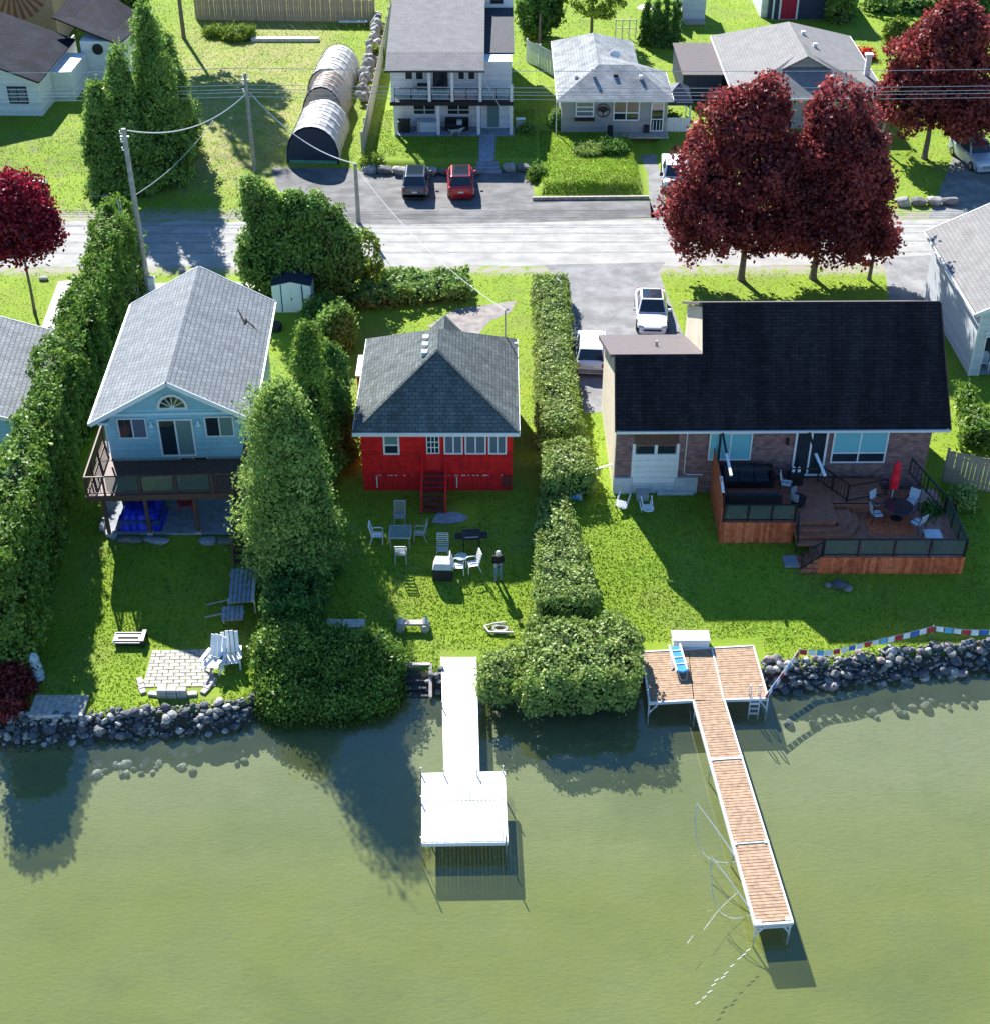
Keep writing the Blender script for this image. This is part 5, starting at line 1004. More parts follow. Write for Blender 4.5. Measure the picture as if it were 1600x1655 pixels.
# background cedars
for (px, py, top, r, lab) in ((270, 290, 14, 1.9, 'tallest conifer of the clump right of the upper left house'), (222, 306, 82, 1.65, 'middle conifer of the clump right of the upper left house'), (180, 310, 140, 1.4, 'shortest conifer at the left of the clump by the upper left house'), (288, 250, 60, 1.6, 'conifer at the back right of the clump by the dry field')):
    b = T(px, py); cone_tree(lab, b, hat(b, top), r, 'shrub', 17000, .3, pw=.6)
for i, (px, py, top, r) in enumerate(((1042, 72, 2, .55), (1058, 75, 0, .6), (1073, 75, 0, .55), (1089, 74, 0, .6))):
    b = T(px, py); cone_tree(('first', 'second', 'third', 'fourth')[i] + ' from the left of four dark columnar cedars beside the grey shed', b, hat(b, top), r, 'cedar', 2600, .25, pw=.6, group='columnar cedars by the grey shed')
# purple maples
def maple(label, base, blobs, n, m='maple', size=.3, tr=.22, tz=3.0, limbs=6, cx=0):
    t = thing('purple_maple', label, 'tree', base, group=None); blob_crown(t, blobs, n, size, m, name='crown', corem='coreb', amp=.17, corek=.44, flat=.4, clump=(.33, .28, .75, 80))
    MB().tube([(0, 0, -.2), (0, 0, .3), (.03, 0, 1.5), (0, .05, tz)], [tr * 1.5, tr, tr * .85, tr * .7], 8).build('trunk', M['bark'], t)
    lb_ = MB(); top = max(b[2] + b[5] for b in blobs)
    for k in range(limbs):
        b = blobs[k % len(blobs)]; lb_.tube([(0, .05, tz - .5), (b[0] * .4, b[1] * .4, tz + (b[2] - tz) * .5), (b[0] * .9, b[1] * .9, b[2])], [tr * .5, tr * .35, .04], 5)
    lb_.tube([(0, .05, tz - .1), (cx * .5, .2, top * .8)], [tr * .6, .05], 6).build('limb', M['bark'], t); return t
maple('large purple leaved maple, left one of the pair before the taupe bungalow', T(1197, 452), [(-.6, 1.2, 9.2, 2.7, 2.5, 2.5), (.4, 1.2, 10.6, 1.6, 1.8, 2.1), (-2.2, .9, 7.0, 2.4, 2.4, 2.2), (-3.4, .4, 4.6, 1.8, 1.8, 1.5), (.6, .2, 6.6, 2.7, 2.5, 2.3), (-1.9, -.2, 4.4, 2.4, 2.2, 1.7), (.6, -.1, 3.9, 2.4, 2.1, 1.5), (-3.2, .2, 2.9, 1.3, 1.3, .9), (1.4, .8, 7.2, 1.6, 1.8, 1.8)], 46000, tz=3.4)
maple('large purple leaved maple, right one of the pair, above the brown roof', T(1313, 450), [(.5, 1.2, 9.8, 1.7, 1.9, 2.2), (1.4, 1.2, 8.2, 2.0, 2.3, 2.2), (-.3, 1.0, 7.4, 1.8, 2.1, 2.0), (-1.3, .2, 5.0, 2.1, 2.2, 2.1), (1.4, .3, 5.6, 2.2, 2.3, 2.2), (.0, -.2, 3.5, 2.5, 2.2, 1.4), (1.8, .1, 3.4, 1.3, 1.4, 1.1), (1.9, 1.0, 6.4, 1.4, 1.6, 1.5), (-1.6, 0, 3.0, 1.2, 1.2, 1.0)], 44000, tz=3.2)
maple('slender purple maple at the driveway edge right of the pair', T(1404, 452), [(-.7, .4, 4.4, 1.4, 1.4, 1.9), (-.8, .5, 6.6, 1.2, 1.3, 1.8), (.4, .2, 2.6, 1.2, 1.1, .8), (-1.0, .2, 2.3, .8, .8, .7)], 16000, tr=.13, tz=2.0)
maple('far purple maple with reddish top beside the parked minivan', T(1493, 256), [(0.2, 1.5, 6.5, 3.2, 3, 2.8), (2.2, 1, 5.2, 3.0, 2.8, 2.5), (-1.6, .8, 4.6, 2.4, 2.4, 2.2), (1.2, 1.0, 9.0, 2.2, 2.2, 2.2), (2.5, 0, 3.6, 2.6, 2.4, 1.3)], 42000, size=.34)
maple('small crimson maple with slim leaning trunk at the left edge', T(57, 505), [(-.6, .8, 6.1, 2.1, 1.9, 2.0), (.6, .9, 5.2, 1.6, 1.5, 1.5), (-1.3, .6, 4.8, 1.6, 1.5, 1.3), (-.2, .8, 7.3, 1.6, 1.4, 1.3)], 28000, 'maple2', .26, .1, 4.2)
# trees along the top edge
def tree(label, base, blobs, n, m='shrub', size=.35, tr=.16, core=True, name='tree'):
    t = thing(name, label, 'tree', base); blob_crown(t, blobs, n, size, m, name='crown', core=core, amp=.14, corek=.6); MB().tube([(0, 0, -.2), (0, 0, blobs[0][2])], [tr, tr * .5], 6).build('trunk', M['bark'], t); return t
tree('tall tree at the top left whose bare trunk rises out of the picture', T(298, 62), [(0, 0, 11, 3.0, 3, 3.5), (.8, 0, 17, 2.6, 2.6, 4.5), (-2.5, 1, 13, 2.4, 2.4, 3), (3, 1, 12, 2.0, 2, 2.4)], 14000, 'shrub', .4, tr=.2)
tree('broad dark tree outside the left edge shading the lawn by the road', (-44.5, 110, .5), [(0, 0, 9, 4, 4, 4), (1, 0, 14, 4, 4, 3.5), (-4, 1, 11, 3.5, 3, 4)], 15000, 'cedar', .45)
tree('tall dark tree just outside the upper left edge shading the lawn', (-50, 125, .5), [(0, 0, 10, 4.2, 4, 4.5), (3.5, -2, 8, 3, 3, 3.5), (-2, 2, 14, 3, 3, 4)], 14000, 'cedar', .45)
tree('open light green tree behind the grey bungalow', T(955, 62), [(0, 0, 4.2, 2.4, 2, 2.2), (1.3, .3, 3.4, 1.4, 1.3, 1.2), (-.8, .2, 5.4, 1.8, 1.6, 1.6)], 5200, 'lime', .34, core=False)
tree('dark leafy tree behind the pale slatted fence', T(872, 70), [(0, 2, 2.6, 1.9, 1.6, 2.4)], 7000, 'cedar')
tree('round dark green bush tree right of the crimson door', T(1360, 40), [(0, 1, 1.4, 1.4, 1.2, 1.6), (0, 1, 2.8, 1.2, 1.2, 1.4)], 9000, 'shrub', .28)
tree('leafy bush in front of the far maple near the lawn shadows', T(1448, 72), [(0, .5, .9, 1.0, .9, 1.1)], 3500, 'lime', .28)
tree('dark tree at the far top right corner', T(1560, 40), [(0, 3, 3, 2.6, 2, 3)], 8000, 'cedar')
tree('dark broad evergreen at the upper left behind the dark roofs', T(190, 40), [(-2, 2, 2.4, 2.2, 1.4, 2.6), (1, 2.4, 2.0, 1.8, 1.4, 2.2)], 9000, 'cedar')
tree('dark tree at the very upper left corner', T(6, 60), [(0, 2, 3, 1.6, 1.6, 3.4)], 6000, 'cedar')
hedge('clipped hedge row at the very top right behind the lawn', Px((1395, 22), (1600, 30), (1600, 6), (1395, 4)), 1.6, m='shrub', z0=.5, dens=25, size=.4, amp=.3)
for i, (px, py, r, h_, m_, lab) in enumerate(((385, 62, 1.6, .8, 'lime', 'bright weedy clump in the dry field near the back fence'), (350, 58, 1.0, .6, 'lime', 'small weedy clump at the left end of the field bed'), (868, 290, .62, .75, 'cedarb', 'small round clipped ball shrub at the corner of the grass mound'), (1085, 205, .7, .8, 'lime', 'round light shrub at the right corner of the grey bungalow'), (902, 205, .55, 1.1, 'shrub', 'small upright shrub at the left corner of the grey bungalow'), (990, 245, .9, .4, 'cedar', 'low dark planting in the bed before the grey bungalow, right one'), (950, 247, 1.0, .35, 'hedge', 'low planting in the bed before the grey bungalow, left one'), (1400, 95, .55, .6, 'flower', 'bright red flowering bush behind the taupe roof'), (1378, 92, .45, .5, 'flower', 'smaller red flowering bush nearest the taupe roof'), (1062, 62, .9, 1.0, 'lime', 'pale leafed bush at the foot of the columnar cedars'), (1560, 700, .0, 0, 'lime', ''), (862, 60, .8, 1, 'lime', 'light bush at the top of the pale slatted fence'), (610, 95, .6, .8, 'lime', 'yellow green weeds at the foot of the boulder pile'), (20, 1115, .95, .9, 'rustb', 'rust red leafed shrub at the left shore beside the wooden platform'), (8, 1150, .7, .6, 'rustb', 'rust red leafed shrub lowest on the left shore'), (850, 213, .4, .4, 'shrub', 'small dark plant by the heat pump of the white house'), (1500, 840, .55, .5, 'cedar', 'dark low plants along the right side of the terrace'), (600, 262, .5, .3, 'lime', 'weeds by the bottom of the utility pole near the boulders'))):
    if r: bush(lab, T(px, py), [(0, 0, h_ * .5, r, r * .8, h_ * .6)], int(3200 * max(.6, r)), .2, m_, name='shrub', cat='shrub')
hedge('bright yellow green clipped hedge beside the right wall of the brick house', Px((1548, 725), (1618, 735), (1600, 690), (1560, 645), (1545, 640)), 1.2, m='cedarb', z0=0, dens=120, size=.22, amp=.18)
mound = thing('garden_edging', 'long pale timber edging below the bright grass mound', 'edging', T(860, 323)); q = T(1048, 321) - mound.location; MB().beam((0, 0, .1), (q.x, q.y, .1), .18, .24).build('timber', M['oldwood'], mound)

# ------------------------------------------------------------ poles and wires
def pole(label, base, h, r=.16, arms=True):
    t = thing('utility_pole', label, 'utility pole', base); MB().tube([(0, 0, -.3), (0, 0, h)], [r, r * .72], 10).build('post', M['pole'], t)
    if arms:
        for k in range(3): MB().tube([(-.14, 0, h - .3 - k * .5), (-.24, 0, h - .3 - k * .5), (-.24, 0, h - .12 - k * .5)], .04, 6).build('insulator', M['white'], t)
        B(-.25, .25, -.05, .05, h - .55, h - .45).build('bracket', M['steel'], t)
    return t
p1 = T(240, 468); h1 = hat(p1, 208); pole('tall grey utility pole beside the left hedge and the road', p1, h1, .2)
p2 = T(412, 275); h2 = hat(p2, 118); pole('utility pole standing in the dry field left of the shelters', p2, h2, .15)
p3 = T(580, 360); h3 = hat(p3, 264); pole('short grey utility pole by the parking area and the boulders', p3, h3, .16, False)
p4 = T(1423, 240); pole('white pole glimpsed between the right maples', p4, hat(p4, 150), .12, False)
B(.1, .5, -.25, .1, .0, .9).build('meter_box', M['garagewall'], None).location = p1
tag(bpy.data.objects['meter_box'], 'pale grey metal box at the foot of the tall left pole', 'meter box')
def cable(label, a, b, sag, r=.02, name='power_line', n=22):
    a = Vector(a); b = Vector(b); pts = [a.lerp(b, i / n) + Vector((0, 0, -sag * 4 * (i / n) * (1 - i / n))) for i in range(n + 1)]
    return tag(MB().tube(pts, r, 4).build(name, M['wire']), label, 'cable')
base = Vector((p2.x, p2.y, p2.z))
for i, (rw, rl) in enumerate(((110, 97), (137, 121), (144, 128), (149, 134), (156, 151))):
    z = base.z + hat(base, rw); cable(('topmost wire', 'second wire', 'third wire', 'fourth wire', 'lowest wire')[i] + ' of the power line left of the field pole', (base.x, base.y, z), (-75, base.y, z + (rw - rl) * .0 + .5), .6, .025)
    cable(('topmost wire', 'second wire', 'third wire', 'fourth wire', 'lowest wire')[i] + ' of the power line right of the field pole', (base.x, base.y, z), (65, base.y, z + .6), .5, .02)
q = p2 + Vector((0, 0, hat(p2, 150))); cable('thick sagging cable between the tall left pole and the field pole', p1 + Vector((.2, 0, h1 - .1)), q, 1.1, .04)
cable('thick pale cable sagging from the field pole down to the short pole', q + Vector((.2, 0, 0)), p3 + Vector((0, 0, h3)), .9, .045)
cable('thin wire running from the tall left pole up to the field pole', p1 + Vector((0, 0, h1 * .6)), p2 + Vector((-2.5, -.5, hat(p2, 190))), .5, .02)
cable('thin service wire from the short pole across the road to the cottage mast', p3 + Vector((0, 0, h3 - .2)), Vector((.55, 68.4, 5.6)), .9, .018)
cable('service wire running down to the heat pump side of the white house', Vector((-.9, 106.0, 5.2)), Vector((.9, 106.0, 1.9)), .05, .03)
gw = G(222, 480); tag(MB().tube([(0, 0, 0), (-.35, .3, h1 * .62)], .025, 4).tube([(.12, .1, 0), (-.2, .35, h1 * .6)], .025, 4).build('guy_wire', M['wire'], None, loc=(gw.x, gw.y, 0)), 'pair of pale guy wires beside the tall left pole', 'guy wire')

# ------------------------------------------------------------ vehicles
def car(label, loc, rz, paint, L=4.6, W=1.85, H=1.6, kind='suv', glassroof=False, plate=True):
    t = thing('parked_car', label, 'car', loc, rz)
    hw = W / 2; belt = .56 * H + .05; y0, y1 = -L / 2, L / 2
    if kind == 'sedan': st = [(-.5, .62, .50), (-.485, .84, .66), (-.44, .93, .76), (-.30, .97, .86), (-.17, .99, .93), (.0, 1, .96), (.25, 1, .99), (.38, .98, 1.02), (.46, .93, .98), (.49, .84, .85), (.5, .7, .6)]; g = (-.20, -.06, .22, .37)
    else: st = [(-.5, .66, .55), (-.485, .88, .75), (-.44, .95, .86), (-.30, .98, .95), (-.2, .99, 1.0), (.0, 1, 1.0), (.3, 1, 1.03), (.42, .98, 1.06), (.47, .95, 1.04), (.495, .9, .9), (.5, .8, .62)]; g = (-.22, -.10, .36, .46)
    b = MB(); vs = []; fs = []
    for (q, wf, zf) in st:
        y = q * L; x = hw * wf; z = belt * zf; vs += [(-x * .93, y, .2), (-x, y, .42), (-x, y, z - .16), (-x * .93, y, z - .02), (-x * .5, y, z + .025), (x * .5, y, z + .025), (x * .93, y, z - .02), (x, y, z - .16), (x, y, .42), (x * .93, y, .2)]
    n = 10
    for i in range(len(st) - 1):
        for k in range(n): fs.append((i * n + k, i * n + (k + 1) % n, (i + 1) * n + (k + 1) % n, (i + 1) * n + k))
    fs += [tuple(range(n))[::-1], tuple((len(st) - 1) * n + k for k in range(n))]
    b.add(vs, fs); body = b.build('body', M[paint], t, smooth=False)
    bev = body.modifiers.new('bevel', 'BEVEL'); bev.width = .03; bev.segments = 2; bev.limit_method = 'ANGLE'
    ya, yb_, yc, yd = [q * L for q in g]; bw, rw = hw * .91, hw * .72; zb, zr_ = belt - .02, H
    def quad(nm, m, p, o=None):
        c = sum((Vector(v) for v in p), Vector()) / 4; nn = (Vector(p[1]) - Vector(p[0])).cross(Vector(p[2]) - Vector(p[0])).normalized()
        cen = Vector((0, (ya + yd) / 2, (zb + zr_) / 2)); 
        if nn.dot(c - cen) < 0: nn = -nn
        pp = [c + (Vector(v) - c) * .90 + nn * .012 for v in p]; return MB().slab(pp, .02).build(nm, M[m], t) if abs(nn.z) > .02 else MB().add(pp, [(0, 1, 2, 3)]).build(nm, M[m], t)
    A = [(-bw, ya, zb), (bw, ya, zb), (rw, yb_, zr_ - .03), (-rw, yb_, zr_ - .03)]; D = [(bw, yd, zb), (-bw, yd, zb), (-rw, yc, zr_ - .03), (rw, yc, zr_ - .03)]
    cab = MB().add([A[0], A[1], D[0], D[1], A[3], A[2], D[3], D[2]], [(0, 1, 5, 4), (1, 2, 6, 5), (2, 3, 7, 6), (3, 0, 4, 7), (4, 5, 6, 7)]).build('cabin', M[paint], t)
    bev = cab.modifiers.new('bevel', 'BEVEL'); bev.width = .06; bev.segments = 2
    quad('windshield', 'gl_dark', A); quad('rear_window', 'gl_dark', D)
    ym = (yb_ + yc) / 2; ymb = (ya * .45 + yd * .55)
    for s in (-1, 1):
        quad('side_window', 'gl_dark', [(s * bw, ya + .1, zb), (s * bw, ymb - .02, zb), (s * rw, ym, zr_ - .05), (s * rw, yb_ + .05, zr_ - .05)])
        quad('side_window', 'gl_dark', [(s * bw, ymb + .02, zb), (s * bw, yd - .1, zb), (s * rw, yc - .05, zr_ - .05), (s * rw, ym + .04, zr_ - .05)])
        MB().add([(s * (hw + .0), ya + .25, belt - .05), (s * (hw + .2), ya + .2, belt - .02), (s * (hw + .2), ya + .28, belt + .12), (s * (hw), ya + .3, belt + .08), (s * (hw), ya + .38, belt - .05), (s * (hw + .18), ya + .33, belt - .02), (s * (hw + .18), ya + .33, belt + .12), (s * hw, ya + .4, belt + .08)], [(0, 1, 2, 3), (4, 5, 6, 7), (0, 1, 5, 4), (1, 2, 6, 5), (2, 3, 7, 6)]).build('wing_mirror', M[paint], t)
        MB().add([(s * hw * .5, y0 - .0 + .03, belt * .62), (s * hw * .9, y0 + .11, belt * .64), (s * hw * .93, y0 + .24, belt * .78), (s * hw * .55, y0 + .1, belt * .76)], [(0, 1, 2, 3)]).build('headlight', M['lampw'], t)
        MB().box(s * hw * .8 - .1, s * hw * .8 + .1, y1 - .09, y1 - .005, belt * .68, belt * .92).build('tail_light', M['lampr'], t)
        for q in (-.31, .30):
            wl = MB().tube([(s * (hw - .22), q * L, .33), (s * (hw + .012), q * L, .33)], .335, 18).build('wheel', M['tyre'], t)
            MB().tube([(s * (hw + .0), q * L, .33), (s * (hw + .025), q * L, .33)], .21, 12).build('rim', M['rim'], wl)
    if glassroof: MB().box(-rw * .85, rw * .85, yb_ + .12, yc - .1, H - .035, H - .008).build('roof_glass', M['gl_dark'], t)
    MB().box(-hw * .55, hw * .55, y0 + .0, y0 + .06, .38, belt * .58).build('grille', M['black'], t)
    for s in (-1, 1): MB().add([(s * hw * .95, y0 + .16, .3), (s * hw * .6, y0 + .01, .3), (s * hw * .6, y0 + .0, .44), (s * hw * .95, y0 + .14, .56)], [(0, 1, 2, 3)]).build('air_intake', M['black'], t)
    if plate: B(-.18, .18, y1 - .02, y1 + .012, .58, .7).build('licence_plate', M['white'], t)
    MB().box(-hw * .9, hw * .9, y1 - .06, y1 - .0, .25, .48).build('rear_bumper', M['black'], t)
    return t
def cloc(px, py, L, front=True): p = T(px, py); return (p.x, p.y + L / 2, p.z)
car('white sedan with dark glass roof parked facing the brick house', cloc(1057, 545, 4.85), R(-3), 'c_white', 4.85, 1.88, 1.45, 'sedan', True)
car('white hatchback on the driveway half hidden behind the brick house roof', (5.5, 73.2, 0), R(176), 'c_white', 4.3, 1.8, 1.5, 'suv')
car('grey suv parked below the boulders, left of the red car', cloc(671, 325, 4.5), math.pi, 'c_grey', 4.5, 1.85, 1.62, 'suv', True)
car('bright red suv parked below the boulders beside the grey one', cloc(744, 325, 4.5), math.pi + .03, 'c_red', 4.5, 1.88, 1.62, 'suv', True)
car('pale blue minivan parked at the far right behind the grey garage', cloc(1585, 282, 4.8), R(12), 'c_silver', 4.8, 1.95, 1.8, 'suv')
car('pale car half hidden behind the crimson maple on the left', (-32.6, 95.5, 0), R(180), 'c_white', 4.4, 1.8, 1.5, 'suv')
pk = thing('pickup_truck', 'white pickup truck mostly hidden by the left purple maple', 'pickup truck', tuple(T(1092, 318)), R(-4))
MB().box(-.95, .95, 0, 5.4, .4, 1.05).build('body', M['c_white'], pk).modifiers.new('b', 'BEVEL').width = .08
cb = MB().hexa([(-.92, .9, 1.05), (.92, .9, 1.05), (.92, 3.2, 1.05), (-.92, 3.2, 1.05), (-.75, 1.5, 1.75), (.75, 1.5, 1.75), (.75, 3.0, 1.75), (-.75, 3.0, 1.75)]).build('cabin', M['c_white'], pk)
MB().add([(-.8, .95, 1.1), (.8, .95, 1.1), (.68, 1.46, 1.7), (-.68, 1.46, 1.7)], [(0, 1, 2, 3)]).build('windshield', M['gl_dark'], pk).location = (0, -.02, .02)
for s in (-1, 1):
    MB().add([(s * .915, 1.2, 1.1), (s * .915, 3.0, 1.1), (s * .78, 2.9, 1.65), (s * .78, 1.6, 1.65)], [(0, 1, 2, 3)]).build('side_window', M['gl_dark'], pk).location = (s * .02, 0, 0)
    for q in (1.0, 4.3): MB().tube([(s * .75, q, .38), (s * .98, q, .38)], .38, 16).build('wheel', M['tyre'], pk)
    B(s * .7 - .18, s * .7 + .18, -.02, .02, .75, .92).build('headlight', M['lampw'], pk)
    B(s * 1.08 - .12, s * 1.08 + .12, 1.1, 1.2, 1.05, 1.3).build('wing_mirror', M['black'], pk)

# ------------------------------------------------------------ docks
DZ = -1.05
def plank(t, pts, m, th=.035, name='plank'): return MB().slab(pts, th).build(name, M[m], t)
wd_ = thing('white_dock', 'blown out white lakeside dock with square end platform', 'dock', (0, 0, 0))
a, b, c, d = G(715, 1062, DZ), G(768, 1062, DZ), G(773, 1252, DZ), G(720, 1252, DZ)
for i in range(8):
    f0, f1 = i / 8 + .004, (i + 1) / 8 - .004; plank(wd_, [a.lerp(b, f0), a.lerp(b, f1), d.lerp(c, f1), d.lerp(c, f0)], 'whiteplank')
e = MB().beam(a + Vector((-.03, 0, -.06)), d + Vector((-.03, 0, -.06)), .05, .16).beam(b + Vector((.03, 0, -.06)), c + Vector((.03, 0, -.06)), .05, .16)
A_, B_, C_, D_ = G(683, 1250, DZ), G(815, 1247, DZ), G(820, 1360, DZ), G(683, 1362, DZ)
Am, Bm = A_.lerp(D_, .42), B_.lerp(C_, .42)
for (p, q, r_, s_) in ((A_, B_, Bm, Am), (Am, Bm, C_, D_)):
    for i in range(21):
        f0, f1 = i / 21 + .003, (i + 1) / 21 - .003; zz = Vector((0, 0, .012 + random.uniform(-.003, .003))); g0 = .01
        plank(wd_, [p.lerp(q, f0).lerp(s_.lerp(r_, f0), g0) + zz, p.lerp(q, f1).lerp(s_.lerp(r_, f1), g0) + zz, p.lerp(q, f1).lerp(s_.lerp(r_, f1), 1 - g0) + zz, p.lerp(q, f0).lerp(s_.lerp(r_, f0), 1 - g0) + zz], random.choice(('whiteplank', 'whiteplank', 'whiteplank2')))
for p, q in ((A_, B_), (B_, C_), (C_, D_), (D_, A_)): e.beam(p + Vector((0, 0, -.1)), q + Vector((0, 0, -.1)), .06, .18)
e.build('frame', M['white'], wd_)
for p in (A_, B_, C_, D_, Am, d, c, a.lerp(d, .45)): 
    MB().tube([p + Vector((-.05, -.05, -1.3)), p + Vector((-.05, -.05, .38))], .028, 6).build('leg', M['steel'], wd_)
bd = thing('tan_dock', 'long narrow tan plank dock with white edges and wide shore platform', 'dock', (0, 0, 0))
def planks(t, p, q, r_, s_, wdt=.148, m='dock'):
    L = (s_ - p).length; n = round(L / wdt)
    for i in range(n):
        f0, f1 = (i + .09) / n, (i + .91) / n; zz = Vector((0, 0, random.uniform(-.004, .004))); plank(t, [p.lerp(s_, f0) + zz, q.lerp(r_, f0) + zz, q.lerp(r_, f1) + zz, p.lerp(s_, f1) + zz], m, .03)
W0, W1, W2, W3 = G(1122, 1132, DZ), G(1167, 1129, DZ), G(1278, 1490, DZ), G(1222, 1494, DZ)
cuts = [0, .30, .68, 1.0]
fr = MB()
for i in range(3):
    p, s_ = W0.lerp(W3, cuts[i] + .005), W0.lerp(W3, cuts[i + 1] - .008); q, r_ = W1.lerp(W2, cuts[i] + .005), W1.lerp(W2, cuts[i + 1] - .008)
    planks(bd, p, q, r_, s_)
    if i: fr.beam(p + Vector((0, .06, .0)), q + Vector((0, .06, .0)), .1 if i == 1 else .05, .08)
up = Vector((0, 0, .0))
fr.beam(W0 + Vector((-.05, 0, -.04)), W3 + Vector((-.05, 0, -.04)), .09, .16).beam(W1 + Vector((.05, 0, -.04)), W2 + Vector((.05, 0, -.04)), .07, .16).beam(W3 + Vector((-.08, -.02, -.03)), W2 + Vector((.08, -.02, -.03)), .09, .12).beam(W3 + Vector((-.05, 0, -.22)), W2 + Vector((.05, 0, -.22)), .06, .07)
Q0, Q1, Q2, Q3 = G(1037, 1054, DZ), G(1217, 1044, DZ), G(1241, 1129, DZ), G(1049, 1136, DZ); R0, R1 = Q0.lerp(Q1, .60), Q3.lerp(Q2, .60)
R0 = G(1150, 1048, DZ); R1 = G(1169, 1131, DZ); o5 = Vector((.04, 0, 0))
L0 = G(1112, 1050, DZ); L1 = G(1121, 1132, DZ)
planks(bd, Q0, L0 - o5 * .5, L1 - o5 * .5, Q3); planks(bd, L0 + o5 * .5, R0 - o5, R1 - o5, L1 + o5 * .5); planks(bd, R0 + o5, Q1, Q2, R1 + o5)
for p, q in ((Q0, Q1), (Q1, Q2), (Q2, R1), (L1, Q3), (Q3, Q0), (R0, R1)): fr.beam(p + Vector((0, 0, -.035)), q + Vector((0, 0, -.035)), .07, .14)
fr.build('frame', M['alum'], bd)
lg = [Q3, Q2, W3, W2, W0.lerp(W3, .30), W0.lerp(W3, .68), W1.lerp(W2, .3), W1.lerp(W2, .68), W0.lerp(W3, 0.02), Q1.lerp(Q2, .4)]
for p in lg: MB().tube([p + Vector((0, .03, -1.3)), p + Vector((0, .03, -.05))], .035, 6).build('leg', M['alum'], bd)
for p, s in ((Q3, 1), (Q2, -1), (W3, 1), (W2, -1)): MB().beam(p + Vector((0, .02, -.62)), p + Vector((s * .35, .02, -.12)), .05, .05).build('brace', M['alum'], bd)
for p in (W0.lerp(W3, .3), W1.lerp(W2, .3), W0.lerp(W3, .68), W1.lerp(W2, .68), W3 + Vector((.1, .12, 0)), W2 + Vector((-.1, .12, 0))): MB().box(p.x - .09, p.x + .09, p.y - .07, p.y + .07, DZ + .0, DZ + .05).build('corner_plate', M['white'], bd)
# ladder
ld = thing('swim_ladder', 'white swim ladder hooked on the right front edge of the platform', 'ladder', G(1219, 1131, DZ))
for s in (-.2, .2): MB().tube([(s, .35, .0), (s, .32, .55), (s, .1, .7), (s, -.06, .5), (s, -.12, -1.0)], .028, 6).build('rail', M['alum'], ld)
for z in (-.15, -.42, -.7): B(-.2, .2, -.16, -.06, z, z + .04).build('rung', M['alum'], ld)
# slide
sl_ = thing('water_slide', 'blue and white plastic slide lying on the dock platform', 'slide', G(1095, 1075, DZ), R(8))
B(-.2, .2, -.72, .78, .34, .37).build('chute', M['teal'], sl_); s_o = bpy.data.objects
chute = sl_.children[0]; chute.rotation_euler = (R(8), 0, 0)
for s in (-1, 1): MB().beam((s * .24, -.72, .28), (s * .24, .78, .5), .07, .12).beam((s * .26, .5, .45), (s * .34, -.3, .02), .05, .05).build('side_rail', M['plastic'], sl_)
for k in range(3): MB().beam((-.2, -.3 + k * .38, .335 + k * .055), (.2, -.3 + k * .38, .335 + k * .055), .03, .05).build('rib', M['plastic'], sl_)
MB().tube([(-.26, -.7, .32), (0, -.78, .3), (.26, -.7, .32)], .06, 8).build('lip', M['teal'], sl_)
MB().beam((-.22, -.75, .28), (-.1, -1.05, 0), .05, .05).beam((.22, -.75, .28), (.12, -1.05, 0), .05, .05).beam((-.1, -1.02, .04), (.12, -1.02, .04), .05, .04).build('foot_frame', M['oldwood'], sl_)
sb = thing('dock_box', 'low white storage box behind the tan dock platform', 'storage box', T(1116, 1048)); MB().box(-.8, .8, -.02, .65, 0, .42).build('body', M['plastic'], sb).modifiers.new('b', 'BEVEL').width = .03
MB().box(-.84, .84, -.06, .69, .42, .5).build('lid', M['plastic'], sb).modifiers.new('b', 'BEVEL').width = .03
# mooring whips
def whip(label, base, tip, foot, mid):
    t = thing('mooring_whip', label, 'mooring whip', base); b = Vector(base)
    MB().tube([Vector((0, 0, 0)), (Vector(tip) - b) * .5 + Vector((0, 0, .05)), Vector(tip) - b], [.03, .02, .012], 5).build('rod', M['alum'], t)
    n = 14; a_, c_ = Vector(tip) - b, Vector(foot) - b
    MB().tube([a_.lerp(c_, i / n) + Vector((mid[0], mid[1], mid[2])) * 4 * (i / n) * (1 - i / n) for i in range(n + 1)], .014, 4).build('line', M['wire'], t)
    MB().tube([a_, a_ + Vector((-.05, -.1, -1.0))], .012, 4).build('tail', M['wire'], t); return t
whip('upper bent white mooring whip reaching left from the tan dock', G(1188, 1385, DZ), G(1126, 1298, DZ + .9), G(1192, 1392, DZ), (-.5, -.1, -1.0))
whip('lower bent white mooring whip reaching left from the dock end', G(1212, 1470, DZ), G(1150, 1385, DZ + .9), G(1214, 1478, DZ), (-.4, -.2, -1.1))
fl = thing('float_rope', 'line of small white floats trailing on the water from the dock end', 'rope', (0, 0, 0))
for i, (px, py) in enumerate(((1209, 1536), (1202, 1543), (1195, 1549), (1183, 1561), (1173, 1573), (1168, 1580), (1158, 1584), (1153, 1592), (1147, 1603), (1138, 1612), (1128, 1621))):
    p = G(px, py, WATER); MB().tube([p + Vector((-.09, -.05, .0)), p + Vector((.07, .05, .01))], .014, 6).build('float', M['plastic'], fl)
tag(MB().tube([G(1192, 1442, WATER), G(1177, 1455, WATER), G(1172, 1460, WATER), G(1158, 1474, WATER), G(1148, 1488, WATER), G(1137, 1503, WATER)], .007, 4).build('drifting_rope', M['plastic']), 'short white rope adrift beside the lower mooring whip', 'rope')
tag(MB().tube([G(1110, 1525, WATER), G(1120, 1512, WATER)], .008, 4).build('drifting_rope', M['plastic']), 'tiny scrap of white rope floating left of the dock end', 'rope')
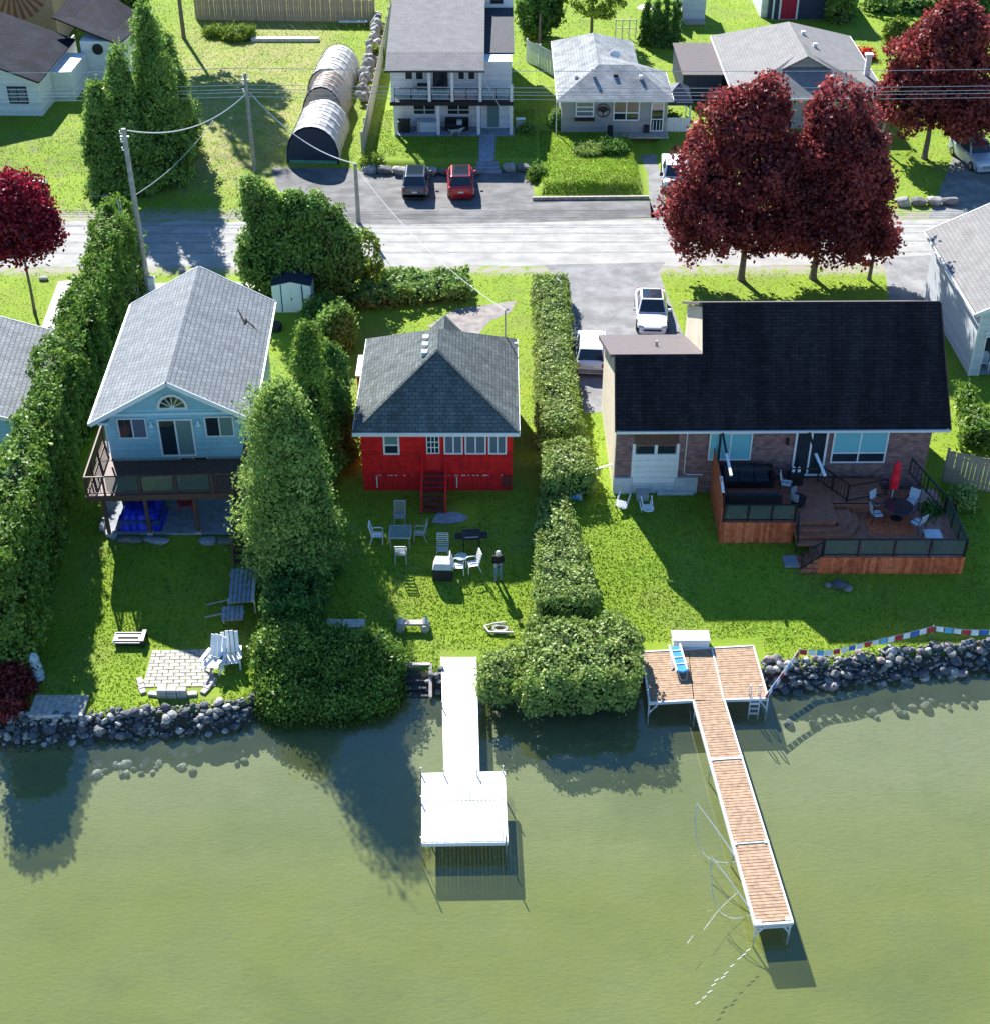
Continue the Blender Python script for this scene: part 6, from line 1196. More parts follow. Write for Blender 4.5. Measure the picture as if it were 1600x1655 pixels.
# prayer flags
def flags(label, pts, n, name='flag_string'):
    t = thing(name, label, 'flags', pts[0]); o = Vector(pts[0]); P_ = [Vector(p) - o for p in pts]
    MB().tube(P_, .015, 4).build('cord', M['wire'], t)
    L = [0]; 
    for i in range(len(P_) - 1): L.append(L[-1] + (P_[i + 1] - P_[i]).length)
    def at(s):
        for i in range(len(L) - 1):
            if s <= L[i + 1]: return P_[i].lerp(P_[i + 1], (s - L[i]) / (L[i + 1] - L[i]))
        return P_[-1]
    cols = ['flagr', 'flagw', 'flagt', 'flagw', 'flagr', 'flagw', 'flagb', 'flagw']
    for i in range(n):
        a_, b_ = at(L[-1] * (i + .08) / n), at(L[-1] * (i + .92) / n); sw = Vector((0, -.06, -.26 + random.uniform(-.03, .03)))
        MB().add([a_, b_, b_ + sw, a_ + sw * .95], [(0, 1, 2, 3)]).build('flag', M[cols[i % 8]], t)
    return t
f0 = T(1291, 1062); f0.z += .8
def fp_(px, py, z=.75):
    g = G(px, py, LAWN + z); return g
flags('string of red white and blue flags along the right shore above the boulders', [fp_(1291, 1050), fp_(1340, 1052, .6), fp_(1400, 1038, .55), fp_(1470, 1022, .6), fp_(1508, 1012), fp_(1560, 1018, .65), fp_(1640, 1018, .7)], 26)
flags('short flag string slanting from the shore post down to the tan dock', [fp_(1291, 1050), fp_(1262, 1090, .45), fp_(1236, 1125, .25)], 9)
for i, (px, z) in enumerate(((1291, .85), (1508, .85))): q = fp_(px, 1050 if i == 0 else 1012); tag(MB().tube([(0, 0, -1.0), (0, 0, .05)], .03, 6).build('flag_post', M['steel'], None, loc=q), ('thin post holding the flags beside the tan dock', 'thin post holding the flags at their highest bend on the right')[i], 'post')
for i, (x, y) in enumerate(((11.9, 50.6), (12.9, 50.6))): pass
# white dock side: boat ramp steps left of the dock
rp_ = thing('shore_steps', 'dark timber steps into the water left of the white dock', 'steps', T(677, 1075))
for k in range(4): B(-.55, .45, -.35 - k * .32, -.05 - k * .32, -.25 - k * .16, -.15 - k * .16).build('tread', M['tar'], rp_)
MB().beam((-.6, .0, .0), (.5, .0, .0), .16, .18).beam((.52, .05, .0), (.56, -1.5, -.55), .14, .2).build('kerb', M['oldwood'], rp_)

# ------------------------------------------------------------ cottage lawn furniture
def patio_chair(label, loc, rz, group='sling patio chairs on the cottage lawn', fr='grey_and_shaded', slat='grey_and_shaded', seat='seatmesh'):
    t = thing('patio_chair', label, 'chair', loc, rz, group)   # faces -y
    for i in range(6): MB().beam((-.23, .22 + i * .025 + .0, .5 + i * .1), (.23, .22 + i * .025, .5 + i * .1), .012, .055).build('back_slat', M[slat], t)
    for i in range(6): B(-.23, .23, -.22 + i * .075, -.22 + i * .075 + .06, .40, .415).build('seat_slat', M[slat], t)
    for s in (-.26, .26):
        MB().tube([(s, -.26, 0), (s, -.25, .4), (s, -.24, .60), (s, -.1, .64), (s, .2, .62), (s, .24, .55)], .026, 6).build('leg', M[fr], t)
        MB().tube([(s, .36, 0), (s, .22, .42), (s, .38, 1.06)], .026, 6).build('leg', M[fr], t)
    MB().tube([(-.26, .38, 1.06), (.26, .38, 1.06)], .025, 6).build('top_rail', M[fr], t)
    return t
pc = [(647, 845, 0, 'patio chair at the cottage side of the square glass table', 'grey_and_shaded', 'grey_and_shaded'), (611, 875, 90, 'white patio chair in sunlight left of the glass table', 'plastic', 'plastic'), (679, 872, -90, 'patio chair to the right of the glass table', 'grey_and_shaded', 'grey_and_shaded'), (649, 905, 180, 'patio chair at the lake side of the glass table', 'grey_and_shaded', 'grey_and_shaded'),  # one white set; those standing in shade are coloured grey for it
      (716, 898, 0, 'patio chair with pale green seat behind the covered barbecue', 'grey_and_shaded', 'seatmesh'), (741, 925, 90, 'low white chair touching the covered barbecue', 'plastic', 'plastic'), (764, 922, -75, 'white patio chair facing the round side table', 'plastic', 'plastic')]
for (px, py, rz, lab, a, b) in pc: patio_chair(lab, T(px, py), R(rz), fr=a, slat=b)
tb_ = thing('patio_table', 'square glass topped patio table with grey frame on the cottage lawn', 'table', T(648, 880)); 
MB().slab([(-.5, -.45, .72), (.5, -.45, .72), (.5, .55, .72), (-.5, .55, .72)], .02).build('glass_top', M['gl_railb'], tb_)
MB().box(-.53, .53, -.48, -.44, .69, .735).box(-.53, .53, .54, .58, .69, .735).box(-.53, -.49, -.44, .54, .69, .735).box(.49, .53, -.44, .54, .69, .735).build('rim', M['grey_and_shaded'], tb_)
for x in (-.45, .45):
    for y in (-.4, .5): MB().tube([(x, y, 0), (x, y, .7)], .025, 6).build('leg', M['grey_and_shaded'], tb_)
st_ = thing('side_table', 'small round pale side table beside the white patio chair', 'table', T(746, 912)); MB().lathe((0, 0, .45), [(.3, 0), (.31, .02), (.28, .035)], 18).build('top', M['seatmesh'], st_)
for k in range(3): MB().tube([(.1 * math.cos(k * 2.1), .1 * math.sin(k * 2.1), .45), (.24 * math.cos(k * 2.1), .24 * math.sin(k * 2.1), 0)], .018, 5).build('leg', M['grey_and_shaded'], st_)
clutter_grill('barbecue under a black cover with pale grey top on the cottage lawn', T(716, 932), R(-2), True, 'paleconc', w_=.46, h=1.02)
clutter_grill('dark lidded barbecue on thin legs standing in the shade of the cottage', T(762, 888), R(4), w_=.6)
bl = thing('log_bench', 'weathered log bench with round stone ends on the cottage lawn', 'bench', T(668, 1018)); MB().beam((-.6, .1, .34), (.6, .1, .34), .32, .1).build('seat', M['oldwood'], bl)
for s in (-.55, .55): MB().tube([(s, -.2, .16), (s, .3, .16)], [.2, .22], 9).build('log', M['oldwood'], bl); MB().tube([(s, .0, .3), (s, .25, .48)], .14, 8).build('end_log', M['palewood'], bl)
pb = thing('plank_bench', 'pale plank bench at the left edge of the cottage lawn', 'bench', T(560, 1018))
for k in range(3): B(-.85, .85, -.22 + k * .19, -.05 + k * .19, .3, .36).build('plank', M['palewood'], pb)
for s in (-.6, .6): B(s - .08, s + .08, -.15, .25, 0, .3).build('leg', M['oldwood'], pb)
rw_ = thing('timber_edging', 'short weathered timber above the big shore bush', 'timber', T(600, 1030)); MB().beam((-.6, 0, .05), (.7, 0, .05), .16, .16).build('beam', M['oldwood'], rw_)
fpit = thing('fire_ring', 'stone ring with a bent pale pipe at the lake end of the cottage lawn', 'fire ring', T(808, 1018))
for k in range(10): a = k * .628; MB().beam((.32 * math.cos(a), .2 * math.sin(a), .06), (.32 * math.cos(a + .55), .2 * math.sin(a + .55), .06), .12, .14).build('stone', M['st_pale'], fpit)
MB().tube([(-.7, .15, .1), (-.2, .3, .15), (.25, .3, .2)], .04, 6).tube([(-.7, .15, .1), (-.5, -.25, .08), (.6, -.3, .1)], .06, 6).build('pipe', M['palewood'], fpit)
# ------------------------------------------------------------ person
def skinned(name, verts, edges, m, parent, sub=2, root=0):
    me = bpy.data.meshes.new(name); me.from_pydata([v[:3] for v in verts], edges, []); me.materials.append(M[m]); o = bpy.data.objects.new(name, me); C.objects.link(o); o.parent = parent
    md = o.modifiers.new('skin', 'SKIN'); md.use_smooth_shade = True
    if not me.skin_vertices: return o
    for i, v in enumerate(verts):
        r = v[3]; me.skin_vertices[0].data[i].radius = r if isinstance(r, tuple) else (r, r)
    me.skin_vertices[0].data[root].use_root = True
    s = o.modifiers.new('sub', 'SUBSURF'); s.levels = sub; s.render_levels = sub; return o
pe = thing('person', 'person in a black top and blue jeans looking down at something in both hands', 'person', T(805, 938), R(6))
V_ = [(0, 0, .95, (.15, .10)), (0, .0, 1.15, (.135, .09)), (0, .02, 1.36, (.16, .10)), (0, -.01, 1.49, .055), (0, -.05, 1.55, .06), (0, -.10, 1.63, (.08, .095)), (0, -.11, 1.70, .06),
      (-.19, .02, 1.40, .055), (-.24, .04, 1.12, .043), (-.10, -.22, 1.12, .03), (-.06, -.27, 1.13, (.035, .018)), (.19, .02, 1.40, .055), (.24, .04, 1.12, .043), (.10, -.22, 1.12, .03), (.06, -.27, 1.13, (.035, .018)),
      (-.1, 0, .86, .085), (-.11, -.02, .50, .06), (-.11, .02, .10, .042), (-.12, -.12, .04, .035), (.1, 0, .86, .085), (.12, -.02, .50, .06), (.13, .02, .10, .042), (.14, -.12, .04, .035)]
E_ = [(0, 1), (1, 2), (2, 3), (3, 4), (4, 5), (5, 6), (2, 7), (7, 8), (8, 9), (9, 10), (2, 11), (11, 12), (12, 13), (13, 14), (0, 15), (15, 16), (16, 17), (17, 18), (0, 19), (19, 20), (20, 21), (21, 22)]
n0 = len(V_)
for s, wi in ((-1, 10), (1, 14)):
    for k in range(4):
        bx_, by_ = s * .06 - s * .01 + (k - 1.5) * .0, -.28
        V_ += [(s * .055, -.30 - k * .004, 1.155 - k * .018, .009), (s * .03, -.33, 1.15 - k * .018, .008), (s * .008, -.325, 1.145 - k * .018, .007)]; i = len(V_) - 3; E_ += [(wi, i), (i, i + 1), (i + 1, i + 2)]
    V_ += [(s * .045, -.27, 1.17, .010), (s * .02, -.29, 1.185, .009)]; i = len(V_) - 2; E_ += [(wi, i), (i, i + 1)]
skinned('body', V_, E_, 'skin', pe)
J = [(0, 0, .93, (.17, .125)), (0, 0, 1.15, (.165, .12)), (0, .02, 1.36, (.19, .13)), (0, 0, 1.46, (.09, .08)), (-.2, .02, 1.40, .075), (-.255, .04, 1.12, .065), (-.14, -.17, 1.12, .05), (.2, .02, 1.40, .075), (.255, .04, 1.12, .065), (.14, -.17, 1.12, .05)]
skinned('jacket', J, [(0, 1), (1, 2), (2, 3), (2, 4), (4, 5), (5, 6), (2, 7), (7, 8), (8, 9)], 'jacket', pe)
skinned('jeans', [(0, 0, .97, (.165, .12)), (-.1, 0, .84, .105), (-.115, -.02, .50, .078), (-.115, .02, .10, .062), (.1, 0, .84, .105), (.125, -.02, .50, .078), (.13, .02, .10, .062)], [(0, 1), (1, 2), (2, 3), (0, 4), (4, 5), (5, 6)], 'jeans', pe)
for s in (-1, 1): skinned('shoe', [(s * .125, .04, .05, (.045, .05)), (s * .13, -.06, .05, (.05, .045)), (s * .135, -.17, .035, (.04, .03))], [(0, 1), (1, 2)], 'black', pe)
MB().lathe((0, -.075, 1.665), [(.112, -.03), (.115, .02), (.10, .07), (.06, .105), (.01, .118)], 14).build('hair', M['hair'], pe, smooth=True)
MB().box(-.012, .012, -.215, -.19, 1.60, 1.64).build('nose', M['skin'], pe); MB().box(-.045, -.02, -.195, -.185, 1.645, 1.655).box(.02, .045, -.195, -.185, 1.645, 1.655).build('eyes', M['black'], pe); MB().box(-.025, .025, -.19, -.18, 1.565, 1.575).build('mouth', M['darkred'], pe)
for s in (-1, 1): B(s * .105 - .012, s * .105 + .012, -.1, -.06, 1.59, 1.65).build('ear', M['skin'], pe)
tag(MB().box(-.07, .07, -.03, .03, 0, .03).tube([(-.06, .03, .02), (-.06, .08, .05)], .008, 5).build('handheld_controller', M['black'], None, loc=tuple(pe.location + Vector((.03, -.33, 1.1)))), 'small dark device held in both hands by the person', 'controller')
dog = thing('dog', 'pale shaggy dog standing on the grass before the white house porch', 'dog', T(737, 221), R(90))
skinned('body', [(0, .0, .46, (.12, .13)), (0, -.28, .48, (.13, .15)), (0, .28, .47, (.11, .12)), (0, -.46, .60, .085), (0, -.58, .70, (.075, .075)), (0, -.70, .67, (.045, .04)), (0, .42, .5, .035), (0, .58, .60, .03),
                 (-.09, -.3, .30, .05), (-.09, -.29, .14, .032), (-.09, -.31, .02, .035), (.09, -.3, .30, .05), (.09, -.29, .14, .032), (.09, -.31, .02, .035),
                 (-.09, .28, .32, .065), (-.09, .24, .26, .045), (-.09, .35, .17, .03), (-.09, .31, .02, .035), (.09, .28, .32, .065), (.09, .24, .26, .045), (.09, .35, .17, .03), (.09, .31, .02, .035)],
        [(0, 1), (0, 2), (1, 3), (3, 4), (4, 5), (2, 6), (6, 7), (1, 8), (8, 9), (9, 10), (1, 11), (11, 12), (12, 13), (2, 14), (14, 15), (15, 16), (16, 17), (2, 18), (18, 19), (19, 20), (20, 21)], 'fur', dog)
for s in (-1, 1): MB().add([(s * .05, -.55, .77), (s * .09, -.52, .76), (s * .10, -.56, .64)], [(0, 1, 2)]).build('ear', M['st_grey'], dog)
# ------------------------------------------------------------ right lawn things
def plastic_chair(label, loc, rz, m='plastic', group=None, tip=None):
    t = thing('plastic_chair', label, 'chair', loc, rz, group); 
    if tip: t.rotation_euler = tip
    B(-.24, .24, -.24, .2, .42, .45).build('seat', M[m], t)
    bk = MB()
    for k in range(6): a0_, a1_ = R(200 - k * 0), 0; x = -.2 + k * .08; bk.beam((x, .2 + .04 * math.cos(x * 6), .45), (x * .95, .3 + .04 * math.cos(x * 6), .86), .05, .02, (0, 1, 0))
    bk.tube([(-.24, .2, .45), (-.24, .26, .8), (-.15, .32, .9), (.15, .32, .9), (.24, .26, .8), (.24, .2, .45)], .025, 6).build('backrest', M[m], t)
    for s in (-1, 1):
        MB().tube([(s * .27, -.22, .62), (s * .29, .05, .65), (s * .25, .24, .64)], .028, 6).build('armrest', M[m], t)
        MB().beam((s * .27, -.24, 0), (s * .26, -.22, .62), .055, .05).build('leg', M[m], t); MB().beam((s * .26, .28, 0), (s * .24, .2, .45), .055, .05).build('leg', M[m], t)
    return t
c1 = T(1008, 812); c1.z += .45; plastic_chair('white plastic chair tipped over in the sun, left of the pair by the brick house', c1, 0, tip=(R(118), R(12), R(-12)))
c2 = T(1042, 818); c2.z += .45; plastic_chair('white plastic chair tipped over, right of the pair by the brick house', c2, 0, tip=(R(115), 0, R(6)))
plastic_chair('white plastic chair just inside the left of the garage opening', (27.75, 72.0, .03), R(-8)); plastic_chair('white plastic chair further right inside the garage opening', (29.0, 72.4, .03), R(-25))
rcx = thing('red_stool', 'red plastic stool between the white chairs in the garage', 'stool', (28.4, 72.0, .03)); B(-.2, .2, -.2, .2, .42, .46).build('seat', M['reddk'], rcx)
for x in (-.17, .17):
    for y in (-.17, .17): B(x - .025, x + .025, y - .025, y + .025, 0, .42).build('leg', M['reddk'], rcx)
sail = thing('folded_sail', 'pale blue triangular item lying in the hedge gap', 'folded tarpaulin', T(925, 800)); MB().slab([(-.45, .3, .35), (.35, .42, .45), (.45, -.55, .05)], .05).build('cloth', M['alum'], sail); MB().slab([(-.45, .3, .32), (.45, -.55, .02), (-.1, -.3, .0)], .05).build('fold', M['flagt'], sail)
tag(MB().tube([(0, 0, .8), (1.9, .45, 1.2)], .04, 6).build('clothes_pole', M['alum'], None, loc=T(945, 785)), 'pale pole slanting between the hedge gap and the brick house corner', 'pole')
rk = thing('dark_rock', 'dark lump of rock lying alone on the shaded right lawn', 'rock', T(1355, 948)); inst(rockmesh(7, 1.0, .8, .5, 'st_dark'), 'stone', rk, (0, 0, .15)); inst(rockmesh(9, .5, .5, .35, 'st_grey'), 'stone', rk, (.35, -.25, .1)); inst(rockmesh(12, .4, .4, .25, 'st_grey'), 'stone', rk, (-.5, .05, .08))
# terrace round table set
tt = thing('round_table', 'round dark glass table under the closed red parasol on the lower terrace', 'table', (19.35, 56.8, .45)); MB().lathe((0, 0, .7), [(.72, 0), (.74, .02), (.7, .04)], 24).build('top', M['gl_dark'], tt); MB().tube([(0, 0, 0), (0, 0, .7)], .06, 8).lathe((0, 0, 0), [(.3, 0), (.25, .05)], 14).build('base', M['black'], tt)
um = thing('closed_parasol', 'closed bright red parasol standing beside the round terrace table', 'parasol', (19.3, 57.9, .45)); MB().tube([(0, 0, 0), (0, 0, 2.6)], .03, 6).build('pole', M['alum'], um); MB().lathe((0, 0, 0), [(.22, 1.05), (.2, 1.3), (.24, 1.6), (.15, 1.9), (.2, 2.2), (.16, 2.4), (.03, 2.62)], 10).build('canopy', M['umb'], um)
def sling(label, loc, rz):
    t = thing('terrace_chair', label, 'chair', loc, rz, 'pale sling chairs round the terrace table'); B(-.25, .25, -.25, .22, .42, .45).build('seat', M['garagewall'], t); MB().beam((0, .24, .46), (0, .36, 1.0), .5, .03, (0, 1, 0)).build('backrest', M['garagewall'], t)
    for s in (-1, 1): MB().tube([(s * .27, -.25, 0), (s * .27, -.23, .64), (s * .27, .25, .64)], .02, 5).build('leg', M['black'], t); MB().tube([(s * .27, .35, 0), (s * .27, .24, .45), (s * .27, .38, 1.02)], .02, 5).build('leg', M['black'], t)
sling('pale sling chair at the back left of the round terrace table', (18.5, 57.5, .45), R(40)); sling('pale sling chair to the right of the red parasol', (20.2, 57.6, .45), R(-35)); sling('pale sling chair at the left of the round terrace table', (18.3, 56.6, .45), R(100)); sling('pale sling chair at the front right of the round terrace table', (20.1, 55.9, .45), R(215))
sling('pale sling chair by the brick wall next to the terrace sofa', (14.2, 58.4, 1.0), R(75))
gt = thing('grill_cart', 'dark small table with white jars by the terrace wall', 'table', (14.75, 59.0, 1.0)); B(-.35, .35, -.2, .2, .0, .7).build('body', M['black'], gt); MB().lathe((-.15, 0, .7), [(.08, 0), (.08, .25), (.03, .3)], 8).lathe((.12, 0, .7), [(.08, 0), (.08, .22), (.03, .27)], 8).build('jars', M['plastic'], gt)
tag(MB().box(-1.1, 1.1, -.7, .6, 0, .018).build('outdoor_rug', M['redwood'], None, loc=(18.9, 56.2, .452)), 'worn rusty brown rug on the lower terrace below the round table', 'rug')
fr_ = thing('steel_fire_table', 'small metal table at the right of the lower terrace', 'table', (20.6, 55.0, .45)); B(-.4, .4, -.35, .35, .35, .42).build('top', M['steel'], fr_)
for x in (-.36, .36):
    for y in (-.3, .3): B(x - .02, x + .02, y - .02, y + .02, 0, .35).build('leg', M['black'], fr_)
# ------------------------------------------------------------ blue house lawn things
pv_ = thing('paver_patio', 'cream paver patio by the shore below the blue house', 'patio', (0, 0, 0))
a, b, c, d = T(247, 1052), T(338, 1050), T(352, 1110), T(231, 1112)
for v in (a, b, c, d): v.z = LAWN + .03
rows_ = 11
for i in range(rows_):
    p, q = a.lerp(d, i / rows_), b.lerp(c, i / rows_); p2_, q2_ = a.lerp(d, (i + .86) / rows_), b.lerp(c, (i + .86) / rows_); nc = 6; off = (i % 2) * .5
    k = -off
    while k < nc:
        f0, f1 = max(0, k / nc), min(1, (k + .91) / nc)
        if f1 > f0 + .03: zz = Vector((0, 0, random.uniform(0, .015))); MB().slab([p.lerp(q, f0) + zz, p.lerp(q, f1) + zz, p2_.lerp(q2_, f1) + zz, p2_.lerp(q2_, f0) + zz], .05).build('paver', M['pave'], pv_)
        k += 1 if k >= 0 else 1
fw_ = thing('curved_block_wall', 'low curved pale block wall at the shore edge of the paver patio', 'low wall', T(283, 1112))
bme = B(-.2, .2, -.13, .13, 0, .15).mesh('block', M['pave'])
for row in range(4):
    n = 9 - row * 2
    for k in range(n):
        u = (k - (n - 1) / 2); inst(bme, 'block', fw_, (u * .42 + (row % 2) * .0, -.55 + .035 * u * u, row * .155 - .35), (0, 0, .07 * u * 1.0))
    if row == 3:
        for k in range(3): inst(bme, 'block', fw_, ((k - 1) * .42, -.5, .27))
for s in (-1, 1):
    for k in range(3): inst(bme, 'block', fw_, (s * (1.35 + k * .1), -.2 + k * .28, -.05 + k * .02), (0, 0, s * 1.1))
def adirondack(label, loc, rz):
    t_scale = 1.22
    t = thing('folding_chair', label, 'chair', loc, rz, 'pale slatted wooden chairs by the paver patio'); t.scale = (t_scale,) * 3
    for k in range(4): MB().beam((-.24 + k * .16, .1, .42), (-.24 + k * .16, .38 + .0, 1.25 - abs(k - 1.5) * .05), .13, .03, (0, 1, 0)).build('back_slat', M['plastic'], t)
    for k in range(4): MB().beam((-.24 + k * .16, .1, .38), (-.24 + k * .16, -.5, .42), .13, .03).build('seat_slat', M['plastic'], t)
    for s in (-1, 1):
        MB().beam((s * .33, -.5, .62), (s * .33, .2, .62), .12, .03).build('armrest', M['plastic'], t); MB().beam((s * .3, -.45, .62), (s * .3, .25, 0), .05, .06).build('leg', M['plastic'], t); MB().beam((s * .3, .1, .62), (s * .3, -.4, 0), .05, .06).build('leg', M['plastic'], t)
adirondack('white slatted wooden chair nearest the paver patio corner', T(352, 1078), R(-20)); adirondack('white slatted wooden chair half against the shore bush', T(376, 1072), R(8))
stp = thing('terrace_bleachers', 'grey slatted timber steps running down beside the shore bush', 'bench', T(393, 985), R(5))
for k in range(6): MB().beam((-.45 + k * .2, 1.9, .9), (-.45 + k * .2, -.6, .9), .16, .05).build('slat', M['slate' if k < 5 else 'palewood'], stp)
for k in range(5): MB().beam((-.75 + k * .2, -.5, .62), (-.75 + k * .2, -1.35, .5), .16, .05).build('slat', M['slate'], stp)
MB().beam((-.55, 1.6, 0), (-.55, 1.6, .9), .08, .08).beam((-.55, -.3, 0), (-.55, -.3, .9), .08, .08).beam((.6, 1.6, 0), (.6, 1.6, .9), .08, .08).beam((.6, -.3, 0), (.6, -.3, .9), .08, .08).beam((-.5, 1.2, .84), (.6, 1.2, .84), .06, .06).beam((-.5, 0, .84), (.6, 0, .84), .06, .06).beam((-.8, -.9, .55), (.2, -.9, .55), .06, .06).beam((-.8, -.9, 0), (-.8, -.9, .5), .07, .07).build('frame', M['oldwood'], stp)
for k in range(2): MB().beam((-1.7, .4 - k * .9, .06), (-.6, .4 - k * .9, .3), .06, .05).build('strut', M['oldwood'], stp)
gp = thing('fire_pit', 'dark rectangular metal fire pit with pale rim on the blue house lawn', 'fire pit', T(211, 1038)); MB().box(-.62, .62, -.25, .25, .0, .3).build('tray', M['black'], gp)
MB().box(-.7, .6, .25, .31, .28, .34).box(-.7, .7, -.34, -.29, .2, .26).box(-.5, .4, -.04, .03, .33, .36).box(-.68, -.62, -.3, .3, .26, .32).build('rim', M['palewood'], gp); MB().box(.55, .72, -.4, .38, .05, .42).build('end_plate', M['black'], gp)
sta = thing('garden_statue', 'pale mottled upright garden ornament on the left lawn corner', 'ornament', T(63, 1096)); MB().lathe((0, 0, 0), [(.28, 0), (.24, .15), (.3, .3), (.2, .5), (.27, .7), (.19, .9), (.24, 1.1), (.15, 1.35), (.05, 1.45)], 9).build('figure', mat('mottled_stone', (.38, .48, .50), .7, var=.5, vs=8, bump=.8, bs=8), sta)
ur = thing('garden_bin', 'dark blue rounded bin lying beside the garden ornament', 'bin', T(42, 1065)); MB().tube([(-.3, .3, .3), (.0, .1, .28), (.3, -.15, .22)], [.16, .3, .2], 10).build('body', M['blueplastic'], ur)
wp = thing('shore_platform', 'weathered wooden platform on the boulders at the left shore', 'platform', T(96, 1148))
for k in range(9): B(-1.15 + k * .255, -1.15 + k * .255 + .24, -.45, .75, .12, .18).build('plank', M['oldwood'], wp)
MB().box(-1.17, 1.15, -.5, -.45, .0, .18).box(-1.1, -1.0, -.4, .7, 0, .12).box(1.0, 1.1, -.4, .7, 0, .12).build('frame', M['palewood'], wp)
seat_ = thing('field_bench', 'small dark bench under the conifers near the road', 'bench', T(165, 325)); B(-.7, .7, -.2, .2, .4, .46).build('seat', M['oldwood'], seat_); B(-.6, -.5, -.15, .15, 0, .4).build('leg', M['darkwood'], seat_); B(.5, .6, -.15, .15, 0, .4).build('leg', M['darkwood'], seat_)
rb = thing('raised_bed', 'low pale plank raised bed in the dry field', 'raised bed', T(462, 66)); 
for k in range(2): B(-3.0 + k * 3.0, -.02 + k * 3.0, -.3, .3, 0, .3).build('plank', M['palewood'], rb)
bb_ = thing('white_bench', 'pale low bench by the back fence', 'bench', T(572, 42)); B(-1.3, 1.3, -.2, .2, .35, .45).build('seat', M['garagewall'], bb_); B(-1.2, -1.1, -.15, .15, 0, .35).build('leg', M['darkwood'], bb_); B(1.1, 1.2, -.15, .15, 0, .35).build('leg', M['darkwood'], bb_)
wb = thing('flat_stone', 'pale flat stone in the grass by the crimson maple', 'rock', T(72, 452)); inst(rockmesh(3, .8, .5, .3, 'st_pale'), 'stone', wb, (0, 0, .1))
tk = thing('dark_planter', 'round dark planter on the grass beside the blue house', 'planter', T(446, 534)); MB().lathe((0, 0, 0), [(.35, 0), (.42, .4), (.38, .45), (.2, .4)], 12).build('pot', M['charcoal'], tk)
bird = thing('bird', 'dark bird with spread wings gliding above the grey roof of the blue house', 'bird', G(397, 520, 12))
MB().tube([(-.0, .14, 0), (0, .0, 0), (.0, -.12, 0)], [.01, .045, .012], 6).build('body', M['feather'], bird); MB().slab([(-.03, .05, .02), (-.2, .42, .06), (-.22, .45, .05), (-.05, -.02, .02)], .01).build('wing', M['feather'], bird); MB().slab([(.03, .03, .02), (.05, -.04, .02), (.28, -.4, .03), (.22, -.28, .05)], .01).build('wing', M['feather'], bird)
bird.scale = (2.2, 2.2, 2.2)
dd = T(800, 60)
for i, (px, py, lab) in enumerate(((1045, 24, 'pale round stone table in the garden behind the grey bungalow'),)):
    t = thing('garden_table', lab, 'table', T(px, py)); MB().lathe((0, 0, .6), [(.9, 0), (.95, .06), (.9, .1)], 14).build('top', M['palewood'], t); B(-.2, .2, -.2, .2, 0, .6).build('leg', M['oldwood'], t)
tr_ = thing('trellis_frame', 'tangled pale timber frame behind the grey bungalow roof', 'trellis', T(1010, 62))
for k in range(4): MB().beam((-.9 + k * .6, 0, 0), (-.9 + k * .6, 0, 1.7), .09, .09).build('post', M['palewood'], tr_)
MB().beam((-1, 0, 1.6), (1, 0, 1.6), .07, .07).beam((-1, .0, .9), (1, .0, .9), .06, .06).build('rail', M['palewood'], tr_)
# ------------------------------------------------------------ rocks along the shores
def rocks(label, group, n, pxr, row, spread, zf, mats_, smin, smax, seed, name='shore_rock', cat='rock', marks=((9e9, ''),), tiers=True):
    r = random.Random(seed); ms_ = [[rockmesh(seed * 10 + k, 1, .85, .7, m=mm_, sub=2, name='shore_rock') for k in range(3)] for mm_ in mats_]
    for i in range(n):
        px = r.uniform(*pxr); g = T(px, 1100); sy = shore(g.x); off = r.uniform(*spread); y = sy - off; s = r.uniform(smin, smax) * (1.3 if r.random() < .12 else 1)
        me = r.choice(r.choice(ms_)); o = inst(me, name, None, (g.x, y, hgt(g.x, y) + s * zf), (r.uniform(-.4, .4), r.uniform(-.4, .4), r.uniform(0, 6.3)), (s, s, s))
        colr = {'grey_stone': 'grey', 'pale_stone': 'pale', 'dark_stone': 'dark', 'pink_stone': 'pinkish', 'wet_stone': 'greenish'}[me.materials[0].name]; mid = (smin + smax) / 2
        sz_ = 'large' if s > mid * 1.15 else 'small' if s < mid * .85 else 'middling'; ln = next((l for a_, l in marks if px < a_), marks[-1][1]); tier = '' if spread[0] > 1 or not tiers else ('up the bank, ' if off < .3 else 'mid bank, ' if off < .7 else 'at the waterline, ')
        tag(o, f'{sz_} {colr} {label} {tier}{ln}', cat, group)
    return
mL = ((50, 'left of the wooden platform'), (145, 'under the wooden platform'), (225, 'between platform and paver patio'), (290, 'below the left of the curved wall'), (345, 'below the right of the curved wall'), (9e9, 'beside the big shore bush'))
mR = ((1262, 'beside the tan dock ladder'), (1300, 'under the slanting flag string'), (1350, 'just right of the first flag post'), (1420, 'below the middle of the flag string'), (1500, 'left of the second flag post'), (1560, 'right of the second flag post'), (9e9, 'near the right edge of the picture'))
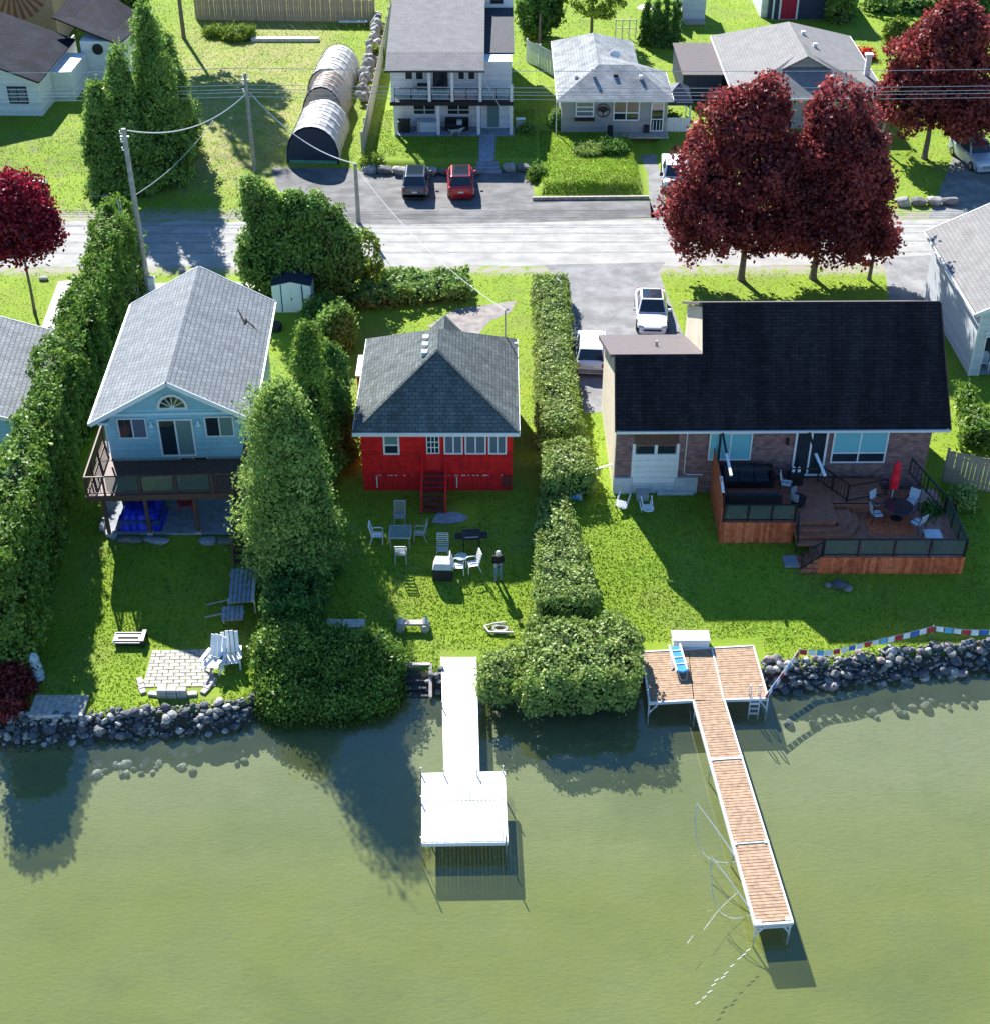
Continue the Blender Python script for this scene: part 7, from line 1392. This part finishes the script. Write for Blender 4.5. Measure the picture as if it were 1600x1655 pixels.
rocks('boulder', 'boulders along the left shore', 135, (0, 415), 0, (-.1, 1.0), .3, ('st_grey', 'st_dark', 'st_dark', 'st_pale'), .26, .5, 3, marks=mL)
rocks('boulder', 'boulders along the right shore', 150, (1232, 1620), 0, (-.3, 1.05), .3, ('st_grey', 'st_dark', 'st_pink', 'st_dark', 'st_pale'), .26, .54, 4, marks=mR)
rocks('sunken stone in the water', 'underwater stones off the left shore', 40, (140, 420), 0, (1.3, 2.6), .15, ('st_pale', 'st_wet'), .25, .5, 5, 'sunken_stone', 'stone', mL)
rocks('sunken stone in the water', 'underwater stones off the right shore', 45, (1250, 1620), 0, (1.3, 2.6), .15, ('st_wet', 'st_wet', 'st_grey'), .25, .55, 6, 'sunken_stone', 'stone', mR)
rocks('stone low beside the white dock,', 'stones at the foot of the white dock', 12, (692, 716), 0, (.0, .9), .3, ('st_grey', 'st_dark'), .2, .35, 8, tiers=False, marks=((9e9, 'beside the timber steps'),))

def rubble(label, n, pxr, spread, seed):
    r = random.Random(seed); b = MB(); tm = [rockmesh(900 + k, 1, .8, .6, sub=1) for k in range(4)]
    data = [([v.co.copy() for v in m_.vertices], [tuple(p.vertices) for p in m_.polygons]) for m_ in tm]
    for i in range(n):
        g = T(r.uniform(*pxr), 1100); off = r.uniform(*spread); y = shore(g.x) - off; s_ = r.uniform(.09, .24); c = Vector((g.x, y, hgt(g.x, y) + s_ * .2)); mt_ = Matrix.Rotation(r.uniform(0, 6.28), 3, 'Z') @ Matrix.Rotation(r.uniform(-.6, .6), 3, 'X')
        vs_, fs_ = data[i % 4]; b.mi = r.choice((0, 0, 1, 1, 2)); b.add([c + (mt_ @ v) * s_ for v in vs_], fs_)
    tag(b.build('shore_rubble', [M['st_grey'], M['st_dark'], M['st_pale']]), label, 'rubble', kind='stuff')
rubble('small broken stones filling the gaps between the boulders on the left shore', 900, (-10, 418), (-.15, 1.15), 21)
rubble('small broken stones filling the gaps between the boulders on the right shore', 1000, (1228, 1640), (-.35, 1.2), 22)
